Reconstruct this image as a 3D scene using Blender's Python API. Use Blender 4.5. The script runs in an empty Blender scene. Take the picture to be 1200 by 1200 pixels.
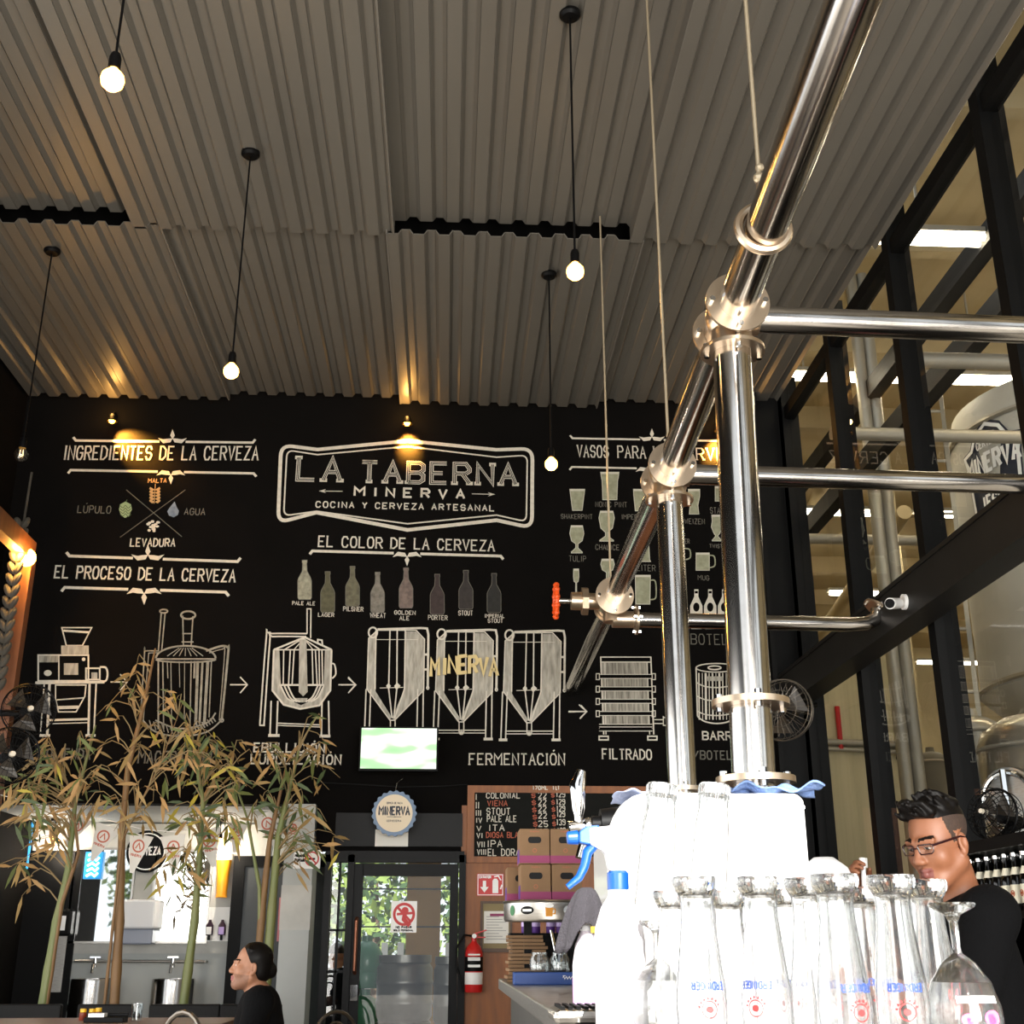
import bpy, bmesh, math, random
import numpy as np
from mathutils import Vector, Matrix
random.seed(7)
S = bpy.context.scene
COL = S.collection
R = math.radians
PI = math.pi
# ------------------------------------------------------------------ camera, sky, sun, exposure
CAM = Vector((0, 0, 1.30)); PITCH = 20.0; YAW = 3.0; F = 1400.0
cd = bpy.data.cameras.new('camera'); cam = bpy.data.objects.new('camera', cd); COL.objects.link(cam)
cam.location = CAM; cam.rotation_euler = (R(90 + PITCH), 0, R(-YAW))
cd.sensor_width = 36; cd.lens = 36 * F / 1200; cd.clip_start = 0.02; cd.clip_end = 300
S.camera = cam
S.view_settings.view_transform = 'Standard'; S.view_settings.look = 'None'
S.view_settings.exposure = 0.25; S.view_settings.gamma = 1; S.view_settings.use_curve_mapping = False
S.cycles.max_bounces = 14; S.cycles.transmission_bounces = 14; S.cycles.transparent_max_bounces = 24
S.cycles.glossy_bounces = 6; S.cycles.diffuse_bounces = 4
S.cycles.sample_clamp_indirect = 4; S.cycles.caustics_reflective = False; S.cycles.caustics_refractive = True
W = bpy.data.worlds.new('sky'); S.world = W; W.use_nodes = True
wn = W.node_tree.nodes; bg = wn['Background']
bg.inputs[0].default_value = (0.86, 0.93, 1.0, 1); bg.inputs[1].default_value = 1.3
sd = bpy.data.lights.new('sun', 'SUN'); sun = bpy.data.objects.new('sun', sd); COL.objects.link(sun)
sd.energy = 9.0; sd.angle = R(0.53); sd.color = (1, .97, .92)
sun.rotation_euler = (R(55), 0, R(1)); sun.location = (0, -20, 20)     # shines in through the open front, 35 degrees high
def daylight(name, loc, sx, sy, energy, rot):      # daylight through the openings of the room
    ad = bpy.data.lights.new(name, 'AREA'); o = bpy.data.objects.new(name, ad); COL.objects.link(o)
    ad.shape = 'RECTANGLE'; ad.size = sx; ad.size_y = sy; ad.energy = energy; ad.color = (1, .96, .9); o.location = loc; o.rotation_euler = rot
daylight('open_front_daylight', (-3.0, -2.2, 1.7), 2.0, 3.2, 170, (R(104), 0, 0))
daylight('open_front_daylight', (1.75, -2.2, 1.6), 2.6, 3.0, 640, (R(104), 0, 0))
daylight('open_side_daylight', (-4.02, 4.6, 1.7), 6.0, 3.0, 150, (R(100), 0, R(-90)))

# ------------------------------------------------------------------ helpers
_rx = Matrix.Rotation(R(-YAW), 3, 'Z') @ Matrix.Rotation(R(90 + PITCH), 3, 'X')
def ray(x, y): return _rx @ Vector(((x - 600) / F, -(y - 600) / F, -1))
def PY(x, y, Y): d = ray(x, y); return CAM + d * (Y / d.y)
def PX(x, y, X): d = ray(x, y); return CAM + d * (X / d.x)
def PZ(x, y, Z): d = ray(x, y); return CAM + d * ((Z - CAM.z) / d.z)
def lin(c):
    if isinstance(c, str):
        c = c.lstrip('#'); c = [int(c[i:i + 2], 16) / 255 for i in (0, 2, 4)]
        c = [v / 12.92 if v <= .04045 else ((v + .055) / 1.055) ** 2.4 for v in c]
    return (c[0], c[1], c[2], 1)
def mat(name, col, rough=.5, metal=0, emit=0, ecol=None, var=None, bump=None, coat=0, stretch=None, spec=None):
    """principled; var=(second colour, scale, contrast) mixes a noise; bump=(scale, strength)"""
    m = bpy.data.materials.new(name); m.use_nodes = True
    nt = m.node_tree; b = nt.nodes['Principled BSDF']
    b.inputs['Base Color'].default_value = lin(col); b.inputs['Roughness'].default_value = rough
    b.inputs['Metallic'].default_value = metal
    if isinstance(col, str) and metal < .3 and max(lin(col)[:3]) < .022:      # deep blacks: matt, low sheen
        b.inputs['Base Color'].default_value = tuple(.55 * v for v in lin(col)[:3]) + (1,); spec = .12 if spec is None else spec * .5
        if var: var = (tuple(.55 * v for v in lin(var[0])[:3]), var[1], var[2])
    if spec is not None: b.inputs['Specular IOR Level'].default_value = spec
    if coat: b.inputs['Coat Weight'].default_value = coat; b.inputs['Coat Roughness'].default_value = .08
    if emit:
        b.inputs['Emission Color'].default_value = lin(ecol or col); b.inputs['Emission Strength'].default_value = emit
    if var or bump:
        tc = nt.nodes.new('ShaderNodeTexCoord'); mp = nt.nodes.new('ShaderNodeMapping')
        nt.links.new(tc.outputs['Object'], mp.inputs[0])
        if stretch: mp.inputs['Scale'].default_value = stretch
    if var:
        n = nt.nodes.new('ShaderNodeTexNoise'); n.inputs['Scale'].default_value = var[1]; n.inputs['Detail'].default_value = 5
        nt.links.new(mp.outputs[0], n.inputs['Vector'])
        r = nt.nodes.new('ShaderNodeValToRGB'); k = var[2] / 2
        r.color_ramp.elements[0].position = .5 - k; r.color_ramp.elements[1].position = .5 + k
        r.color_ramp.elements[0].color = b.inputs['Base Color'].default_value; r.color_ramp.elements[1].color = lin(var[0])
        nt.links.new(n.outputs[0], r.inputs[0]); nt.links.new(r.outputs[0], b.inputs['Base Color'])
    if bump:
        n2 = nt.nodes.new('ShaderNodeTexNoise'); n2.inputs['Scale'].default_value = bump[0]; n2.inputs['Detail'].default_value = 4
        nt.links.new(mp.outputs[0], n2.inputs['Vector'])
        bp = nt.nodes.new('ShaderNodeBump'); bp.inputs['Strength'].default_value = bump[1]; bp.inputs['Distance'].default_value = .01
        nt.links.new(n2.outputs[0], bp.inputs['Height']); nt.links.new(bp.outputs[0], b.inputs['Normal'])
    return m
def thin_glass(name, tint=(1, 1, 1), base=.05, rough=0.0, top=.8):
    m = bpy.data.materials.new(name); m.use_nodes = True; nt = m.node_tree; nt.nodes.clear()
    o = nt.nodes.new('ShaderNodeOutputMaterial'); mx = nt.nodes.new('ShaderNodeMixShader')
    t = nt.nodes.new('ShaderNodeBsdfTransparent'); g = nt.nodes.new('ShaderNodeBsdfGlossy'); f = nt.nodes.new('ShaderNodeLayerWeight')
    p = nt.nodes.new('ShaderNodeMath'); p.operation = 'POWER'; p.inputs[1].default_value = 5
    q = nt.nodes.new('ShaderNodeMath'); q.operation = 'MULTIPLY_ADD'; q.inputs[1].default_value = top; q.inputs[2].default_value = base
    t.inputs[0].default_value = (*tint, 1); g.inputs['Roughness'].default_value = rough
    nt.links.new(f.outputs['Facing'], p.inputs[0]); nt.links.new(p.outputs[0], q.inputs[0]); nt.links.new(q.outputs[0], mx.inputs[0])
    nt.links.new(t.outputs[0], mx.inputs[1]); nt.links.new(g.outputs[0], mx.inputs[2]); nt.links.new(mx.outputs[0], o.inputs[0]); return m
def solid_glass(name, tint=(1, 1, 1), clear=.35):
    m = bpy.data.materials.new(name); m.use_nodes = True; nt = m.node_tree; nt.nodes.clear()
    o = nt.nodes.new('ShaderNodeOutputMaterial'); mx = nt.nodes.new('ShaderNodeMixShader')
    t = nt.nodes.new('ShaderNodeBsdfTransparent'); g = nt.nodes.new('ShaderNodeBsdfGlass')
    t.inputs[0].default_value = (*tint, 1); g.inputs['Color'].default_value = (*tint, 1); g.inputs['Roughness'].default_value = 0.02
    g.inputs['IOR'].default_value = 1.5; mx.inputs[0].default_value = clear
    nt.links.new(g.outputs[0], mx.inputs[1]); nt.links.new(t.outputs[0], mx.inputs[2]); nt.links.new(mx.outputs[0], o.inputs[0]); return m

class M:
    """collects shapes in world (minus off) coordinates, builds ONE mesh object"""
    def __init__(s, off=(0, 0, 0)): s.v = []; s.f = []; s.m = []; s.o = Vector(off); s.k = 0
    def add(s, vs, fs):
        n = len(s.v); o = s.o
        s.v += [Vector(v) - o for v in vs]; s.f += [[i + n for i in f] for f in fs]; s.m += [s.k] * len(fs); return s
    def bx(s, x0, x1, y0, y1, z0, z1, T=None):
        vs = [Vector((x, y, z)) for z in (z0, z1) for y in (y0, y1) for x in (x0, x1)]
        if T: vs = [T @ v for v in vs]
        return s.add(vs, [(0, 2, 3, 1), (4, 5, 7, 6), (0, 1, 5, 4), (2, 6, 7, 3), (0, 4, 6, 2), (1, 3, 7, 5)])
    def box(s, c, d, rz=0, rx=0, ry=0):
        T = Matrix.Translation(c) @ Matrix.Rotation(rz, 4, 'Z') @ Matrix.Rotation(ry, 4, 'Y') @ Matrix.Rotation(rx, 4, 'X')
        return s.bx(-d[0] / 2, d[0] / 2, -d[1] / 2, d[1] / 2, -d[2] / 2, d[2] / 2, T)
    def bar(s, a, b, w, h, up=(0, 0, 1)):
        a = Vector(a); b = Vector(b); t = (b - a).normalized(); u = Vector(up)
        if abs(t.dot(u)) > .98: u = Vector((0, 1, 0))
        r = t.cross(u).normalized() * w / 2; q = r.cross(t).normalized() * h / 2
        vs = [p + i * r + j * q for p in (a, b) for i, j in ((-1, -1), (1, -1), (1, 1), (-1, 1))]
        return s.add(vs, [(0, 1, 2, 3), (7, 6, 5, 4), (0, 4, 5, 1), (1, 5, 6, 2), (2, 6, 7, 3), (3, 7, 4, 0)])
    def tube(s, pts, r, n=8, closed=False, caps=True):
        pts = [Vector(p) for p in pts]; N = len(pts); rr = r if isinstance(r, (list, tuple)) else [r] * N
        def tan(i):
            a = pts[(i - 1) % N] if closed else pts[max(0, i - 1)]; b = pts[(i + 1) % N] if closed else pts[min(N - 1, i + 1)]
            return (b - a).normalized()
        t = tan(0); u = t.orthogonal().normalized(); vs = []
        for i in range(N):
            t = tan(i); u = (u - t * u.dot(t))
            if u.length < 1e-6: u = t.orthogonal()
            u.normalize(); w = t.cross(u)
            vs += [pts[i] + rr[i] * (math.cos(2 * PI * k / n) * u + math.sin(2 * PI * k / n) * w) for k in range(n)]
        fs = []
        for i in range(N if closed else N - 1):
            a = i * n; b = ((i + 1) % N) * n
            fs += [(a + k, a + (k + 1) % n, b + (k + 1) % n, b + k) for k in range(n)]
        if caps and not closed: fs += [tuple(range(n - 1, -1, -1)), tuple((N - 1) * n + k for k in range(n))]
        return s.add(vs, fs)
    def cyl(s, a, b, r0, r1=None, n=24, caps=True): return s.tube([a, b], [r0, r0 if r1 is None else r1], n, caps=caps)
    def lathe(s, prof, c=(0, 0, 0), n=32, T=None):
        c = Vector(c); vs = []; fs = []
        for r, z in prof:
            for k in range(n):
                v = Vector((r * math.cos(2 * PI * k / n), r * math.sin(2 * PI * k / n), z))
                vs.append((T @ v if T else v) + c)
        for i in range(len(prof) - 1):
            fs += [(i * n + k, i * n + (k + 1) % n, (i + 1) * n + (k + 1) % n, (i + 1) * n + k) for k in range(n)]
        if prof[0][0] > 1e-4: fs.append(tuple(range(n - 1, -1, -1)))
        if prof[-1][0] > 1e-4: fs.append(tuple((len(prof) - 1) * n + k for k in range(n)))
        return s.add(vs, fs)
    def ring(s, c, Rr, r, axis=(0, 0, 1), n=32, m=8, arc=(0, 2 * PI)):
        t = Vector(axis).normalized(); u = t.orthogonal().normalized(); w = t.cross(u); c = Vector(c)
        full = abs(arc[1] - arc[0] - 2 * PI) < 1e-4
        k = n if full else n + 1
        pts = [c + Rr * (math.cos(arc[0] + (arc[1] - arc[0]) * i / n) * u + math.sin(arc[0] + (arc[1] - arc[0]) * i / n) * w) for i in range(k)]
        return s.tube(pts, r, m, closed=full)
    def ball(s, c, r, n=16, m=10, T=None):
        r = r if isinstance(r, (tuple, list)) else (r, r, r); c = Vector(c); vs = []; fs = []
        for i in range(m + 1):
            a = PI * i / m
            for k in range(n):
                v = Vector((r[0] * math.sin(a) * math.cos(2 * PI * k / n), r[1] * math.sin(a) * math.sin(2 * PI * k / n), -r[2] * math.cos(a)))
                vs.append((T @ v if T else v) + c)
        for i in range(m): fs += [(i * n + k, i * n + (k + 1) % n, (i + 1) * n + (k + 1) % n, (i + 1) * n + k) for k in range(n)]
        return s.add(vs, fs)
    def poly(s, pts): return s.add(pts, [tuple(range(len(pts)))])
    def ext(s, pts, vec):
        n = len(pts); vec = Vector(vec); vs = [Vector(p) for p in pts] + [Vector(p) + vec for p in pts]
        return s.add(vs, [tuple(range(n - 1, -1, -1)), tuple(range(n, 2 * n))] + [(i, (i + 1) % n, n + (i + 1) % n, n + i) for i in range(n)])
    def ribbon(s, pts, w, nrm):
        pts = [Vector(p) for p in pts]; N = len(pts); nrm = Vector(nrm); vs = []
        closed = N > 2 and (pts[0] - pts[-1]).length < 1e-6
        for i in range(N):
            a = pts[i - 1] if i else (pts[-2] if closed else pts[0]); b = pts[i + 1] if i < N - 1 else (pts[1] if closed else pts[-1])
            t1 = (pts[i] - a); t2 = (b - pts[i]); t1 = t1.normalized() if t1.length > 1e-9 else t2.normalized(); t2 = t2.normalized() if t2.length > 1e-9 else t1
            t = (t1 + t2); t = t.normalized() if t.length > 1e-6 else t1
            sd_ = t.cross(nrm).normalized(); k = 1 / max(.55, t.dot(t1)); ww = w[i] if isinstance(w, (list, tuple)) else w
            vs += [pts[i] + sd_ * ww / 2 * k, pts[i] - sd_ * ww / 2 * k]
        return s.add(vs, [(2 * i, 2 * i + 1, 2 * i + 3, 2 * i + 2) for i in range(N - 1)])
    def build(s, name, m, parent=None, smooth=False, bevel=0, solid=0, label=None, kind=None, sub=0):
        me = bpy.data.meshes.new(name); me.from_pydata([tuple(v) for v in s.v], [], s.f); me.update()
        ms = m if isinstance(m, (list, tuple)) else [m]
        for q in ms: me.materials.append(q)
        if len(ms) > 1: me.polygons.foreach_set('material_index', s.m)
        bm = bmesh.new(); bm.from_mesh(me); bmesh.ops.recalc_face_normals(bm, faces=bm.faces); bm.to_mesh(me); bm.free()
        if smooth:
            me.polygons.foreach_set('use_smooth', [True] * len(me.polygons)); me.set_sharp_from_angle(angle=R(38))
        o = bpy.data.objects.new(name, me); COL.objects.link(o)
        if parent: o.parent = parent
        else: o.location = s.o
        if bevel: b = o.modifiers.new('b', 'BEVEL'); b.width = bevel; b.segments = 2; b.limit_method = 'ANGLE'
        if solid: b = o.modifiers.new('s', 'SOLIDIFY'); b.thickness = solid
        if sub: b = o.modifiers.new('u', 'SUBSURF'); b.levels = b.render_levels = sub
        if label: o['label'] = label
        if kind: o['kind'] = kind
        return o
def thing(name, label, cat, loc=(0, 0, 0), rz=0, group=None):
    o = bpy.data.objects.new(name, None); COL.objects.link(o); o.empty_display_size = .1
    o.location = loc; o.rotation_euler = (0, 0, rz); o['label'] = label; o['category'] = cat
    if group: o['group'] = group
    return o
def tag(o, label, cat, group=None):
    o['label'] = label; o['category'] = cat
    if group: o['group'] = group
    return o
def dup(root, loc, rz=None, label=None, rot=None):
    r = root.copy(); COL.objects.link(r); r.location = loc
    if rz is not None: r.rotation_euler = (0, 0, rz)
    if rot is not None: r.rotation_euler = rot
    if label: r['label'] = label
    for ch in list(root.children):
        c = ch.copy(); COL.objects.link(c); c.parent = r
        for g in list(ch.children):
            d = g.copy(); COL.objects.link(d); d.parent = c
    return r
ORD = ['first', 'second', 'third', 'fourth', 'fifth', 'sixth', 'seventh', 'eighth', 'ninth', 'tenth', 'eleventh', 'twelfth', 'thirteenth', 'fourteenth', 'fifteenth', 'sixteenth', 'seventeenth', 'eighteenth']

# hand lettered capitals: digit pairs are points on a 4 x 8 grid, strokes split by blanks
GL = {'A': '002840 1333', 'B': '00083847453404 3443413000', 'C': '4638180602103042', 'D': '00082846422000',
 'E': '48080040 0434', 'F': '480800 0434', 'G': '46381806021030424424', 'H': '0008 4048 0444', 'I': '2028', 'J': '38312010 1002', 'K': '0008 4804 0440',
 'L': '080040', 'M': '0008244840', 'N': '00084048', 'O': '100206183846423010', 'P': '000838464534 3404', 'Q': '100206183846423010 2240', 'R': '000838464534 3404 2440',
 'S': '463818060514344342301002', 'T': '0848 2820', 'U': '080210304248', 'V': '082048', 'W': '0810263048', 'X': '0048 0840', 'Y': '082448 2420', 'Z': '08480040',
 '0': '100206183846423010', '1': '1728 2820', '2': '071838463400 0040', '3': '07183846343442301001', '5': '4808042434423010 1001', '7': '084810', '9': '4434050718384642301001', '$': '463717061434433111 1102 2A29', '/': '0048', '-': '0444', '.': '2021',
 'Ó': '100206183846423010 2A3B', 'Í': '2028 2A3B', 'Ú': '080210304248 2A3B', '4': '38033343 3330', '6': '37281706020110303143342414 1403', '8': '141707183746341403011030434434'}
WD = {'I': 1.2, '1': 2.5, 'M': 5, 'W': 5, ' ': 2.6, '.': 1, '-': 3}
def _pts(code):
    out = []
    for st in code.split(' '):
        p = [(int(st[i]), int(st[i + 1], 16)) for i in range(0, len(st) - 1, 2)]
        if len(p) > 1: out.append(p)
    return out
def text(mb, s, O, Rv, U, w, serif=0, jit=0.0, gap=1.9, nrm=None, hole=None):
    """letters from baseline start O, along Rv (whole width), letter height U, stroke width w"""
    O = Vector(O); Rv = Vector(Rv); U = Vector(U); nrm = nrm or Rv.cross(U).normalized()
    tot = sum(WD.get(c, 4) for c in s) + gap * (len(s) - 1); x = 0; out = []
    for c in s:
        wd = WD.get(c, 4); dy = random.uniform(-jit, jit); sc = 1 + random.uniform(-jit, jit) * .6
        for st in _pts(GL.get(c, '')):
            sx = wd / 4 if c != 'I' and c != 'Í' and c != '1' and c != '.' else 1
            offx = -1.4 if c in 'IÍ' else (-.6 if c == '1' else (-1.5 if c == '.' else 0))
            q = [O + Rv * ((x + px * sx + offx) / tot) + U * (py / 8 * sc + dy) for px, py in st]
            mb.ribbon(q, w, nrm); out.append(q)
            if serif:
                for e, n_ in ((0, 1), (-1, -2)):
                    if st[e][1] in (0, 8) and abs(st[e][0] - st[n_][0]) <= 2 and abs(st[e][1] - st[n_][1]) > 2:
                        d = Rv * (serif / tot); mb.ribbon([q[e] - d, q[e] + d], w * .9, nrm)
        x += wd + gap
    return out
# ------------------------------------------------------------------ materials
m_wall = mat('black_wall_paint', '#131211', .9, var=('#191716', 3, .6), spec=.1)
m_black = mat('black_steel', '#0a0a0a', .55, var=('#101010', 6, .5), spec=.3)
m_beam = mat('black_beam_paint', '#1c1b1a', .5, var=('#262523', 4, .6), spec=.4)
m_conc = mat('floor_concrete', '#8d8880', .6, var=('#a09a90', 2, .8))
m_grey = mat('grey_wall_paint', '#adb1af', .7, var=('#b6b9b7', 4, .6))
m_lgrey = mat('pale_concrete', '#c9c8c2', .75, var=('#b3b3ae', 6, .5))
m_ceil = mat('galvanised_sheet', '#77736b', .42, .35, var=('#66625b', 1.3, .7), stretch=(1, .25, 1))
m_slab = mat('dark_roof_void', '#161514', .9)
m_wood = mat('varnished_wood', '#95561c', .5, var=('#743f10', 5, .5), stretch=(4, 4, .6))
m_glass = thin_glass('window_glass', (.95, .96, .95), .07)
m_steel = mat('polished_steel', '#cfcac4', .16, 1, var=('#b5afa8', 8, .6))
m_chrome = mat('chrome', '#e6e4e2', .07, 1)
m_brush = mat('brushed_steel', '#b9b6b1', .32, 1, var=('#a39f99', 20, .5), stretch=(1, 1, 8))
m_white = mat('white_paint', '#f2f1ee', .4)
m_red = mat('red_paint', '#c4201f', .35)
m_rubber = mat('black_plastic', '#0d0d0e', .45)
m_card = mat('brown_cardboard', '#8a6b4c', .8, var=('#7c5f42', 12, .6))
m_navy = mat('navy_paint', '#1b2233', .5)

YB = 10.5; XL = -4.05; XG = 3.1; ZC = 6.45
def structure(name, m, mb, parent=None, **k):
    o = mb.build(name, m, parent, **k); 
    if not parent: o['kind'] = 'structure'
    return o
structure('floor', m_conc, M().bx(-14, 22, -16, 34, -.2, 0))
wall_back = structure('wall_back', m_wall, M().bx(XL, XG, YB, YB + .18, 2.44, ZC).bx(-1.11, .12, YB, YB + .12, 2.06, 2.44))
structure('wall_left', m_wall, M().bx(XL - .2, XL, -2.2, 12.5, 3.3, ZC).bx(XL - .2, XL, 9.75, 12.5, 0, 3.3))
structure('sun_block_panel', m_wall, M().bx(1.22, XG + .1, -2.3, -2.2, 3.2, ZC))  # unseen panel, added to keep the sun off the barman
structure('wall_panel', m_wood, M().bx(.12, XG, YB, YB + .18, 0, 2.44))
ceiling = structure('ceiling', m_slab, M().bx(XL - .2, XG + .1, -2.2, YB + .2, ZC, ZC + .15))
# corrugated panels: two rows of four, hung at alternating heights
def corrugated(x0, x1, y0, y1, z):
    mb = M(); p = .19; prof = [(0, 0), (.085, 0), (.108, .036), (.165, .036)]; xs = []
    n = int(round((x1 - x0) / p)); p = (x1 - x0) / n
    for i in range(n): xs += [(x0 + i * p + a * p / .19, z + b) for a, b in prof]
    xs.append((x1, z))
    for (xa, za), (xb, zb) in zip(xs, xs[1:]): mb.add([(xa, y0, za), (xb, y0, zb), (xb, y1, zb), (xa, y1, za)], [(0, 1, 2, 3)])
    return mb.build('corrugated_panel', m_ceil, ceiling, solid=.006)
seam1 = [XL + .05, -2.33, -.47, 1.27, XG]; seam2 = [XL + .05, -2.14, -.52, 1.36, XG]
for i in range(4):
    corrugated(seam1[i], seam1[i + 1], 4.1, 7.52, 6.17 if i % 2 else 6.30)
    corrugated(seam2[i], seam2[i + 1], 7.50, 10.4, [6.17, 6.235, 6.175, 6.24][i])
    corrugated(seam2[i], seam2[i + 1], .4, 4.12, 6.25 if i % 2 else 6.18)
    corrugated(seam1[i], seam1[i + 1], -2.15, .41, 6.2)
m_flash = mat('dull_flashing', '#6a665f', .6, .2)
for x, y0, y1, z0, z1 in [(x, 4.1, 7.52, 6.165, 6.33) for x in seam1[1:4]] + [(x, 7.5, 10.4, 6.165, 6.27) for x in seam2[1:4]]:
    M().bx(x - .006, x + .006, y0, y1, z0, z1).build('edge_flashing', m_flash, ceiling)
# glass wall on the right: black mullions and panes in front of the brewery hall
win = bpy.data.objects.new('window_1', None); COL.objects.link(win); win['kind'] = 'structure'
ys = [10.25, 8.8, 7.36, 5.8, 4.3, 2.8, 1.3, -.2, -2.2]
for i, y in enumerate(ys):
    M().bx(XG, XG + .16, y - .055, y + .055, 0, ZC).build('mullion', m_black, win)
    if i: M().add([(XG + .06, y, 0), (XG + .06, ys[i - 1], 0), (XG + .06, ys[i - 1], ZC), (XG + .06, y, ZC)], [(0, 1, 2, 3)]).build('pane', m_glass, win)
M().bx(XG + .02, XG + .12, -2.2, 10.25, 6.0, 6.12).bx(XG + .02, XG + .12, -2.2, 10.25, .0, .9).build('transom', m_black, win)
b = M(); b.bx(2.86, 3.06, -2, 10.3, 3.24, 3.27).bx(2.86, 3.06, -2, 10.3, 3.50, 3.53).bx(2.93, 2.98, -2, 10.3, 3.27, 3.50)
b.bx(2.87, 2.94, -2, 10.3, 3.27, 3.50); structure('trim_1', m_beam, b)
b = M(); b.bx(2.82, 2.86, 10.18, 10.48, 0, ZC).bx(3.1, 3.14, 10.18, 10.48, 0, ZC).bx(2.86, 3.1, 10.3, 10.34, 0, ZC); structure('trim_2', m_black, b)
# washroom recess at the back left
structure('wall_recess_back', m_grey, M().bx(XL, -1.27, 12.35, 12.5, 0, 2.45))
structure('trim_3', m_lgrey, M().bx(XL, -1.75, 12.335, 12.349, 1.24, 2.44))
structure('ceiling_recess', m_grey, M().bx(XL, -1.27, YB + .18, 12.5, 2.46, 2.6))
structure('wall_recess_right', m_grey, M().bx(-1.36, -1.27, YB + .3, 12.35, 0, 2.45))
pil = structure('pillar', m_grey, M().bx(-1.36, -1.12, YB - .04, YB + .3, 0, 2.44))
M().bx(-1.365, -1.115, YB - .045, YB + .1, 1.43, 1.78).build('patch', m_lgrey, pil)

# ------------------------------------------------------------------ the brewery hall behind the glass
m_hall = mat('hall_cladding', '#d2c4a0', .8, var=('#bcae8b', 1.5, .6), stretch=(1, 1, .2))
m_hroof = mat('hall_roof_sheet', '#c6b48e', .7, var=('#ab9a76', 1.2, .6), stretch=(.3, 1, 1))
m_tube = mat('fluorescent_tube', '#fff4dd', .5, emit=26, ecol='#fff0d2')
m_tank = mat('tank_steel', '#c9c3b4', .28, .85, var=('#a8a294', 3, .6), stretch=(3, 3, .3))
m_silo = mat('silo_paint', '#bfbcb2', .6, var=('#a5a298', 2, .6))
m_galv = mat('galvanised_steel', '#a8a294', .5, .5)
structure('wall_hall_far', m_hall, M().bx(XG, 24, 31, 31.2, 0, 11))
structure('wall_hall_right', m_hall, M().bx(18, 18.2, -6, 31, 0, 11))
structure('wall_hall_left', m_hall, M().bx(XG - .2, XG, YB + .3, 31, 0, 11))
structure('ceiling_hall', m_hroof, M().bx(XG, 18, -6, 31, 8.9, 9.0))
for i in range(11): structure('trim_%d' % (4 + i), m_hroof, M().bx(XG, 18, 4 + 2.4 * i, 4.16 + 2.4 * i, 8.55, 8.9))
n = 0
for yy, zz in ((8.5, 6.9), (11.9, 7.3), (16.3, 7.3), (20.5, 7.3), (25.5, 7.2)):
    for k in range(3):
        x = 4.9 + k * 3.5
        if n == 1 and k == 1: continue
        t = thing('fluorescent_light', '%s hall strip light of row %s beyond the glass wall' % (ORD[k], ORD[n]), 'light', (x, yy, zz), group='strip lights in the brewery hall')
        M().bx(-1.6, 1.6, -.09, .09, .05, .1).bx(-1.0, -.98, -.01, .01, .1, 8.88 - zz).bx(.98, 1.0, -.01, .01, .1, 8.88 - zz).build('housing', m_galv, t)
        for s in (-.05, .05): M().cyl((-1.55, s, .02), (1.55, s, .02), .03, n=8).build('tube', m_tube, t)
    n += 1
def pipe_thing(name, label, cat, pts, r, m, n=12, **k):
    return tag(M(pts[0]).tube(pts, r, n).build(name, m, smooth=True), label, cat, **k)
# two black roof girders running beside the glass, their light bracing, uprights
for (xx, zz), wh in (((4.5, 6.95), 'upper'), ((4.25, 6.0), 'lower')):
    t = tag(M((xx, 4, zz)).bx(xx - .02, xx + .02, 3.9, 4.0, zz, 8.9).bx(xx - .02, xx + .02, 20, 20.1, zz, 8.9).bx(xx - .07, xx + .07, 2, 30, zz - .1, zz + .1).build('roof_girder', m_black), '%s black roof girder running behind the glass wall' % wh, 'girder')
for y, z in ((5.6, 5.35), (7.6, 5.3), (9.6, 5.6), (12.5, 5.6)):
    pipe_thing('hall_strut', 'pale steel strut crossing the hall %s' % {5.6: 'nearest the room', 7.6: 'behind the tall mullion', 9.6: 'under the girders', 12.5: 'farthest back'}[y], 'strut', [(3.35 if y < 12 else 3.1, y, z), (9 if y < 12 else 5.35, y, z)], .06, m_galv)
for i, x in enumerate((1027, 1041)):
    p = PY(x, 600, 11.5); pipe_thing('upright_pipe', 'pale upright pipe behind the glass, %s of two' % ('left' if i == 0 else 'right'), 'pipe', [(p.x, p.y, 0), (p.x, p.y, 8.4)], .065, m_galv)
for i, (a, c) in enumerate((((935, 640), (1010, 440)), ((950, 760), (1060, 600)), ((1090, 345), (1195, 190)))):
    pipe_thing('roof_brace', ['slanting roof brace at the black corner column', 'slanting roof brace behind two mullions', 'slanting roof brace high up near the ceiling edge'][i], 'brace', [PY(*a, 19), PY(*c, 13)], .09, m_hroof)
# leaning ladder
p0 = PY(1112, 700, 11); p1 = PY(1083, 440, 11.6); p0b = p0 + (p0 - p1) * 1.6
lad = thing('ladder', 'pale metal ladder leaning in the hall behind the glass', 'ladder', p0b)
for s in (-.16, .16): M(p0b).bar(p0b + Vector((s, 0, 0)), p1 + Vector((s, 0, 0)), .04, .07).build('rail', m_galv, lad)
for k in range(22):
    q = p0b.lerp(p1, (k + .5) / 22); M(p0b).cyl(q + Vector((-.16, 0, 0)), q + Vector((.16, 0, 0)), .018, n=8).build('rung', m_galv, lad)
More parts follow.
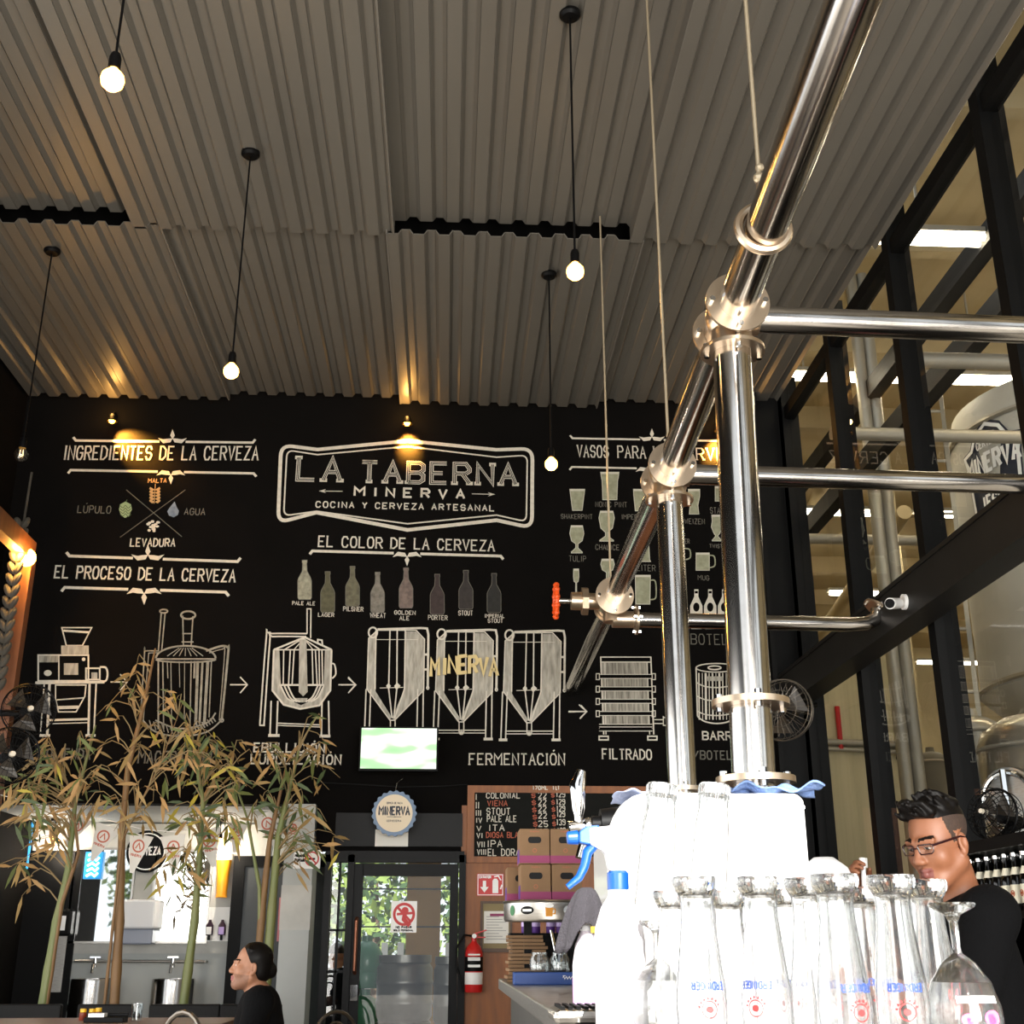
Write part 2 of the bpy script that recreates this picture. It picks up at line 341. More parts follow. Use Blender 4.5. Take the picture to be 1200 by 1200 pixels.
# silo with the painted brewery badge
sx, sy, sr = 6.95, 11.7, 1.45
silo = thing('silo', 'tall pale silo with dark painted badge behind the glass', 'silo', (sx, sy, 0))
M().lathe([(sr, 3.75), (sr, 6.6), (sr * .96, 6.85), (.3, 7.4), (.0, 7.45)], n=48).lathe([(.15, 2.5), (sr, 3.75)], n=48).build('shell', m_silo, silo, smooth=True)
for k in range(4): M().cyl((1.2 * math.cos(k * PI / 2 + .7), 1.2 * math.sin(k * PI / 2 + .7), 0), (1.2 * math.cos(k * PI / 2 + .7), 1.2 * math.sin(k * PI / 2 + .7), 3.8), .09, n=12).build('leg', m_galv, silo)
for s in (.0, .5, .97): M().ring((0, 0, 3.8 + 2.8 * abs(s)), sr + .01, .03, n=48, m=6).build('band', m_galv, silo)
def on_silo(mb, lift=.01):     # wrap a flat drawing (x = arc length, z up) round the silo
    a0 = math.atan2(-sy, -sx) - .7
    for i, v in enumerate(mb.v):
        a = a0 + v.x / sr; r = sr + lift + v.y; mb.v[i] = Vector((r * math.cos(a), r * math.sin(a), v.z))
    return mb
shield = [(-.55, -1.0), (-.62, .2), (-.7, .5), (-.45, .55), (-.3, .8), (0, .95), (.3, .8), (.45, .55), (.7, .5), (.62, .2), (.55, -1.0), (0, -1.25)]
zz = PY(1168, 560, 10.6).z + .33
mb = M(); mb.poly([(x * .62, 0, z * .62 + zz) for x, z in shield]); on_silo(mb, .014).build('badge', m_navy, silo)
mb = M(); mb.ribbon([(x * .56, 0, z * .56 + zz) for x, z in shield] + [(shield[0][0] * .56, 0, shield[0][1] * .56 + zz)], .04, (0, -1, 0))
text(mb, 'MINERVA', (-.36, 0, zz + .02), (.72, 0, 0), (0, 0, .19), .042); text(mb, 'CERVEZA', (-.16, 0, zz + .29), (.32, 0, 0), (0, 0, .08), .015)
text(mb, 'JESUS', (-.2, 0, zz - .38), (.4, 0, 0), (0, 0, .14), .03); text(mb, 'ARMEJO', (-.18, 0, zz - .58), (.36, 0, 0), (0, 0, .11), .025)
on_silo(mb, .02).build('badge_lettering', m_white, silo)
# fermenters and smaller vessels
def fermenter(x, y, r, z0, z1, label, hatch=False, m=m_tank):
    t = thing('fermenter_tank', label, 'tank', (x, y, 0))
    M().lathe([(.08, z0 * .35), (r, z0), (r, z1), (r * .92, z1 + r * .22), (r * .6, z1 + r * .42), (.06, z1 + r * .5), (.05, z1 + r * .8), (0, z1 + r * .8)], n=40).build('vessel', m, t, smooth=True)
    for z in (z0 + .03, (z0 + z1) / 2, z1 - .03): M().ring((0, 0, z), r + .004, .016, n=40, m=6).build('seam_band', m_galv, t)
    for k in range(4):
        a = PI / 4 + k * PI / 2; M().cyl((r * .9 * math.cos(a), r * .9 * math.sin(a), 0), (r * .9 * math.cos(a), r * .9 * math.sin(a), z0 + .1), .05, n=10).build('leg', m_galv, t)
    if hatch:
        d = Vector((-.85, -.53, 0)); c = d * r + Vector((0, 0, z1 - .45))
        h = M().cyl(c - d * .05, c + d * .08, .24, .24).build('hatch', m_brush, t, smooth=True)
        M().ring(c + d * .09, .2, .02, d).bar(c + d * .12 + Vector((0, 0, -.22)), c + d * .12 + Vector((0, 0, .22)), .03, .03).build('hatch_clamp', m_chrome, h)
    return t
q = PY(1222, 850, 9.0); fermenter(q.x, 9.0, .5, 1.2, 2.75, 'large domed steel fermenter at the picture edge below the beam', True)
q = PY(1143, 880, 9.75); fermenter(q.x, 9.75, .21, 1.0, 3.0, 'slim bright steel tank beside the large domed fermenter')
q = PY(1052, 900, 15); fermenter(q.x, 15, .27, 1.0, 3.25, 'small dark steel tank behind the young barman', m=mat('dull_steel', '#77736a', .4, .7))
q = PY(1092, 900, 15.5); fermenter(q.x, 15.5, .2, 1.0, 3.6, 'narrow grey tank between two steel tanks', m=mat('grey_enamel', '#6d695f', .5))
a = PY(957, 869, 13.86); c = PY(1060, 873, 13.86)
pipe_thing('process_pipe', 'upper level pipe run crossing the hall behind the fan', 'pipe', [a, c], .04, m_galv)
a = PY(957, 877, 13.87); c = PY(1060, 881, 13.87)
pipe_thing('process_pipe', 'lower level pipe run crossing the hall behind the fan', 'pipe', [a, c], .03, m_galv)
a = PY(981, 828, 13.86); pipe_thing('standpipe', 'red standpipe above the level pipes in the hall', 'pipe', [a, a - Vector((0, 0, .5))], .03, m_red)
for i, (a, c) in enumerate((((1041, 770), (1068, 890)), ((1055, 760), (1052, 890)))):
    pipe_thing('hall_cable', ['dark slanting cable above the small tanks', 'dark upright cable above the small tanks'][i], 'cable', [PY(*a, 13.87 - i * .06), PY(*c, 13.87 - i * .06)], .02, m_black)
q = PY(1065, 850, 17); tag(M((q.x, 17, 0)).bx(q.x - .15, q.x + .15, 16.9, 17.1, 0, 8.9).build('hall_column', m_hall), 'broad pale column standing far back in the hall', 'column')
tag(M((4.0, 14, 0)).bx(3.4, 5.25, 13.9, 14.0, 0, 4.6).build('hall_partition', mat('cream_sheet', '#d8cda8', .6, var=('#c6bb96', 9, .3), stretch=(1, 1, .02))), 'low cream sheet partition behind the corner column', 'partition')
# pallet rack in shadow behind the barman
rk = thing('pallet_rack', 'dark rack of stacked goods low behind the glass', 'rack', (4.2, 8.0, 0))
for x in (-.6, .6):
    for y in (-.3, .3): M().bx(x - .04, x + .04, y - .04, y + .04, 0, 1.95).build('upright', m_black, rk)
mk = mat('dark_goods', '#3a342a', .8, var=('#5a5140', 14, .4))
for z in (.4, .95, 1.5): M().bx(-.65, .65, -.35, .35, z, z + .06).build('deck', m_black, rk); M().bx(-.55, .55, -.3, .3, z + .06, z + .42).build('goods', mk, rk)

# ------------------------------------------------------------------ outside the back door
m_leafA = mat('leaf_green', '#5c7434', .6, var=('#87994c', 3, .6)); m_leafB = mat('leaf_dark', '#37502a', .6); m_bark = mat('bark', '#5a4a38', .9)
def tree(x, y, h, r, label, seed, n=700):
    rn = random.Random(seed); t = thing('tree', label, 'tree', (x, y, 0))
    M().tube([(0, 0, 0), (.05, 0, h * .4), (0, .05, h * .8)], [.14, .1, .05], 8).build('trunk', m_bark, t, smooth=True)
    mb = M()
    for i in range(n):
        a = rn.uniform(0, 2 * PI); u = rn.uniform(-1, 1); q = rn.uniform(.35, 1) ** .5; s = math.sqrt(1 - u * u)
        c = Vector((r * q * s * math.cos(a), r * q * s * math.sin(a), h * .62 + h * .4 * q * u)); d = Vector((rn.uniform(-1, 1), rn.uniform(-1, 1), rn.uniform(-1, .6))).normalized()
        e = d.orthogonal().normalized(); L = rn.uniform(.14, .3); mb.k = rn.random() < .4
        mb.add([c, c + d * L * .5 + e * L * .3, c + d * L, c + d * L * .5 - e * L * .3], [(0, 1, 2, 3)])
    mb.build('crown', [m_leafA, m_leafB], t)
tree(-2.6, 18, 3.6, 1.25, 'leafy tree outside behind the left door pane', 1)
tree(-.35, 21.8, 3.9, 1.6, 'leafy tree outside behind the middle of the glass door', 2)
tree(1.35, 18.2, 3.0, 1.3, 'leafy tree outside behind the wood panel side of the door', 3)
tree(-6.4, -5.5, 4.6, 1.7, 'leafy tree outside the open side of the room, seen in the right mirror', 4, 1500)
for i in range(3): tree(-4.1 + 2.6 * i, 26.5, 3.4, 1.25, '%s low tree of the far row outside the glass door' % ['first', 'second', 'third', 'fourth', 'fifth'][i], 20 + i, 900)
fe = thing('picket_fence', 'white picket fence outside the glass door', 'fence', (-1, 16, 0))
for k in range(22): M().bx(-2.2 + k * .2, -2.12 + k * .2, -.02, .02, 0, 1.35).build('picket', m_white, fe)
M().bx(-2.3, 2.3, .02, .05, .4, .48).bx(-2.3, 2.3, .02, .05, 1.1, 1.18).build('fence_rail', m_white, fe)
tag(M((-.35, 13.6, 0)).bx(-.42, -.06, 13.45, 13.75, 0, 2.6).build('reflection_column', mat('ochre_render', '#c79a55', .8, var=('#b98b48', 5, .5))), 'ochre rendered column standing in for a reflection in the glass door', 'column')  # solid column set behind the pane in place of a reflected one
# ------------------------------------------------------------------ chalk mural painted on the back wall (every drawing a part of the wall)
m_chalk = mat('white_chalk_paint', '#dcd6c8', .85, var=('#c3bdb0', 30, .6))
m_dim = mat('faded_chalk', '#77736a', .9, var=('#5d5a52', 30, .6))
m_wash = mat('brushed_chalk_wash', '#b9b4a6', .9, var=('#39362f', 16, .55), stretch=(3, 1, .25))
m_wash2 = mat('light_chalk_wash', '#cfcabd', .9, var=('#6f6b60', 14, .7), stretch=(2.5, 1, .5))
NRM = Vector((0, -1, 0))
class Draw:
    """strokes in photograph pixels of one crop, laid on the wall plane"""
    def __init__(s, ox, oy, sc): s.o = (ox, oy, sc); s.mb = M((0, 0, 0)); s.z = .004; s.n = 0
    def P(s, x, y): return PY(s.o[0] + x / s.o[2], s.o[1] + y / s.o[2], YB - s.z - s.n * .00006)
    def w(s, w): return w / s.o[2] / F * 10.75
    def line(s, pts, w=5):
        s.n += 1; s.mb.ribbon([s.P(*p) for p in pts], s.w(w), NRM); return s
    def curve(s, pts, w=5, k=5):
        out = []
        for i in range(len(pts) - 1):
            p0, p1, p2, p3 = pts[max(0, i - 1)], pts[i], pts[i + 1], pts[min(len(pts) - 1, i + 2)]
            for j in range(k):
                t = j / k; out.append(tuple(.5 * (2 * b + (c - a) * t + (2 * a - 5 * b + 4 * c - d) * t * t + (3 * b - a - 3 * c + d) * t ** 3) for a, b, c, d in zip(p0, p1, p2, p3)))
        out.append(pts[-1]); return s.line(out, w)
    def arc(s, cx, cy, rx, ry, a0=0, a1=360, w=5):
        return s.line([(cx + rx * math.cos(R(a0 + (a1 - a0) * i / 24)), cy + ry * math.sin(R(a0 + (a1 - a0) * i / 24))) for i in range(25)], w)
    def fill(s, pts, k=0):
        s.n += 1; s.mb.k = k; s.mb.poly([s.P(*p) for p in pts]); s.mb.k = 0; return s
    def disc(s, cx, cy, rx, ry, k=0): return s.fill([(cx + rx * math.cos(2 * PI * i / 20), cy + ry * math.sin(2 * PI * i / 20)) for i in range(20)], k)
    def rect(s, x0, y0, x1, y1, w=5): return s.line([(x0, y0), (x1, y0), (x1, y1), (x0, y1), (x0, y0)], w)
    def txt(s, t, x0, y0, x1, y1, h, w=5, serif=0, jit=.06, gap=1.9):
        s.n += 1; O = s.P(x0, y0); Rv = s.P(x1, y1) - O; Rv.y = 0; U = s.P(x0, y0 - h) - O; U.y = 0; U.x = 0
        text(s.mb, t, O, Rv, U, s.w(w), serif, U.length * jit * .5, gap, NRM); return s
    def done(s, name, m, label=None): return s.mb.build(name, m, wall_back, label=label)
def ornament(d, x, y, r, up):
    q = -1 if up else 1
    d.fill([(x, y + q * r * 1.9), (x + r * .35, y + q * r * .95), (x, y + q * r * .35), (x - r * .35, y + q * r * .95)])
    for sx in (-1, 1):
        d.fill([(x + sx * r * 2.2, y + q * r * .55), (x + sx * r * 1.4, y - q * r * .25), (x + sx * r * .3, y - q * r * .1), (x, y + q * r * .5), (x + sx * r * .8, y + q * r * .45), (x + sx * r * 1.4, y + q * r * .35)])
def rule(d, x0, y0, x1, y1, ox, r, up, w=11):
    q = -1 if up else 1
    yy = y0 + (y1 - y0) * (ox - x0) / (x1 - x0); e = r * .5
    d.line([(x0, y0 - e if up else y0 + e), (x0 + e * .8, y0), (ox - r * 2, y0 + (y1 - y0) * (ox - r * 2 - x0) / (x1 - x0))], w)
    d.line([(ox + r * 2, y0 + (y1 - y0) * (ox + r * 2 - x0) / (x1 - x0)), (x1 - e * .8, y1), (x1, y1 - e if up else y1 + e)], w)
    ornament(d, ox, yy, r, up)
# headings, top left
d = Draw(0, 470, 3.636); d.txt('INGREDIENTES DE LA CERVEZA', 272, 248, 1098, 250, 56, 7, .7)
rule(d, 312, 168, 1088, 177, 735, 28, True); rule(d, 290, 294, 1092, 308, 728, 28, False); d.done('painted_heading', m_chalk)
d = Draw(0, 470, 3.636); d.txt('EL PROCESO DE LA CERVEZA', 232, 752, 1000, 770, 50, 7, .7)
rule(d, 283, 660, 1025, 684, 630, 32, True, 12); rule(d, 262, 794, 975, 814, 614, 34, False, 12); d.done('painted_heading', m_chalk)
d = Draw(0, 470, 3.636); d.txt('LEVADURA', 555, 618, 744, 620, 33, 5.5)
rn = random.Random(3)
for i in range(16):
    a = rn.uniform(0, 6.28); r = rn.uniform(4, 30); d.disc(655 + r * math.cos(a), 537 + r * math.sin(a) * .9, rn.uniform(5, 9), rn.uniform(4, 6))
d.done('painted_yeast_grains', m_chalk)
d = Draw(0, 470, 3.636); d.line([(538, 378), (775, 578)], 3).line([(790, 378), (512, 580)], 3); d.txt('LÚPULO', 330, 475, 470, 478, 30, 4).txt('AGUA', 785, 484, 872, 485, 27, 4); d.done('painted_cross', m_dim)
d = Draw(0, 470, 3.636); d.txt('MALTA', 631, 348, 708, 347, 17, 4).line([(662, 352), (657, 437)], 3)
for k in range(5):
    for sx in (-1, 1): d.fill([(660, 378 + k * 13), (660 + sx * 20, 366 + k * 13), (660 + sx * 24, 374 + k * 13), (660 + sx * 12, 384 + k * 13)])
d.done('painted_malt_ear', mat('tan_chalk', '#c09a68', .9))
d = Draw(0, 470, 3.636); d.fill([(512, 440), (535, 428), (558, 440), (562, 462), (550, 488), (533, 498), (516, 488), (507, 462)])
d.mb.k = 1
for k in range(4): d.curve([(512, 446 + k * 12), (524, 455 + k * 12), (534, 444 + k * 12), (546, 456 + k * 12), (558, 446 + k * 12)], 3)
d.line([(538, 428), (541, 420)], 4); d.done('painted_hop_cone', [mat('hop_green_chalk', '#8ea37c', .9), mat('hop_dark_chalk', '#4c5c40', .9)])
d = Draw(0, 470, 3.636); d.fill([(744, 428), (752, 450), (762, 468), (758, 485), (740, 495), (720, 488), (713, 470), (722, 455)]); d.done('painted_water_drop', mat('blue_grey_chalk', '#8d99a8', .9, var=('#5f6b7a', 20, .6)))
# the framed name
d = Draw(300, 480, 3.3333)
def rounded(pts, r):
    out = []; n = len(pts)
    for i, p in enumerate(pts):
        p = Vector(p); a = (Vector(pts[i - 1]) - p).normalized(); c = (Vector(pts[(i + 1) % n]) - p).normalized()
        rr = r[i]
        if rr: out += [tuple(p + a * rr * (1 - t) ** 2 + c * rr * t ** 2) for t in [k / 6 for k in range(7)]]
        else: out.append(tuple(p))
    return out + [out[0]]
d.line(rounded([(98, 138), (240, 156), (592, 122), (940, 157), (1080, 152), (1078, 462), (940, 432), (592, 470), (236, 402), (86, 442)], [44, 0, 0, 0, 44, 44, 0, 0, 0, 44]), 15)
d.line(rounded([(121, 158), (240, 176), (592, 144), (940, 186), (1060, 178), (1056, 438), (940, 412), (592, 446), (236, 397), (108, 415)], [28, 0, 0, 0, 28, 28, 0, 0, 0, 28]), 6)
d.done('painted_sign_frame', m_chalk)
d = Draw(300, 480, 3.3333)
for tx, x0, y0, x1, y1, h in (('LA', 162, 273, 328, 277, 86), ('TABERNA', 412, 280, 1014, 292, 76)):
    d.txt(tx, x0, y0, x1, y1, h, 17, .9, 0, 2.2); 
    d.z += .002; d.mb.k = 1; d.txt(tx, x0, y0, x1, y1, h, 10, 0, 0, 2.2); d.mb.k = 0; d.z += .002; d.txt(tx, x0, y0, x1, y1, h, 2.4, 0, 0, 2.2); d.z -= .004
d.txt('MINERVA', 385, 336, 813, 347, 33, 9, 0, 0, 5.2).txt('COCINA Y CERVEZA ARTESANAL', 234, 381, 930, 396, 22, 5, 0, 0, 2.6)
for a, c, q in (((338, 319), (250, 318), -1), ((843, 329), (930, 331), 1)):
    d.line([a, c], 3).fill([(c[0] + 4 * q, c[1]), (c[0] - 24 * q, c[1] - 8), (c[0] - 14 * q, c[1]), (c[0] - 24 * q, c[1] + 8)])
d.done('painted_sign_lettering', [m_chalk, m_wall])
# beer colours
d = Draw(300, 480, 3.3333); d.txt('EL COLOR DE LA CERVEZA', 244, 534, 930, 552, 40, 6, .7); rule(d, 210, 552, 966, 572, 590, 26, False, 11); d.done('painted_heading', m_chalk)
cap = []
for i, (x, t, bt, w, col) in enumerate(((190, 588, 742, 54, '#c2c0a8'), (280, 633, 792, 55, '#6f6d52'), (377, 612, 768, 54, '#817e66'), (475, 635, 793, 54, '#a09a8e'), (586, 618, 775, 54, '#97847c'), (708, 643, 800, 55, '#4d3f3d'), (820, 628, 780, 55, '#423d3b'), (930, 640, 793, 54, '#30312f'))):
    d = Draw(300, 480, 3.3333); h = bt - t; q = w / 2
    pts = [(x + sx * a * q, t + bb * h) for sx in (1, -1) for a, bb in ([(.36, 0), (.36, .06), (.3, .08), (.36, .28), (.9, .46), (1, .52), (1, .95), (.85, 1)] if sx == 1 else [(.85, 1), (1, .95), (1, .52), (.9, .46), (.36, .28), (.3, .08), (.36, .06), (.36, 0)])]
    d.fill(pts); d.mb.k = 1; d.line(pts[:2] + pts[2:] + [pts[0]], 2.2)
    d.done('painted_bottle', [mat('bottle_chalk_%s' % col, col, .9, var=('#26241f' if i < 5 else '#1d1b1a', 22, 1.4)), m_dim], label='painted %s coloured beer bottle' % ['pale', 'olive', 'sand', 'stone', 'rosy', 'plum', 'brown', 'black'][i])
d = Draw(300, 480, 3.3333)
for t, x0, y0, x1, y1, h in (('PALE ALE', 142, 762, 230, 764, 13), ('LAGER', 243, 808, 304, 809, 14), ('PILSNER', 341, 786, 418, 788, 16), ('WHEAT', 446, 812, 506, 813, 17), ('GOLDEN', 541, 799, 622, 801, 14), ('ALE', 561, 822, 598, 822, 15), ('PORTER', 673, 820, 747, 822, 17), ('STOUT', 791, 803, 846, 803, 17), ('IMPERIAL', 894, 812, 970, 813, 13), ('STOUT', 906, 832, 964, 832, 15)): d.txt(t, x0, y0, x1, y1, h, 2.5, .5)
d.done('painted_bottle_captions', m_chalk)
# glasses for the beer
d = Draw(640, 480, 3.75)
for t, x0, x1, y in (('VASOS', 138, 274, 207), ('PARA', 316, 437, 210), ('LA', 474, 535, 213), ('CERVEZA', 572, 874, 219)): d.txt(t, x0, y, x1, y + 3, 50, 6, .7)
rule(d, 105, 126, 905, 140, 465, 26, True, 9); rule(d, 103, 252, 900, 268, 450, 26, False, 9); d.done('painted_heading', m_chalk)
m_gl = mat('glass_chalk', '#a7a991', .9, var=('#77785f', 25, .8)); m_gl2 = mat('glass_outline_chalk', '#c2bfb0', .9)
def pglass(name, x, prof, foot=False, handle=0):
    d = Draw(640, 480, 3.75); pts = [(x + a, y) for a, y in prof] + [(x - a, y) for a, y in reversed(prof)]
    d.fill(pts); d.mb.k = 1; d.line(pts + [pts[0]], 3); a, y = prof[0]; d.fill([(x - a, y), (x + a, y), (x + a * .97, y + 8), (x - a * .97, y + 8)], 1)
    if handle: hx = x + prof[0][0]; d.curve([(hx, handle[0]), (hx + 22, handle[0] + 6), (hx + 24, handle[1] - 10), (hx, handle[1])], 6)
    d.done(name, [m_gl, m_gl2])
def stem(top, mid, w, s, base, y2): return [(w * .8, top), (w, mid), (w * .75, mid + (s - mid) * .7), (5, s), (5, y2 - 22), (base, y2 - 4), (base, y2)]
pglass('painted_pint_glass', 137, [(33, 350), (21, 443)]); pglass('painted_pint_glass', 280, [(40, 275), (37, 300), (34, 312), (31, 396)]); pglass('painted_pint_glass', 409, [(25, 350), (24, 375), (17, 445)])
pglass('painted_wheat_glass', 650, [(25, 350), (25, 380), (17, 420), (21, 459)]); pglass('painted_tall_glass', 765, [(22, 338), (22, 402)])
pglass('painted_tulip_glass', 135, stem(510, 545, 31, 590, 24, 630)); pglass('painted_chalice', 266, stem(446, 476, 34, 540, 30, 578)); pglass('painted_goblet', 270, stem(657, 680, 30, 715, 25, 778))
pglass('painted_twisted_glass', 750, [(22, 463), (20, 490), (24, 515), (12, 545), (4, 555), (20, 574), (20, 577)]); pglass('painted_flute_glass', 132, [(11, 700), (12, 735), (9, 755), (2, 760), (2, 820), (10, 826)])
pglass('painted_small_mug', 688, [(29, 630), (29, 706)], handle=(640, 695)); pglass('painted_large_mug', 425, [(33, 728), (31, 855)], handle=(750, 835)); pglass('painted_pitcher', 425, [(26, 590), (30, 660), (34, 668)]); pglass('painted_wide_mug', 585, [(24, 600), (24, 670)], handle=(610, 660))
d = Draw(640, 480, 3.75)
for t, x0, x1, y, h in (('SHAKERPINT', 66, 203, 479, 20), ('NONIC PINT', 218, 355, 427, 22), ('IMPERIAL', 333, 440, 481, 20), ('WEIZEN', 609, 697, 501, 22), ('STANGE', 722, 810, 456, 26), ('TULIP', 101, 175, 666, 24), ('CHALICE', 218, 321, 615, 22), ('TWISTED', 719, 800, 607, 16), ('PILSNER', 560, 630, 587, 20), ('LITER', 400, 480, 708, 26), ('MUG', 668, 716, 748, 20), ('FLUTE', 99, 172, 853, 20)): d.txt(t, x0, y, x1, y + 2, h, 2.6)
d.done('painted_glass_captions', m_dim)
for k in range(3):
    x = 660 + 61 * k; d = Draw(640, 480, 3.75); d.fill([(x + sx * a, y) for sx in (1, -1) for a, y in ([(9, 790), (9, 822), (27, 862), (28, 955), (22, 964)] if sx == 1 else [(22, 964), (28, 955), (27, 862), (9, 822), (9, 790)])])
    d.disc(x, 868, 14, 20, 1); d.fill([(x - 7, 797), (x + 7, 797), (x + 7, 808), (x - 7, 808)], 1); d.done('painted_bottle', [m_chalk, m_wall], label='painted white bottle with black label')
Draw(640, 480, 3.75).txt('BOTELLA', 638, 1030, 868, 1034, 44, 4, .7).done('painted_caption', m_dim)
# brewing process: mill, mash tun, kettle
d = Draw(0, 690, 2.857); d.line([(207, 130), (307, 130), (276, 190), (222, 190), (207, 130)], 4).line([(212, 140), (300, 146)], 7).rect(128, 222, 296, 308).line([(197, 222), (197, 308)], 4).line([(118, 315), (350, 312)], 9)
d.rect(288, 266, 334, 304, 5).curve([(334, 262), (354, 264), (360, 285), (354, 308), (334, 308)], 6).line([(148, 320), (135, 490)], 4).line([(166, 318), (158, 490)], 8).line([(300, 318), (296, 490)], 7).line([(322, 318), (314, 490)], 5)
d.line([(132, 491), (168, 491)], 8).line([(286, 491), (320, 491)], 8).line([(186, 322), (288, 322), (284, 360), (255, 412), (196, 412), (186, 370), (186, 322)], 4).line([(190, 372), (280, 365)], 4).line([(192, 398), (262, 396)], 10).line([(162, 440), (298, 436)], 7).line([(162, 452), (298, 448)], 3).disc(160, 282, 13, 10).disc(280, 236, 6, 6)
d.fill([(205, 190), (297, 190), (297, 219), (205, 219)], 1).fill([(214, 249), (262, 249), (262, 288), (214, 288)], 1).fill([(306, 280), (326, 280), (326, 302), (306, 302)], 1).fill([(131, 225), (195, 225), (195, 246), (131, 246)], 2); d.done('painted_mill', [m_chalk, m_wash2, m_wash])
d = Draw(0, 690, 2.857); d.arc(622, 233, 100, 42, 180, 360, 6).arc(622, 236, 100, 10, 0, 180, 5).line([(530, 235), (530, 470)], 5).line([(524, 235), (722, 235)], 5).line([(718, 240), (722, 235)], 5)
d.line([(612, 90), (614, 190)], 4).line([(646, 92), (640, 190)], 4).arc(630, 88, 24, 13, 0, 360, 6).line([(610, 150), (644, 150)], 4).line([(608, 178), (648, 178)], 4).line([(540, 80), (530, 210)], 4).line([(553, 80), (541, 210)], 4).arc(548, 75, 13, 6, 0, 360, 5)
d.curve([(530, 208), (487, 208), (484, 215), (470, 440)], 4).line([(480, 440), (498, 215), (530, 214)], 3).curve([(690, 208), (740, 192), (762, 196), (764, 215), (742, 440)], 7).curve([(700, 215), (745, 202), (752, 215), (734, 440)], 3).arc(742, 440, 6, 6, 0, 360, 4)
d.curve([(478, 440), (520, 478), (600, 494), (690, 480), (742, 440)], 5).curve([(520, 440), (600, 468), (690, 450), (722, 415)], 5).line([(598, 465), (596, 495)], 5)
for x0, x1, a, w in ((545, 548, 470, 4), (560, 562, 300, 3), (572, 575, 475, 3), (600, 602, 330, 2.5), (618, 617, 440, 2.5), (640, 636, 462, 4), (652, 650, 300, 6), (662, 655, 455, 9), (678, 668, 450, 7), (696, 684, 450, 9), (708, 700, 430, 4)): d.line([(x0, 242), (x1, a)], w)
for k in range(9): d.line([(640 + k * 9, 462 - k * 4), (650 + k * 9, 485 - k * 5)], 4)
for k in range(7): d.line([(560 + k * 20, 225), (600 + k * 7, 198)], 3)
for k in range(6): d.line([(500 + k * 14, 440 + k * 4), (508 + k * 14, 470 + k * 3)], 3)
d.done('painted_mash_tun', mat('soft_chalk', '#a9a598', .9, var=('#6c685e', 25, .8)))
d = Draw(0, 690, 2.857); d.fill([(917, 204), (935, 198), (940, 320), (965, 370), (1008, 390), (1060, 365), (1084, 320), (1088, 205), (1110, 204), (1108, 340), (1070, 390), (1005, 402), (950, 388), (915, 340)], 1)
d.line([(917, 204), (1020, 162), (1110, 204)], 6).line([(917, 204), (1110, 204)], 4).line([(917, 204), (912, 340), (950, 388), (1005, 402), (1070, 390), (1106, 340), (1110, 204)], 6).line([(935, 322), (1086, 322)], 6)
d.line([(1028, 68), (1028, 150)], 4).line([(1041, 68), (1040, 165)], 4).line([(1026, 67), (1043, 67)], 4).curve([(1028, 150), (905, 150), (892, 160), (870, 455)], 5, 4).curve([(1025, 160), (912, 160), (904, 168), (884, 455)], 5, 4).line([(868, 457), (887, 457)], 5)
for x, xx in ((950, 948), (972, 966), (985, 978), (1045, 1048), (1056, 1062), (1068, 1070), (1078, 1080)): d.line([(x, 204), (xx, 322)], 4)
for sx in (-1, 1): d.line([(1015, 166), (1012 + sx * 60, 204)], 4).line([(1018, 166), (1016 + sx * 32, 204)], 3)
d.fill([(1002, 170), (1026, 170), (1030, 345), (1015, 360), (1000, 345)], 1).fill([(985, 366), (1030, 366), (1026, 380), (990, 380)], 1)
for x0, x1 in ((908, 904), (930, 926), (1078, 1076), (1100, 1102)): d.line([(x0, 375), (x1, 490)], 5)
d.line([(898, 491), (936, 491)], 9).line([(1070, 493), (1106, 493)], 9).line([(930, 450), (1076, 456)], 4).line([(930, 457), (1076, 463)], 3).curve([(1108, 250), (1120, 254), (1124, 285), (1112, 300)], 5).line([(1064, 180), (1064, 170), (1078, 172), (1080, 192)], 5)
for k in range(3): d.curve([(940 + k * 12, 325), (960 + k * 12, 365), (985 + k * 10, 378)], 5); d.curve([(1084 - k * 10, 325), (1066 - k * 10, 362), (1040 - k * 8, 378)], 5)
d.done('painted_kettle', [m_chalk, m_wash2])
d = Draw(0, 690, 2.857)
for x0, x1, y in ((370, 426, 312), (770, 828, 321), (1133, 1190, 321)): d.line([(x0, y), (x1, y)], 4).line([(x1 - 24, y - 26), (x1, y), (x1 - 24, y + 28)], 4)
d.txt('EBULLICIÓN', 850, 545, 1085, 548, 28, 5, .7).txt('LUPULIZACIÓN', 840, 585, 1140, 587, 30, 5, .7); d.done('painted_arrows_and_caption', m_chalk)
Draw(0, 690, 2.857).txt('MOLIENDA', 128, 570, 300, 570, 34, 5, .7).txt('MACERACIÓN', 462, 582, 705, 584, 38, 5, .7).done('painted_caption', m_dim)
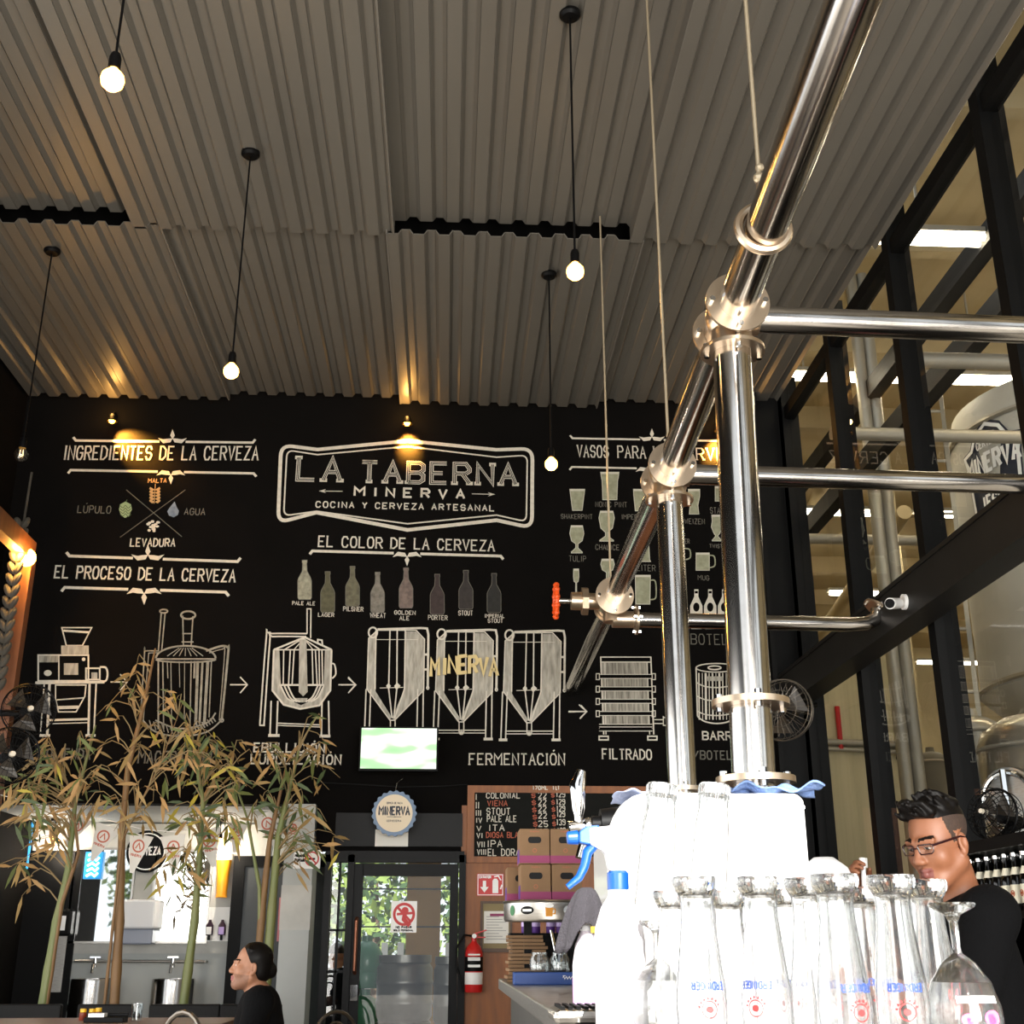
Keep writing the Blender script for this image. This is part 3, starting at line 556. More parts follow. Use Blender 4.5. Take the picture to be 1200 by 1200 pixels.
# three cone bottomed fermenters
def fermenter_drawing(dx, dy):
    d = Draw(400, 690, 4); f = lambda *ps: [(x + dx, y + dy) for x, y in ps]
    for q in ([(128, 235), (170, 195), (165, 240), (160, 480), (235, 600), (228, 615), (120, 470)], [(300, 200), (350, 200), (390, 240), (385, 478), (250, 615), (238, 606), (292, 478)]): d.fill(f(*q), 1)
    d.line(f((128, 232), (170, 194), (350, 194), (390, 236), (386, 476), (250, 616), (228, 616), (120, 470), (128, 232)), 5).line(f((165, 238), (360, 238)), 3)
    for x0, x1, x2 in ((228, 222, 238), (262, 260, 246), (300, 296, 250), (162, 158, 0)): d.line(f((x0, 196), (x1, 470)) + (f((x2, 606)) if x2 else []), 6)
    d.fill(f((210, 455), (222, 440), (232, 455), (222, 475))).fill(f((248, 455), (262, 440), (278, 455), (258, 475))).line(f((180, 465), (290, 462)), 3)
    d.arc(148 + dx, 205 + dy, 20, 24, 0, 360, 8).line(f((170, 190), (375, 184), (402, 186), (408, 215), (405, 465)), 10).arc(405 + dx, 464 + dy, 5, 7, 0, 360, 5).line(f((388, 308), (405, 308)), 10).line(f((388, 378), (405, 378)), 10)
    for x0, x1 in ((116, 108), (138, 130), (358, 354), (384, 382)): d.line(f((x0, 470), (x1, 690)), 6)
    d.line(f((130, 655), (356, 655)), 5).line(f((130, 668), (356, 668)), 4).line(f((230, 616), (230, 665)), 5).line(f((252, 616), (252, 665)), 5).disc(241 + dx, 668 + dy, 11, 9).line(f((98, 696), (138, 696)), 12).line(f((345, 696), (388, 696)), 12)
    d.done('painted_fermenter', [m_chalk, m_wash2])
fermenter_drawing(0, 0); fermenter_drawing(322, 8); fermenter_drawing(640, 12)
d = Draw(400, 690, 4).txt('FERMENTACIÓN', 600, 823, 1046, 824, 50, 6, .8)
for x0, x1, y in ((0, 68, 450), (1065, 1150, 575)): d.line([(x0, y), (x1, y)], 6).line([(x1 - 36, y - 32), (x1, y), (x1 - 32, y + 34)], 6)
d.done('painted_caption', m_chalk)
# plate filter, barrel
d = Draw(660, 690, 3.75)
d.fill([(168, 322), (372, 322), (380, 600), (172, 600)], 1).rect(165, 300, 385, 322, 5).line([(165, 300), (178, 640)], 6).line([(183, 322), (188, 640)], 4).line([(385, 300), (398, 640)], 6).line([(368, 322), (380, 640)], 4)
for k in range(6):
    y = 385 + k * 55 if k < 5 else 606
    y = [385, 440, 494, 548, 604, 616][k]; d.mb.k = 2; d.line([(160, y), (390, y)], 14); d.mb.k = 0; d.line([(158, y - 9), (392, y - 9)], 3).line([(158, y + 9), (392, y + 9)], 3)
    if k < 4:
        for x in (152, 398): d.rect(x - 7, y - 12, x + 7, y + 14, 4)
for x in (178, 392): d.rect(x - 20, 648, x + 20, 664, 6)
d.line([(400, 575), (440, 575), (440, 560)], 4).line([(400, 592), (440, 592), (440, 602)], 4).rect(440, 566, 464, 600, 4).fill([(90, 270), (108, 270), (106, 300), (92, 330)], 1)
d.txt('FILTRADO', 173, 746, 388, 750, 42, 6, .8).line([(23, 541), (102, 539)], 5).line([(78, 512), (103, 539), (76, 566)], 5); d.done('painted_plate_filter', [m_chalk, m_wash, m_wall])
d = Draw(660, 690, 3.75); d.arc(672, 347, 88, 19, 0, 360, 5).arc(665, 347, 28, 8, 0, 360, 6).line([(584, 347), (590, 560)], 6).line([(760, 347), (758, 560)], 6).curve([(590, 560), (620, 582), (672, 592), (725, 584), (758, 560)], 6)
for y in (412, 470, 535): d.curve([(586, y), (620, y + 16), (672, y + 22), (725, y + 16), (760, y)], 5)
for k in range(11): x = 596 + k * 15; d.line([(x, 370), (x + 2, 575)], [6, 3, 9, 4, 7, 3, 8, 5, 3, 8, 4][k])
d.mb.k = 1; d.fill([(632, 385), (700, 385), (704, 395), (700, 405), (634, 405)], 1); d.mb.k = 0
d.txt('BARRIL', 614, 662, 792, 664, 34, 6, .7); d.done('painted_barrel', [m_chalk, m_wash2]); Draw(660, 690, 3.75).txt('/BOTELLA', 575, 748, 800, 750, 36, 5, .7).done('painted_caption', m_dim)
# wooden letters fixed over the drawings
g = M((PY(543, 785, YB - .03))); d0 = PY(503, 793, YB - .02)
m_gold = mat('pale_wood_letters', '#d8c38a', .6)
o3 = thing('wall_letters', 'pale yellow wooden letters reading MINERVA above the television', 'sign', PY(543, 785, YB - .03))
for i, c in enumerate('MINERVA'):
    x0 = 505 + i * 12.0 - (3 if i > 1 else 0); yb = 794 - 5 * math.sin(PI * (i + .5) / 7); mb = M(o3.location)
    w_ = 9 if c != 'I' else 4
    text(mb, c, PY(x0, yb, YB - .018), PY(x0 + w_, yb - 1, YB - .018) - PY(x0, yb, YB - .018) if c != 'I' else Vector((.06, 0, 0)), Vector((0, 0, .15)), .03, nrm=NRM)
    mb.build('letter', m_gold, o3, solid=.015)
# ------------------------------------------------------------------ pendant bulbs, spots, the lamp on the timber post
m_bulb = mat('warm_bulb_glass', '#ffd9a0', .2, emit=9, ecol='#ffb04e')
m_bulbcore = mat('filament', '#fff0d0', .3, emit=4, ecol='#ffd08a')
m_dead = thin_glass('clear_bulb_glass', (.9, .88, .84), .12)
def lamp(name, loc, power, col, parent=None, rad=.05, kind='POINT'):
    ld = bpy.data.lights.new(name, kind); ld.energy = power; ld.color = col
    if kind != 'AREA': ld.shadow_soft_size = rad
    o = bpy.data.objects.new(name, ld); COL.objects.link(o); o.location = loc; o.parent = parent; return o
def pendant(bx, by, Y, ztop, label, lit=True, r=.047):
    p = PY(bx, by, Y); t = thing('pendant_bulb', label, 'lamp', (p.x, p.y, ztop), group='bare bulbs on long cords'); h = ztop - p.z
    M().lathe([(.0, .0), (.06, .0), (.06, -.02), (.045, -.035), (.0, -.04)]).build('ceiling_rose', m_rubber, t, smooth=True)
    M().tube([(0, 0, -.03), (0, 0, -h + .1)], .006, 6).build('cord', m_rubber, t)
    M().lathe([(.0, -h + .12), (.018, -h + .12), (.024, -h + .1), (.024, -h + .045), (.0, -h + .045)], n=16).build('socket', m_rubber, t, smooth=True)
    prof = [(.016, .05), (.02, .04), (.032, .028), (r * .93, .012), (r, -.008), (r * .9, -.03), (r * .55, -.047), (0, -.054)]
    b = M().lathe([(a, z - h) for a, z in prof], n=20).build('bulb', m_bulb if lit else m_dead, t, smooth=True)
    if not lit: M().tube([(-.01, 0, -h + .03), (-.012, 0, -h - .01), (0, 0, -h - .02), (.012, 0, -h - .01), (.01, 0, -h + .03)], .002, 6).build('filament', m_bulbcore, b)
    else: lamp('bulb_light', (0, 0, -h - .09), 5, (1, .62, .25), t, .04)
    return t
pendant(132, 92, 3.95, 6.182, 'lit pendant bulb nearest the entrance, its cord running out of the picture top')
pendant(271, 434, 6.6, 6.17, 'lit pendant bulb on a long slanting cord above the ingredients heading')
pendant(674, 317, 5.4, 6.30, 'lit pendant bulb on a long cord beneath the raised middle ceiling panel')
pendant(25, 532, 7.85, 6.172, 'unlit clear pendant bulb beside the left wall', False)
pendant(646, 543, 8.0, 6.177, 'lit pendant bulb hanging just right of the framed sign')
for (x, y), tx, lb in (((131, 494), 30, 'orange'), ((477, 497), 3, 'orange'), ((843, 505), -8, 'orange')):
    p = PY(x, y, YB - .13); t = thing('wall_spotlight', {131: 'small orange spotlight over the ingredients heading', 477: 'small orange spotlight over the framed sign', 843: 'small orange spotlight over the glasses heading, behind the steel pipe'}[x], 'spotlight', (p.x, p.y, p.z))
    M().tube([(0, .13, .1), (0, .05, .12), (0, 0, .06)], .009, 8).build('arm', m_rubber, t)
    M().lathe([(.03, .07), (.045, .03), (.05, .0), (.046, .0), (.03, .05)], n=20).build('shade', m_rubber, t, smooth=True)
    M().ball((0, 0, .012), .03, 12, 8).build('bulb', mat('amber_bulb', '#ffb040', .3, emit=40, ecol='#ff9a28'), t, smooth=True)
    q = PY(x + tx * .6, y + 17, YB); l = lamp('spot_beam', (0, -.0, -.05), 620, (1, .42, .05), t, .02, 'SPOT'); l.data.spot_size = R(75); l.data.spot_blend = .9
    l.rotation_euler = (q - p).to_track_quat('-Z', 'Y').to_euler()
    lamp('spot_spill', (0, -.05, .1), 5, (1, .5, .12), t, .03)
# timber post and beam at the left wall, lamp on it
m_tim = mat('reddish_timber', '#7a4a2a', .6, var=('#5f371d', 5, .6), stretch=(4, 4, .6))
pz = PY(36, 655, 9.6); b0 = PY(18, 850, 9.6); fr = thing('timber_frame', 'reddish timber post and beam standing at the left wall', 'frame', (pz.x - .02, 9.6, 0))
M().bx(-.05, .05, -.05, .05, 0, pz.z).build('post', m_tim, fr)
M().bar((0, 0, pz.z + .06), (-.02, -3.2, pz.z + .1), .1, .16).build('beam', m_tim, fr)
t = thing('post_lamp', 'glaring orange lamp at the top of the timber post', 'lamp', (pz.x, 9.5, pz.z - .02))
M().ball((0, 0, 0), .075, 20, 12).build('globe', mat('orange_globe', '#ffb040', .3, emit=45, ecol='#ffa53a'), t, smooth=True)
M().cyl((0, .06, 0), (0, .1, 0), .035, n=12).build('socket', m_rubber, t)
lamp('post_lamp_light', (0, -.16, 0), 90, (1, .5, .1), t, .07)
# plaited garland hanging beside the post
ga = thing('hanging_garland', 'grey plaited garland hanging left of the timber post', 'garland', (PY(14, 690, 9.4).x, 9.4, 0)); mg = mat('dry_grey_fibre', '#35312b', .9, var=('#4d483f', 8, .6))
M().tube([(0.02, 0, 5.0), (0, 0, 3.2)], .01, 6).build('cord', mg, ga)
mb = M()
for k in range(15):
    for sx in (-1, 1): mb.ball((sx * .028, 0, 4.55 - k * .095), (.03, .03, .06), 8, 6, Matrix.Rotation(sx * .45, 4, 'Y'))
mb.build('plait', mg, ga, smooth=True)
# wall fans
m_guard = mat('fan_guard_wire', '#6d665c', .4, .8); m_fanb = mat('fan_blade_dark', '#2b2620', .4, var=('#3a332a', 6, .5))
def wall_fan(c, r, yaw, label, dark, wall_pt, pitch=0):
    t = thing('wall_fan', label, 'fan', c); T = Matrix.Rotation(yaw, 4, 'Z') @ Matrix.Rotation(pitch, 4, 'X'); ax = T @ Vector((0, -1, 0)); g = M()
    for rr, dp in ((r, 0), (r * .97, .05), (r * .97, -.05), (r * .6, .075), (r * .3, .085)): g.ring(ax * dp, rr, .006 if rr == r else .0025, ax, 40, 6)
    for k in range(26):
        a = 2 * PI * k / 26
        for sg in (1, -1): g.tube([T @ Vector((r * q * math.cos(a), -sg * dp, r * q * math.sin(a))) for q, dp in ((.12, .088), (.5, .08), (.85, .06), (1, 0))], .0018, 4, caps=False)
    g.build('guard', m_rubber if dark else m_guard, t)
    b = M()
    for k in range(3):
        a0 = k * 2 * PI / 3 + .4; pts = []
        for q, w in ((.12, .25), (.5, .5), (.88, .55)): pts.append((T @ Vector((r * q * math.cos(a0 - w), .02, r * q * math.sin(a0 - w))), T @ Vector((r * q * math.cos(a0 + w), -.02, r * q * math.sin(a0 + w)))))
        for (p, q), (u, v) in zip(pts, pts[1:]): b.add([p, q, v, u], [(0, 1, 2, 3)])
    b.build('blades', m_fanb, t, solid=.004)
    M().cyl(ax * .06, ax * .1, r * .12, r * .09, 20).build('hub', mat('fan_hub_pale', '#d8cdb8', .4), t, smooth=True)
    M().cyl(ax * -.2, ax * -.04, r * .22, r * .26, 20).tube([ax * -.16, Vector(wall_pt) - Vector(c)], .025, 8).build('motor', m_rubber, t, smooth=True)
    return t
q = PY(917, 832, 9.0); wall_fan(q, .235, R(-38), 'round wire fan on the wall behind the thick steel pipe', False, (2.9, 9.3, q.z + .1))
q = PY(34, 832, 9.35); wall_fan(q, .2, R(28), 'black wall fan in front of the timber post', True, (XL, 9.5, q.z))
q = PY(12, 885, 8.9); wall_fan(q, .2, R(30), 'black wall fan at the picture edge below the other black fan', True, (XL, 9.0, q.z))
# security camera on the beam
q = PX(1050, 706, 2.8); t = thing('security_camera', 'white bullet security camera on the black beam', 'camera', q)
M().cyl((-.07, -.08, -.03), (.02, .02, 0), .035, n=20).build('body', m_white, t, smooth=True); M().cyl((-.075, -.086, -.031), (-.07, -.08, -.03), .03, n=20).build('lens', m_rubber, t)
M().cyl((.05, .02, .01), (.07, .02, .01), .05, n=20).tube([(.0, .01, 0), (.055, .02, .01)], .012, 8).build('mount', m_white, t, smooth=True)

# ------------------------------------------------------------------ the steel pipework
ZP = 3.43; XP = 1.05
r0 = .068
f1 = PY(860, 360, 3.8); f2 = PY(786, 552, 5.3); f3 = PY(716, 704, 7.6)
f1 = Vector((.995, 3.8, 3.45)); f2 = Vector((1.035, 5.32, 3.45)); f3 = Vector((1.06, 7.6, 3.45))
pw = thing('pipework', 'polished steel pipe run with flanged joints on two upright pipes', 'pipe', (1.04, 3.8, 1.73))
O = pw.location
def PM(): return M(O)
def pipe(name, pts, r, n=28): return PM().tube(pts, r, n).build(name, m_steel, pw, smooth=True)
pipe('overhead_pipe', [(.86, 0, 3.45), f1 + Vector((0, -.1, 0))], r0)
pipe('overhead_pipe', [f1 + Vector((0, .1, 0)), f2 + Vector((0, -.1, 0))], r0)
pipe('overhead_pipe', [f2 + Vector((0, .1, 0)), f3 + Vector((0, -.1, 0))], r0 * .97)
pipe('overhead_pipe', [f3 + Vector((0, .1, 0)), Vector((1.08, YB - .01, 3.45))], r0 * .9)
pipe('upright_pipe', [f1, Vector((.965, 3.8, 1.738))], .069)
pipe('upright_pipe', [f2, Vector((1.03, 5.32, 1.15))], .063)
m_fl = mat('cast_flange_metal', '#c9b49b', .3, .95)
def flange(parent, c, ax, r=.115, t=.014):
    ax = Vector(ax).normalized(); c = Vector(c); f = PM().cyl(c - ax * t / 2, c + ax * t / 2, r, n=36).build('flange', m_fl, parent, smooth=True)
    u = ax.orthogonal().normalized(); w = ax.cross(u)
    for k in range(4):
        a = PI / 4 + k * PI / 2; q = c + (u * math.cos(a) + w * math.sin(a)) * r * .82
        PM().cyl(q - ax * .028, q + ax * .028, .011, n=6).build('bolt', m_chrome, f)
    return f
def cross(c, r, down=True, right=.1):
    bd = PM().ball(c, r * 1.35, 24, 16).cyl(c + Vector((0, -.11, 0)), c + Vector((0, .11, 0)), r * 1.08).cyl(c, c + Vector((right, 0, 0)), r * .9)
    if down: bd.cyl(c, c + Vector((0, 0, -.13)), r * 1.08)
    o = bd.build('cross_joint', m_fl, pw, smooth=True)
    flange(pw, c + Vector((0, -.115, 0)), (0, 1, 0)); flange(pw, c + Vector((0, .12, 0)), (0, 1, 0))
    if down: flange(pw, c + Vector((0, 0, -.135)), (0, 0, 1))
    return o
cross(f1, r0); cross(f2, r0)
pipe('branch_pipe', [f1 + Vector((.05, 0, .0)), f1 + Vector((1.87, .05, 0))], .05)
pipe('branch_pipe', [f2 + Vector((.05, 0, .0)), f2 + Vector((1.85, .05, 0))], .05)
pipe('branch_pipe', [f3 + Vector((.05, 0, -.12)), f3 + Vector((1.6, .05, -.12)), f3 + Vector((1.72, .05, -.11)), f3 + Vector((1.79, .05, -.08)), f3 + Vector((1.81, .05, -.02))], .05)
flange(pw, f3 + Vector((.16, 0, -.12)), (1, 0, 0), .1); flange(pw, f3 + Vector((1.81, .05, -.01)), (.6, 0, .8), .1)
flange(pw, f1 + Vector((1.85, .05, 0)), (1, 0, 0), .09); flange(pw, f2 + Vector((1.83, .05, 0)), (1, 0, 0), .09)
PM().ball(f3, .1, 20, 14).cyl(f3 + Vector((0, -.14, 0)), f3 + Vector((0, .14, 0)), .08).cyl(f3, f3 + Vector((-.2, 0, 0)), .055).cyl(f3, f3 + Vector((0, 0, -.14)), .06).cyl(f3 + Vector((0, 0, -.12)), f3 + Vector((.14, 0, -.12)), .055).build('valve_body', m_fl, pw, smooth=True)
flange(pw, f3 + Vector((0, -.15, 0)), (0, 1, 0), .125); flange(pw, f3 + Vector((0, .16, 0)), (0, 1, 0), .1); PM().cyl(f3 + Vector((-.2, 0, 0)), f3 + Vector((-.16, 0, 0)), .095, n=8).cyl(f3 + Vector((-.27, 0, 0)), f3 + Vector((-.2, 0, 0)), .06).build('bonnet', m_fl, pw, smooth=True)
hw = PM().cyl(f3 + Vector((-.36, 0, 0)), f3 + Vector((-.26, 0, 0)), .016, n=10).build('valve_stem', m_chrome, pw, smooth=True)
mb = PM().ring(f3 + Vector((-.37, 0, 0)), .105, .014, (1, 0, 0), 36, 8)
for k in range(5):
    a = k * 2 * PI / 5; mb.cyl(f3 + Vector((-.37, 0, 0)), f3 + Vector((-.37, .105 * math.cos(a), .105 * math.sin(a))), .009, n=6)
for k in range(12):
    a = k * 2 * PI / 12; mb.ball(f3 + Vector((-.37, .108 * math.cos(a), .108 * math.sin(a))), .019, 8, 6)
mb.build('hand_wheel', mat('orange_enamel', '#e8541a', .4), pw, smooth=True, label='orange valve hand wheel')
for z in (2.04, 1.795): flange(pw, Vector((.972, 3.8, z)), (0, 0, 1), .125, .02)
flange(pw, Vector((1.031, 5.32, 1.95)), (0, 0, 1), .105, .018)
PM().ring(Vector((.97, 3.22, 3.45)), r0 + .012, .016, (0, 1, 0), 32, 8).cyl((.97, 3.22, 3.53), (.97, 3.22, 3.62), .012, n=8).build('hanger_clamp', m_fl, pw, smooth=True)
# suspension wires from the roof
m_wire = mat('twisted_wire', '#b9aa90', .4, .7)
def wire(top, bot, label):
    t = tag(M(bot).tube([top, bot], .007, 6).ball(Vector(bot) + Vector((0, 0, .02)), .02, 8, 6).ball(Vector(bot) + Vector((.005, 0, .06)), .015, 8, 6).build('suspension_wire', m_wire), label, 'wire')
wire((.95, 3.1, 6.25), (.97, 3.22, 3.62), 'suspension wire holding the thick overhead pipe nearest the entrance')
wire((1.0, 5.1, 6.3), (1.02, 5.2, 3.54), 'suspension wire down to the middle pipe joint')
wire((1.03, 7.4, 6.3), (1.05, 7.55, 3.54), 'suspension wire down to the pipe joint with orange valve wheel')
# ------------------------------------------------------------------ bar counter and what stands on it
ZB = 1.15
m_lq = solid_glass('drinking_glass', (.99, .995, .995), .14)
m_jar = thin_glass('jar_glass', (.93, .95, .95), .1)
m_enam = mat('white_enamel', '#f4f4f2', .25, coat=.5)
m_plw = mat('white_plastic', '#eeeef0', .4)
m_blue = mat('blue_plastic', '#0b4a9c', .35)
m_pink = mat('magenta_print', '#8c2f5c', .6)
bar = thing('bar_counter', 'long stainless steel bar counter running back from the glasses', 'counter', (.72, 4, 0))
M((.72, 4, 0)).bx(.27, 1.16, 1.45, 6.45, ZB - .05, ZB).build('worktop', m_brush, bar, bevel=.006)
M((.72, 4, 0)).bx(.33, 1.12, 1.5, 6.4, .12, ZB - .05).build('body', mat('steel_cladding', '#7d7b78', .4, .9, var=('#6d6b69', 3, .6)), bar)
M((.72, 4, 0)).bx(.38, 1.1, 1.55, 6.35, 0, .12).build('plinth', m_black, bar)
# white beer tower
a = PY(712, 1000, 3.62); b = PY(948, 1000, 3.62); xa, xb, zt = a.x, b.x, 1.735
tw = thing('beer_tower', 'big white enamelled beer tower with the thick steel pipe rising from it', 'beer tower', ((xa + xb) / 2, 3.8, ZB))
prof = [(xb, ZB), (xb, zt - .02), (xb - .02, zt)] + [(xa + .13 - .13 * math.sin(k * PI / 16), zt - .16 + .16 * math.cos(k * PI / 16)) for k in range(9)] + [(xa, zt - .3), (xa + .05, zt - .36), (xa + .1, ZB)]
M(tw.location).ext([(x, 3.62, z) for x, z in prof], (0, .36, 0)).build('cabinet', m_enam, tw, bevel=.012)
c = Vector((xa + .01, 3.7, PY(706, 968, 3.7).z))
M(tw.location).cyl(c + Vector((-.02, 0, 0)), c + Vector((.05, 0, 0)), .05, .058).cyl(c + Vector((-.045, 0, 0)), c + Vector((-.02, 0, 0)), .03).build('collar', m_rubber, tw, smooth=True)
for px, py in ((748, 948), (940, 946)):
    q = PY(px, py, 3.615); M(tw.location).cyl(q, q + Vector((0, .012, 0)), .008, n=12).build('screw', m_chrome, tw)
fa = M(tw.location).tube([c + Vector((-.04, 0, 0)), c + Vector((-.09, 0, .0)), c + Vector((-.115, 0, -.005))], [.018, .016, .02], 14).ball(c + Vector((-.055, 0, 0)), .026, 14, 10).tube([c + Vector((-.062, -.01, -.005)), c + Vector((-.075, -.02, -.05)), c + Vector((-.09, -.03, -.095))], [.012, .012, .011], 12).build('faucet', m_chrome, tw, smooth=True)
q = c + Vector((-.085, 0, .0)); M(tw.location).tube([q, q + Vector((0, 0, .03)), q + Vector((.0, 0, .05)), q + Vector((-.002, 0, .12)), q + Vector((.012, 0, .165))], [.012, .014, .02, .026, .014], 10).build('tap_handle', m_chrome, fa, smooth=True)
# cloths on the tower
def cloth(name, label, x0, x1, y0, y1, z, m, seed, amp=.012, hang=0, cat='cloth'):
    rn = random.Random(seed); nx, ny = 24, 14; mb = M(((x0 + x1) / 2, (y0 + y1) / 2, z)); vs = []
    ph = [rn.uniform(0, 6) for _ in range(6)]
    for j in range(ny + 1):
        for i in range(nx + 1):
            u, v = i / nx, j / ny; w = amp * (1 + .6 * math.sin(9 * u + ph[0] + 3 * v) + .5 * math.sin(17 * u - 5 * v + ph[1]) + .4 * math.sin(12 * v + ph[2]))
            x = x0 + (x1 - x0) * u + .008 * math.sin(7 * v + ph[3]); y = y0 + (y1 - y0) * v + .012 * math.sin(6 * u + ph[4])
            zz = z + max(.002, w)
            if hang and y < y0 + .03: zz -= hang * (1 - (y - y0 + .02) / .05) * (.5 + .5 * math.sin(11 * u))
            vs.append((x, y, zz))
    mb.add(vs, [(j * (nx + 1) + i, j * (nx + 1) + i + 1, (j + 1) * (nx + 1) + i + 1, (j + 1) * (nx + 1) + i) for j in range(ny) for i in range(nx)])
    return tag(mb.build(name, m, smooth=True, solid=.004), label, cat)
m_tow = mat('blue_terry', '#5f7fb8', .95, var=('#8298c4', 40, .6), bump=(120, .6)); m_tow2 = mat('pale_blue_terry', '#a9b3d2', .95, bump=(120, .6))
x1 = PY(765, 935, 3.7).x; x2 = PY(838, 930, 3.7).x; x3 = PY(955, 930, 3.7).x
cloth('bar_cloth', 'pale blue cloth on the tap end of the white beer tower', xa + .05, x1 + .06, 3.63, 3.94, zt, m_tow2, 1, .008)
cloth('bar_cloth', 'rumpled blue cloth beside the thick pipe on the beer tower', x2 + .06 - .03, x3, 3.615, 3.74, zt, m_tow, 2, .016)
# glasses: lathed with wall thickness, standing upside down on their rims
def glass_mesh(out, wall=.0028, floor_=.02):
    """out = outer profile from the foot (top) to the rim (bottom): z measured from the rim up"""
    inner = [(max(r - wall, .0), z) for r, z in reversed(out) if z < out[0][1] - floor_]
    top = inner[-1]; prof = [(0, out[0][1])] + out + [(out[-1][0] - wall * .5, 0)] + inner[1:] + [(top[0] * .6, top[1] + .006), (0, top[1] + .008)]
    return M().lathe(prof, n=40)
def wrap(mb, rf, ang=0):
    for i, v in enumerate(mb.v):
        r = rf(v.z) + .0008 - v.y; a = -PI / 2 + v.x / max(r, .01) + ang; mb.v[i] = Vector((r * math.cos(a), r * math.sin(a), v.z))
    return mb
def prof_r(out):
    o = sorted(out, key=lambda p: p[1])
    def f(z):
        for (r0_, z0), (r1_, z1) in zip(o, o[1:]):
            if z0 <= z <= z1: return r0_ + (r1_ - r0_) * (z - z0) / max(1e-6, z1 - z0)
        return o[-1][0]
    return f
m_dblue = mat('blue_glass_print', '#1f3f8f', .5); m_dred = mat('red_glass_print', '#c22a2a', .5); m_dgold = mat('gold_glass_print', '#d69a2a', .4)
wz = [(.036, .258), (.0385, .252), (.0375, .243), (.029, .228), (.0265, .215), (.0275, .19), (.033, .14), (.039, .09), (.0405, .06), (.039, .03), (.0365, 0)]
def print_on(t, out, word, z, ang):
    f = prof_r(out)
    w = M(); text(w, word, (.026, 0, z + .011), (-.052, 0, 0), (0, 0, -.0105), .0022); wrap(w, f, ang).build('printed_name', m_dblue, t)
    e = M(); zc = z - .028
    e.ribbon([(.012 * math.cos(2 * PI * k / 20), 0, zc + .012 * math.sin(2 * PI * k / 20)) for k in range(21)], .0018, (0, -1, 0))
    for k in range(7): a = PI * (.1 + .13 * k); e.poly([((.016 + .003 * (q % 2)) * math.cos(a + .14 * q), 0, zc + (.0155 + .0035 * (q % 2)) * math.sin(a + .14 * q)) for q in (0, 1, 2)] + [(.014 * math.cos(a + .14), 0, zc + .014 * math.sin(a + .14))])
    e.poly([(.006 * math.cos(2 * PI * k / 12), 0, zc + .005 * math.sin(2 * PI * k / 12)) for k in range(12)])
    wrap(e, f, ang).build('printed_emblem', m_dred, t)
def weizen(px, Y, label, s=1, ang=0, mark=True, py=1030):
    p = PY(px, py, Y); out = [(r * s, z * s) for r, z in wz]
    t = thing('wheat_beer_glass', label, 'glass', (p.x, Y, ZB), group='wheat beer glasses standing upside down on the bar')
    glass_mesh(out).build('body', m_lq, t, smooth=True)
    if mark: print_on(t, out, 'ERDINGER', .088 * s, ang)
    return t
weizen(815, 2.0, 'upside-down wheat beer glass at the tap end of the front row', .995, .1)
weizen(889, 2.02, 'upside-down wheat beer glass second along the front row, before the white tower', 1.0, -.7)
weizen(945, 2.05, 'upside-down wheat beer glass third along the front row', 1.0, .9)
weizen(977, 1.9, 'upside-down wheat beer glass set forward in the middle of the row', .99, .3)
weizen(1043, 1.92, 'upside-down wheat beer glass set forward, below the barman\'s chin', .99, -.2)
weizen(1082, 2.1, 'upside-down wheat beer glass next to the round goblet', 1.0, .5)
weizen(851, 2.24, 'upside-down wheat beer glass behind the first two of the front row', .95, 1.5)
weizen(787, 2.25, 'upside-down wheat beer glass behind the spray bottle end of the row', .95, 0, False)
weizen(920, 2.26, 'upside-down wheat beer glass half hidden behind the second and third', .97, -.4)
weizen(1008, 2.26, 'upside-down wheat beer glass half hidden between the two set forward', .98, .2)
sn = [(.034, .214), (.0355, .211), (.034, .208), (.012, .196), (.007, .186), (.006, .15), (.008, .14), (.024, .128), (.044, .1), (.054, .066), (.055, .045), (.05, .02), (.043, 0)]
def goblet(px, py, Y, label, s=1, deco=True):
    p = PY(px, py, Y); out = [(r * s, z * s) for r, z in sn]; t = thing('goblet', label, 'glass', (p.x, Y, ZB), rz=0)
    bw = [q for q in out if q[1] < .145 * s]; inner = [(max(r - .002, .0), z) for r, z in reversed(bw)][:-2]
    M().lathe([(0, out[0][1])] + out + inner[0:] + [(0, .128 * s)], n=44).build('body', m_lq, t, smooth=True)
    if deco:
        f = prof_r(out); w = M(); w.poly([(-.034, 0, .082), (.03, 0, .082), (.03, 0, .072), (-.034, 0, .072)]); wrap(w, f, .1).build('printed_band', m_white, t)
        w = M()
        for cx, cz, rx, rz_ in ((.016, .052, .014, .011), (-.02, .05, .012, .009)): w.poly([(cx + rx * math.cos(2 * PI * k / 16), 0, cz + rz_ * math.sin(2 * PI * k / 16)) for k in range(16)])
        wrap(w, f, .1).build('printed_patch', mat('pink_glass_print', '#ee6aa5', .5), t)
    return t
goblet(1115, 1062, 1.9, 'round upside-down goblet with pink print before the barman\'s arm')
goblet(768, 1075, 2.35, 'upside-down goblet tucked between the spray bottle and wheat beer glasses', .92, False)
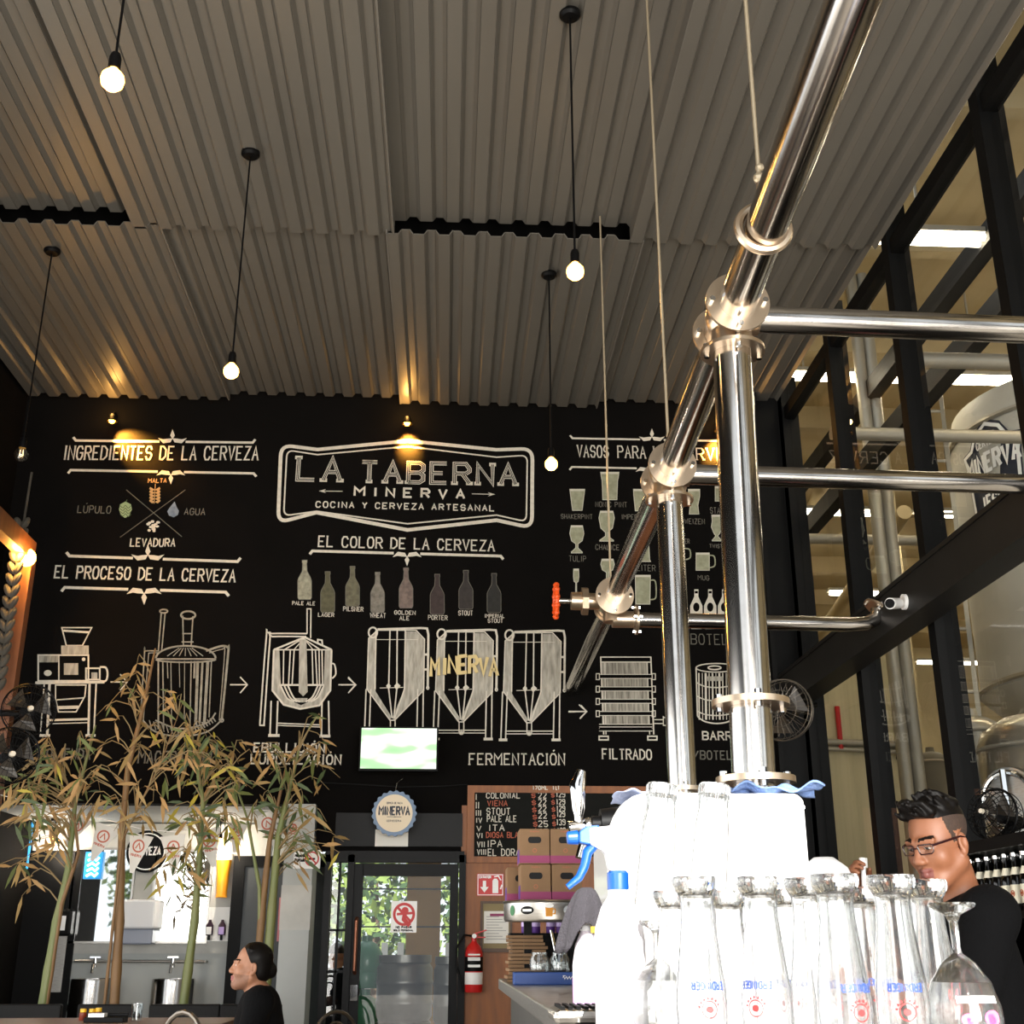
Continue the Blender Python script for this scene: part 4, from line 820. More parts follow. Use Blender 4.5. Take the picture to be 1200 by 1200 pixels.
# two tall glasses leaning on a white peg rack
rack = thing('glass_rack', 'white peg rack carrying two tall upside-down glasses', 'rack', (PY(805, 1000, 3.05).x, 3.05, ZB))
M().bx(-.17, .17, -.06, .06, 0, .03).bx(-.16, .16, -.05, .05, .2, .22).bx(-.16, -.14, -.02, .02, .03, .2).bx(.14, .16, -.02, .02, .03, .2).build('frame', m_enam, rack, bevel=.003)
tl = [(.036, .29), (.039, .285), (.039, .262), (.037, .25), (.0365, .235), (.042, .2), (.044, .15), (.0455, .05), (.046, 0)]
for px, lb in ((775, 'tall ribbed upside-down glass nearer the tap on the white rack'), (836, 'tall ribbed upside-down glass nearer the thick pipe on the white rack')):
    p = PY(px, 918, 3.03); zr = ZB + .225
    t = thing('tall_glass', lb, 'glass', (p.x - .035, 3.03, zr)); t.rotation_euler = (0, R(7), 0)
    k_ = (p.z - zr) / .29; out = [(r, z * k_) for r, z in tl]; g = glass_mesh(out, .003, .03); g.build('body', m_lq, t, smooth=True)
    mb = M()
    for k in range(20): a = 2 * PI * k / 20; mb.cyl((.038 * math.cos(a), .038 * math.sin(a), .24 * k_), (.0385 * math.cos(a), .0385 * math.sin(a), .285 * k_), .0025, n=6)
    mb.build('ribs', m_lq, t, smooth=True)
    for k in (-1, 1): M(rack.location).cyl((p.x - .03 + .0 * k, 3.03, ZB + .22), (p.x - .015, 3.03, ZB + .34), .008, n=8).build('peg', m_enam, rack) if k == 1 else None
# spray bottle
p = PY(729, 1200, 2.4); sb = thing('spray_bottle', 'large white spray bottle with blue trigger standing near the glasses', 'bottle', (p.x, 2.4, ZB)); ztop = PY(735, 1040, 2.4).z - ZB
M().lathe([(.0, 0), (.046, .0), (.049, .006), (.049, ztop * .62), (.046, ztop * .72), (.034, ztop * .86), (.02, ztop * .94), (.017, ztop), (0, ztop)], n=36).build('bottle_body', mat('milky_plastic', '#f1ecf1', .35), sb, smooth=True)
M().lathe([(.0, ztop - .004), (.021, ztop - .004), (.021, ztop + .026), (.017, ztop + .03), (0, ztop + .03)], n=24).build('neck_ring', m_blue, sb, smooth=True)
hd = M(); hz = ztop + .03
hd.ext([(.02, -.016, hz), (.02, -.016, hz + .03), (.03, -.016, hz + .055), (.02, -.016, hz + .075), (-.01, -.016, hz + .085), (-.055, -.016, hz + .08), (-.055, -.016, hz + .05), (-.025, -.016, hz + .035), (-.018, -.016, hz)], (0, .032, 0)); hd.build('spray_head', m_plw, sb, bevel=.004)
M().ext([(-.035, -.014, hz + .086), (-.06, -.014, hz + .084), (-.075, -.014, hz + .074), (-.075, -.014, hz + .052), (-.055, -.014, hz + .048), (-.04, -.014, hz + .06)], (0, .028, 0)).cyl((-.075, 0, hz + .063), (-.098, 0, hz + .062), .014, .012, 16).build('nozzle', m_blue, sb, bevel=.003)
M().tube([(-.04, 0, hz + .055), (-.058, 0, hz + .035), (-.064, 0, hz + .01), (-.075, 0, hz - .012), (-.098, 0, hz - .03)], [.011, .01, .009, .008, .006], 10).build('trigger', m_blue, sb, smooth=True)
# pink bottle under the grey cloth
p = PY(690, 1177, 3.1); pb = thing('soap_bottle', 'small translucent bottle of pink soap under the grey cloth', 'bottle', (p.x, 3.1, ZB))
zs = PY(690, 1086, 3.1).z - ZB
M().lathe([(0, 0), (.036, 0), (.038, .006), (.038, zs * .55), (.03, zs * .8), (.016, zs * .95), (.014, zs), (0, zs)], n=28).build('bottle_body', mat('pale_soap_plastic', '#efe6f2', .3), pb, smooth=True)
M().lathe([(0.0385, .004), (.0388, .006), (.0388, zs * .4), (.0385, zs * .41)], n=28).build('soap_level', mat('pink_soap', '#d9a9dd', .3), pb, smooth=True)
M().lathe([(.018, zs - .01), (.018, zs + .02), (.008, zs + .03), (0, zs + .03)], n=16).build('cap', m_plw, pb, smooth=True)
ct = PY(690, 1040, 3.1); cl = thing('cleaning_cloth', 'grey cleaning cloth with yellow tag draped over the pink soap bottle', 'cloth', (pb.location.x, 3.1, ct.z)); mb = M(); vs = []
for j in range(13):
    for i in range(24):
        a = 2 * PI * i / 24; u = j / 12; r = .012 + .05 * u ** .7 * (1 + .25 * math.sin(3 * a + .6) + .1 * math.sin(7 * a)); z = -.125 * u ** 1.3 * (1 + .28 * math.sin(2 * a + 1.0) + .1 * math.sin(5 * a))
        vs.append((r * math.cos(a) * 1.05 - .012 * u, r * math.sin(a) * .8, z))
mb.add(vs, [(j * 24 + i, j * 24 + (i + 1) % 24, (j + 1) * 24 + (i + 1) % 24, (j + 1) * 24 + i) for j in range(12) for i in range(24)] + [tuple(range(24))])
mb.build('cloth', mat('grey_microfibre', '#3b383d', .95, bump=(150, .5)), cl, smooth=True, solid=.003)
M().ring((0, 0, 0), .001, .0005, n=4, m=3); M().box((.012, -.052, -.1), (.018, .004, .014), rz=.2).build('tag', mat('yellow_tag', '#e5c01f', .6), cl)
# drip tray
p0 = PZ(641, 1184, ZB + .03); q0 = Vector((p0.x + .02, 2.75, ZB)); dt = thing('drip_tray', 'steel drip tray with dark grate at the bar edge before the bottles', 'tray', q0)
M().bx(-.0, .22, -.09, .09, 0, .028).build('pan', m_brush, dt, bevel=.012)
mb = M()
for k in range(12): mb.bx(.015 + k * .0165, .024 + k * .0165, -.078, .078, .028, .034)
mb.build('grate', m_black, dt)
# keg shelf with cartons at the far end
YK = 5.62; kc = PY(642, 1080, YK); ks = thing('keg_shelf', 'shelf made of a keg top on black posts, covered in stickers', 'shelf', (kc.x, YK, ZB)); kz = kc.z - ZB; kr = .197; kt = PY(642, 1056, YK).z - ZB
M().lathe([(0, kz), (kr * .97, kz), (kr, kz + .008), (kr, kt - .012), (kr + .006, kt - .006), (kr, kt), (0, kt)], n=48).build('keg_top', m_brush, ks, smooth=True)
M().bx(.1, .135, -.02, .02, 0, kz).build('post', m_rubber, ks); M().bx(-.1, -.065, .1, .14, 0, kz).build('post', m_rubber, ks)
def on_drum(mb, a0, r=kr + .0015):
    for i, v in enumerate(mb.v): a = a0 + v.x / r; mb.v[i] = Vector((r * math.cos(a), r * math.sin(a) + v.y, v.z))
    return mb
zc = (kz + kt) / 2
def oval(mb, cx, cz, rx, rz_, n=20): return mb.poly([(cx + rx * math.cos(2 * PI * k / n), 0, cz + rz_ * math.sin(2 * PI * k / n)) for k in range(n)])
on_drum(oval(M(), 0, zc, .016, .022), -PI / 2 - .98).build('sticker', mat('green_sticker', '#1f6b35', .5), ks, label='round green sticker')
st = on_drum(oval(M(), 0, zc, .032, .017), -PI / 2 - .55).build('sticker', m_rubber, ks, label='black oval name sticker')
w = M(); w.poly([(-.022, 0, zc - .005), (.022, 0, zc - .005), (.022, 0, zc + .005), (-.022, 0, zc + .005)]); on_drum(w, -PI / 2 - .55, kr + .0025).build('sticker_band', m_white, st)
w = M(); w.poly([(-.015, 0, zc - .026), (.015, 0, zc - .026), (.016, 0, zc + .012), (-.016, 0, zc + .012)]); w.ribbon([(.016, 0, zc + .005), (.026, 0, zc + .004), (.026, 0, zc - .014), (.016, 0, zc - .016)], .005, (0, -1, 0)); st = on_drum(w, -PI / 2 - .05).build('sticker', mat('amber_sticker', '#d98f1e', .5), ks, label='beer mug sticker')
w = M(); oval(w, 0, zc + .018, .02, .009); on_drum(w, -PI / 2 - .05, kr + .0025).build('sticker_foam', m_white, st)
on_drum(oval(M(), 0, zc, .03, .02), -PI / 2 + .42).build('sticker', mat('pale_grey_sticker', '#d6d9dc', .5), ks, label='pale oval sticker')
m_purple = mat('purple_print', '#5b2f86', .6)
def carton(px, py_b, Y, label, dz=None):
    b = PY(px, py_b, Y); z = ZB + kt if dz is None else dz
    t = thing('beer_carton', label, 'carton', (b.x, Y, z), group='cardboard beer cartons'); w, d, h = .134, .19, .152
    mb = M(); mb.bx(-w / 2, w / 2, 0, d, 0, h).build('box', m_card, t, bevel=.003)
    M().bx(-w / 2 - .001, w / 2 + .001, -.001, d + .001, .004, .036).build('printed_band', m_pink, t)
    M().ext([(.03 * math.cos(2 * PI * k / 20) * (1), -.0015, h * .68 + .014 * max(-1, min(1, 1.5 * math.sin(2 * PI * k / 20)))) for k in range(20)], (0, .001, 0)).build('hand_hole', m_rubber, t)
    r_ = M(); r_.ribbon([(.008 * math.cos(2 * PI * k / 14), -.0012, h * .38 + .008 * math.sin(2 * PI * k / 14)) for k in range(15)], .003, (0, -1, 0)); text(r_, 'MINERVA', (-.02, -.0012, h * .9), (.04, 0, 0), (0, 0, .006), .0015); r_.build('printed_mark', mat('carton_red_print', '#b0654a', .7), t)
    M().bx(-w / 2 - .0018, -w / 2 - .0008, .02, d * .75, .006, h * .42).build('side_label', m_purple, t)
    return t
Y1 = 5.52; kzt = ZB + kt
x_ = PY(628, 1050, Y1).x
for dx, row, lb in ((0, 0, 'lower cardboard beer carton standing on the keg shelf, nearer the chalkboard names'), (.139, 0, 'lower cardboard beer carton on the keg shelf beside the grey cloth'), (-.004, 1, 'upper cardboard beer carton hiding part of the chalkboard names'), (.134, 1, 'upper cardboard beer carton nearest the tap handle')):
    t = carton(628, 1050, Y1, lb, kzt + row * .154); t.location.x = x_ + dx
t = carton(628, 1050, Y1 + .21, 'cardboard beer carton behind the others, at the edge of the keg shelf', kzt); t.location.x = x_ - .05
# shelf block with cans, cardboard sheets, blue tray, jars
sbx = thing('can_stand', 'low black stand behind the jars on the bar', 'stand', (PY(640, 1100, 6.15).x, 6.15, ZB)); M().bx(-.17, .2, -.1, .1, 0, .2).build('block', m_rubber, sbx); M().bx(-.18, .21, -.11, .11, .2, .212).build('board', m_black, sbx)
for i, px in enumerate((616, 627.5, 645, 656)):
    p = PY(px, 1090, 6.12); t = thing('drink_can', '%s purple can under the keg shelf, counted from the cardboard stack' % ORD[i], 'can', (p.x, 6.1, ZB + .212), group='purple cans on the black stand')
    M().lathe([(0, 0), (.02, 0), (.022, .006), (.022, .1), (.018, .112), (0, .112)], n=20).build('body', m_purple, t, smooth=True)
    M().lathe([(.0222, .03), (.0225, .031), (.0225, .07), (.0222, .071)], n=20).build('label_band', mat('lilac_print', '#c9b4e2', .5), t, smooth=True)
rn = random.Random(4); x_ = PY(617, 1140, 5.75).x
for i in range(13):
    z = ZB + i * .0155; o = tag(M((x_, 5.8, z)).box((x_ + rn.uniform(-.008, .008), 5.8 + rn.uniform(-.01, .01), z + .0068), (.165 + rn.uniform(-.012, .006), .17, .0125), rz=rn.uniform(-.07, .07)).build('cardboard_tray', m_card), 'flattened cardboard tray, %s from the bottom of its stack on the bar' % ORD[i], 'cardboard', 'flattened cardboard trays in one stack')
bt = thing('blue_tray', 'low blue tray with white script along its front edge', 'tray', (PY(640, 1150, 5.36).x, 5.36, ZB)); M().bx(-.135, .14, 0, .11, 0, .05).build('tray_body', mat('blue_tray_plastic', '#21488f', .4), bt, bevel=.004)
w = M(); w.ribbon([(.07 + .004 * k, -.0015, .028 + .006 * math.sin(k * 2.1)) for k in range(12)], .003, (0, -1, 0)); w.ribbon([(.07, -.0015, .036), (.082, -.0015, .036)], .003, (0, -1, 0)); w.build('script', m_white, bt)
for px, lb in ((632, 'glass jar of white packets beside the cardboard stack'), (656, 'glass jar of white packets holding the serving tools')):
    t = thing('glass_jar', lb, 'jar', (PY(px, 1130, 5.42).x, 5.42, ZB + .05))
    M().lathe([(0, 0), (.04, 0), (.043, .01), (.043, .05), (.034, .066), (.034, .078), (.0315, .078), (.0315, .066), (.0405, .05), (.0405, .008), (0, .005)], n=24).build('jar', m_jar, t, smooth=True)
    mb = M(); rn = random.Random(px)
    for k in range(14): mb.box((rn.uniform(-.02, .02), rn.uniform(-.02, .02), .016 + rn.uniform(0, .02)), (.022, .015, .006), rn.uniform(0, 3), rn.uniform(-.5, .5))
    mb.build('packets', m_white, t)
q = Vector((PY(655, 1125, 5.42).x, 5.42, ZB + .068))
t = thing('serving_tongs', 'steel serving tongs leaning in the glass jar', 'tongs', q); M().bar((0, 0, 0), (-.03, .02, .15), .018, .003).build('arm', m_chrome, t); M().bar((.004, 0, 0), (.035, .02, .16), .018, .003).build('arm', m_chrome, t)
t = thing('black_spatula', 'black spatula leaning in the glass jar', 'spatula', q + Vector((.01, .012, 0))); M().bar((0, 0, 0), (-.02, .0, .06), .01, .006).build('handle', m_rubber, t); M().bar((-.02, 0, .06), (.055, .0, .17), .035, .004).build('blade', m_rubber, t)
p = PY(963, 1030, 3.75); t = thing('ice_bucket', 'white domed bucket on the bar between beer tower and barman', 'bucket', (p.x + .02, 3.78, ZB)); zt_ = PY(963, 1004, 3.75).z - ZB
M().lathe([(0, 0), (.07, 0), (.088, zt_ - .1), (0, zt_ - .1)], n=32).build('pail', m_plw, t, smooth=True); M().lathe([(.094, zt_ - .1), (.094, zt_ - .085), (.07, zt_ - .03), (.03, zt_), (0, zt_)], n=32).build('lid', m_plw, t, smooth=True)

# ------------------------------------------------------------------ back bar along the glass wall
c0 = PX(1130, 998, 2.35); zc = 1.745; cb = thing('back_bar_cabinet', 'black open back bar cabinet along the glass wall behind the barman', 'cabinet', (2.62, 4.4, 0)); Y0, Y9 = 2.9, 6.1; o = cb.location
M(o).bx(2.35, 2.88, Y0, Y9, zc - .05, zc).build('top', m_rubber, cb); M(o).bx(2.84, 2.88, Y0, Y9, 0, zc - .05).build('back_panel', m_black, cb)
zs1 = PX(1190, 1068, 2.42).z; zs2 = .95
for z in (zs1, zs2, .1): M(o).bx(2.37, 2.84, Y0, Y9, z - .03, z).build('shelf', m_rubber, cb)
for y in (Y0, 4.46, Y9 - .04): M(o).bx(2.36, 2.84, y, y + .04, 0, zc - .05).build('side_panel', m_rubber, cb)
m_btl = mat('dark_bottle_glass', '#0d0a08', .12, coat=.6); m_cream = mat('cream_label', '#e8e0c8', .7)
bp = thing('beer_bottle', 'first dark beer bottle on the upper cabinet shelf, nearest the entrance', 'bottle', (2.44, 4.6, zs1), group='dark beer bottles on the cabinet shelf')
M().lathe([(0, 0), (.029, 0), (.031, .006), (.031, .12), (.026, .145), (.014, .175), (.0125, .22), (.0145, .222), (.0145, .235), (0, .235)], n=20).build('glass', m_btl, bp, smooth=True)
M().lathe([(.0313, .03), (.0318, .031), (.0318, .105), (.0313, .106)], n=20).build('body_label', m_cream, bp, smooth=True)
M().lathe([(.0265, .147), (.0268, .148), (.016, .178), (.0152, .177)], n=20).build('neck_label', m_cream, bp, smooth=True); M().lathe([(.015, .222), (.0158, .223), (.0158, .237), (.0, .239)], n=16).build('crown_cap', m_chrome, bp, smooth=True)
mk_ = M().ring((-.0322, -.004, .07), .012, .002, (1, 0, 0), 16, 4).box((-.0325, -.004, .07), (.001, .012, .01)); mk_.build('label_mark', mat('rust_print', '#a8502e', .6), bp)
n = 0
for col_, xx in ((0, 2.425), (1, 2.52)):
    for k in range(13):
        y = 4.56 + k * .09 + col_ * .03
        if n: dup(bp, (xx, y, zs1), rz=.15 * math.sin(n), label='%s dark beer bottle of the %s row on the cabinet shelf, counted from the entrance' % (ORD[k], ['front', 'rear'][col_]))
        else: bp.location = (xx, y, zs1); bp['label'] = 'first dark beer bottle of the front row on the cabinet shelf, counted from the entrance'
        n += 1
m_rbox = mat('dark_red_print', '#9c1f2c', .5); mw = mat('silver_print', '#c9c2bd', .5)
for k in range(3):
    y = 4.56 + k * .2; t = thing('gift_pack', '%s dark red gift pack on the lower cabinet shelf, counted from the entrance' % ORD[k], 'box', (2.42, y, zs2), group='dark red gift packs'); M().bx(-.03, .08, 0, .17, 0, .27).build('box', m_rbox, t, bevel=.004)
    M().bx(-.032, -.03, .02, .15, .19, .23).build('printed_strip', mw, t); M().bx(-.0315, -.03, .05, .12, .06, .15).build('printed_patch', m_pink, t)
# desk fan on the cabinet
q = PX(1166, 955, 2.55); t = wall_fan(q, .12, R(-62), 'black desk fan standing on the back bar cabinet', True, (q.x + .03, q.y + .06, zc + .02), R(-8)); t.name = 'desk_fan'; t['category'] = 'fan'
M((q)).lathe([(0, zc), (.08, zc), (.075, zc + .014), (.02, zc + .02), (0, zc + .02)], c=(q.x + .03, q.y + .06, 0)).build('foot', m_rubber, t, smooth=True)
# low counter with a brown carton behind the barman
lc = thing('low_counter', 'low black counter at the corner of the glass wall', 'counter', (2.4, 8.2, 0)); M().bx(-.55, .5, -.9, .9, 0, 1.36).build('carcass', m_rubber, lc); M().bx(-.58, .5, -.93, .93, 1.36, 1.4).build('worktop', m_black, lc)
p = PY(1045, 1030, 7.6); t = thing('brown_box', 'brown cardboard box with hand holes on the low black counter', 'box', (p.x, 7.6, 1.4)); M().bx(-.16, .16, 0, .22, 0, .24).build('box', m_card, t, bevel=.004)
for x in (-.07, .08): M().bx(x - .035, x + .035, -.002, 0, .14, .18).build('hand_hole', m_rubber, t)
# ------------------------------------------------------------------ back wall: television, chalkboard, door, extinguisher
m_frame = mat('charcoal_door_frame', '#0d0e10', .5, spec=.35); m_paper = mat('notice_paper', '#e4e2da', .8); m_signred = mat('sign_red', '#c93030', .5)
def emission_tv():
    m = bpy.data.materials.new('football_on_screen'); m.use_nodes = True; nt = m.node_tree; b = nt.nodes['Principled BSDF']; b.inputs['Base Color'].default_value = (.02, .02, .02, 1)
    tc = nt.nodes.new('ShaderNodeTexCoord'); mp = nt.nodes.new('ShaderNodeMapping'); mp.inputs['Scale'].default_value = (1.3, 1, 3.2); n = nt.nodes.new('ShaderNodeTexNoise'); n.inputs['Scale'].default_value = 2.6; n.inputs['Detail'].default_value = 1
    r = nt.nodes.new('ShaderNodeValToRGB'); cs = [(0, (.1, .62, .12, 1)), (.42, (.45, .85, .4, 1)), (.52, (.9, 1, .85, 1)), (1, (1, 1, 1, 1))]
    while len(r.color_ramp.elements) < 4: r.color_ramp.elements.new(.5)
    for e, (p, c) in zip(r.color_ramp.elements, cs): e.position = p; e.color = c
    nt.links.new(tc.outputs['Object'], mp.inputs[0]); nt.links.new(mp.outputs[0], n.inputs['Vector']); nt.links.new(n.outputs[0], r.inputs[0]); nt.links.new(r.outputs[0], b.inputs['Emission Color']); b.inputs['Emission Strength'].default_value = 1.15; return m
a = PY(422, 851, 10.15); c = PY(513, 904, 10.15); tv = thing('television', 'lit flat television showing a football match under the fermenter drawings', 'television', ((a.x + c.x) / 2, 10.15, c.z)); o = tv.location
M(o).bx(a.x, c.x, 10.15, 10.2, c.z, a.z).bx(a.x + .1, c.x - .1, 10.2, 10.24, c.z + .08, a.z - .08).build('bezel', m_rubber, tv, bevel=.004)
M(o).bx(a.x + .015, c.x - .015, 10.146, 10.15, c.z + .02, a.z - .015).build('screen', emission_tv(), tv)
M(o).tube([((a.x + c.x) / 2, 10.23, (a.z + c.z) / 2), ((a.x + c.x) / 2, YB, (a.z + c.z) / 2)], .04, 10).build('bracket', m_rubber, tv)
pipe_thing('cable', 'thin dark cable sagging along the wall under the television', 'cable', [PY(x, y, YB - .02) for x, y in ((376, 917), (420, 919), (470, 922), (520, 921), (548, 919))], .006, m_rubber, 6)
# round bottle cap sign
q = PY(462, 953, 10.25); cs = thing('round_sign', 'round cream sign with blue scalloped rim reading MINERVA above the glass door', 'sign', q); rr = .182
pts = [(rr * (1 + .035 * math.cos(21 * 2 * PI * k / 168)) * math.cos(2 * PI * k / 168), 0, rr * (1 + .035 * math.cos(21 * 2 * PI * k / 168)) * math.sin(2 * PI * k / 168)) for k in range(168)]
M().ext(pts, (0, .04, 0)).build('rim', mat('slate_blue_paint', '#6f86a3', .5), cs)
M().cyl((0, -.008, 0), (0, 0, 0), rr * .84, n=48).build('face', mat('sign_cream', '#e6d6bb', .6), cs)
w = M(); text(w, 'MINERVA', (-.125, -.0095, -.012), (.25, 0, .0), (0, 0, .062), .014, .6)
for zz, s_, ww in ((.075, 'CERVEZA DE MALTA', .13), (-.07, 'CERVECERIA', .12)): text(w, s_, (-ww / 2, -.0095, zz), (ww, 0, 0), (0, 0, .014), .003)
w.ribbon([(-.06, -.0095, -.03), (.06, -.0095, -.03)], .004, (0, -1, 0)); w.poly([(.0, -.0095, -.026), (.045, -.0095, -.03), (0, -.0095, -.034)]); w.build('lettering', m_navy, cs)
M().tube([(0, .02, rr), (.012, .02, .25), (.06, .1, .3), (.07, .24, .31)], .005, 6).build('hook', m_chrome, cs)
a = PY(440, 972, YB - .02); c = PY(478, 992, YB - .02); tag(M(c).bx(a.x, c.x, YB - .022, YB - .016, c.z, a.z).build('notice', m_paper), 'small pale notice taped under the round sign', 'notice')
# transom and glass door
def P5(x, y, d=0): return PY(x, y, YB + d)
tz1 = P5(462, 946).z; tz0 = P5(462, 1002).z; xl = P5(377, 1100).x; xr = P5(543, 1100).x
M((0, 0, 0)).bx(xl + .07, xr - .02, YB - .015, YB, tz0 + .07, tz1 - .05).build('transom_panel', mat('smoked_panel', '#100f0e', .4, spec=.3), wall_back)
dr = bpy.data.objects.new('door_1', None); COL.objects.link(dr); dr['kind'] = 'structure'
d0 = P5(412, 1100).x; d1 = P5(537, 1100).x
b = M()
for x in (xl, d0 - .055, d1 + .0): b.bx(x, x + .055, YB - .04, YB + .1, 0, tz0)
b.bx(xl, xr, YB - .04, YB + .1, tz0 - .06, tz0 + .03); b.build('door_frame', m_frame, dr)
b = M(); b.bx(d0, d0 + .075, YB - .01, YB + .04, .02, tz0 - .07).bx(d1 - .075, d1 - .005, YB - .01, YB + .04, .02, tz0 - .07).bx(d0 + .07, d1 - .075, YB - .01, YB + .04, tz0 - .17, tz0 - .07).bx(d0 + .07, d1 - .075, YB - .01, YB + .04, .02, .2); b.build('door_leaf', m_frame, dr)
m_dg = thin_glass('door_glass', (.86, .88, .87), .06)
M().add([(d0 + .07, YB + .015, .2), (d1 - .07, YB + .015, .2), (d1 - .07, YB + .015, tz0 - .15), (d0 + .07, YB + .015, tz0 - .15)], [(0, 1, 2, 3)]).build('door_pane', m_dg, dr)
M().add([(xl + .05, YB + .03, 0), (d0 - .05, YB + .03, 0), (d0 - .05, YB + .03, tz0 - .05), (xl + .05, YB + .03, tz0 - .05)], [(0, 1, 2, 3)]).build('side_pane', m_dg, dr)
b = M(); 
for z in (1.42, 1.1): b.bx(xl + .05, d0 - .05, YB + .02, YB + .04, z, z + .02)
b.bx((xl + d0) / 2 - .01, (xl + d0) / 2 + .01, YB + .02, YB + .04, .4, tz0 - .06)
for z in (1.75, 1.45): b.bx(d0 + .07, d1 - .07, YB + .02, YB + .03, z, z + .012)
b.build('glazing_bar', m_frame, dr)
q = P5(417, 1110); M().tube([(q.x, YB - .01, 1.1), (q.x, YB - .06, 1.12), (q.x, YB - .06, 1.5), (q.x, YB - .01, 1.52)], .016, 10).build('door_handle', mat('bronze_handle', '#7d4f3a', .35, .7), dr, smooth=True)
M().box((q.x + .0, YB - .02, .95), (.06, .02, .12)).build('door_lock', m_chrome, dr)
a = P5(459, 1056); c = P5(488, 1093); ns = thing('door_notice', 'white notice with red prohibition ring on the glass door', 'sign', (a.x, YB - .02, c.z)); w_, h_ = c.x - a.x, a.z - c.z
M().bx(0, w_, 0, .004, 0, h_).build('sheet', m_white, ns); w = M(); cx, cz, r_ = w_ / 2, h_ * .58, w_ * .38
w.ribbon([(cx + r_ * math.cos(2 * PI * k / 28), -.001, cz + r_ * math.sin(2 * PI * k / 28)) for k in range(29)], .022, (0, -1, 0)); w.ribbon([(cx - r_ * .7, -.0012, cz + r_ * .7), (cx + r_ * .7, -.0012, cz - r_ * .7)], .02, (0, -1, 0))
w.poly([(cx + r_ * .1 + .03 * math.cos(k), -.0015, cz + r_ * .35 + .03 * math.sin(k)) for k in [i * .63 for i in range(10)]]); w.ribbon([(cx + .01, -.0016, cz + .03), (cx, -.0016, cz - .04), (cx + .05, -.0016, cz - .09)], .035, (0, -1, 0)); w.ribbon([(cx - .06, -.0017, cz), (cx + .07, -.0017, cz + .01)], .02, (0, -1, 0)); w.build('prohibition_mark', m_signred, ns)
w = M(); text(w, 'NO PASAR', (w_ * .2, -.001, h_ * .14), (w_ * .6, 0, 0), (0, 0, h_ * .06), .006); text(w, 'SOLO PERSONAL', (w_ * .12, -.001, h_ * .05), (w_ * .76, 0, 0), (0, 0, h_ * .045), .005); w.build('lettering', m_rubber, ns)
# things behind the door
m_keg = mat('dull_keg_steel', '#8e8c88', .35, .9, var=('#74726e', 6, .5))
def keg(x, y, z, label, s=1, m=m_keg, cat='keg'):
    t = thing('beer_keg', label, cat, (x, y, z)); r = .2 * s
    M().lathe([(r * .93, 0), (r * .97, .01), (r * .97, .05), (r * .9, .06), (r, .1), (r, .19), (r * 1.025, .2), (r * 1.025, .225), (r, .235), (r, .36), (r * 1.025, .37), (r * 1.025, .395), (r, .405), (r, .5), (r * .9, .54), (r * .95, .55), (r * .95, .61), (r * .88, .61), (r * .86, .55), (.05, .56), (.04, .6), (0, .6)], n=36).build('shell', m, t, smooth=True)
    return t
kx = P5(475, 1150, 1.3).x
keg(kx, 11.6, 0, 'lower steel keg standing behind the glass door', 1.25); keg(kx, 11.6, .62, 'upper steel keg stacked behind the glass door notice', 1.25)
keg(P5(520, 1160, .9).x + .1, 11.25, 0, 'lower steel keg behind the right side of the glass door', .95); keg(P5(520, 1160, .9).x + .1, 11.25, .61, 'upper steel keg behind the right side of the glass door', .95)
m_wb = mat('green_water_bottle', '#4d8f6a', .25)
for z, wd in ((0, 'lowest'), (.47, 'middle'), (.94, 'topmost')):
    t = thing('water_bottle', '%s big green bottle of the stack behind the glass door' % wd, 'bottle', (P5(431, 1110, 1.3).x - .02, 12.0, z)); M().lathe([(0, 0), (.14, .0), (.15, .02), (.15, .12), (.142, .14), (.15, .16), (.15, .3), (.1, .38), (.05, .41), (.05, .46), (0, .46)], n=28).build('bottle_body', m_wb, t, smooth=True)
# chalkboard
a = P5(548, 921); c = P5(772, 1012); bd = thing('chalkboard', 'wood framed chalkboard listing beers and prices on the back wall', 'chalkboard', (a.x, YB - .03, c.z)); o = bd.location; W_, H_ = c.x - a.x, a.z - c.z
M(o).bx(a.x + .03, c.x - .03, YB - .03, YB - .012, c.z + .03, a.z - .03).build('board', mat('chalkboard_black', '#151613', .7, var=('#1e1f1b', 8, .6)), bd)
for x0, x1, z0, z1 in ((a.x, c.x, a.z - .06, a.z), (a.x, c.x, c.z, c.z + .05), (a.x, a.x + .06, c.z + .05, a.z - .06), (c.x - .06, c.x, c.z + .05, a.z - .06)): M(o).bx(x0, x1, YB - .045, YB - .002, z0, z1).build('frame_rail', m_wood, bd)
def bt_(s, x0, y0, x1, h, w): 
    O = PY(540 + x0 / 7.5, 900 + y0 / 7.5, YB - .032 if y0 > 200 else YB - .047); Rv = PY(540 + x1 / 7.5, 900 + y0 / 7.5, O.y) - O; return text(w, s, O, Rv, Vector((0, 0, h / 7.5 / F * 10.2)), .0075, 0, .006, nrm=NRM)
w1 = M(o); w2 = M(o)
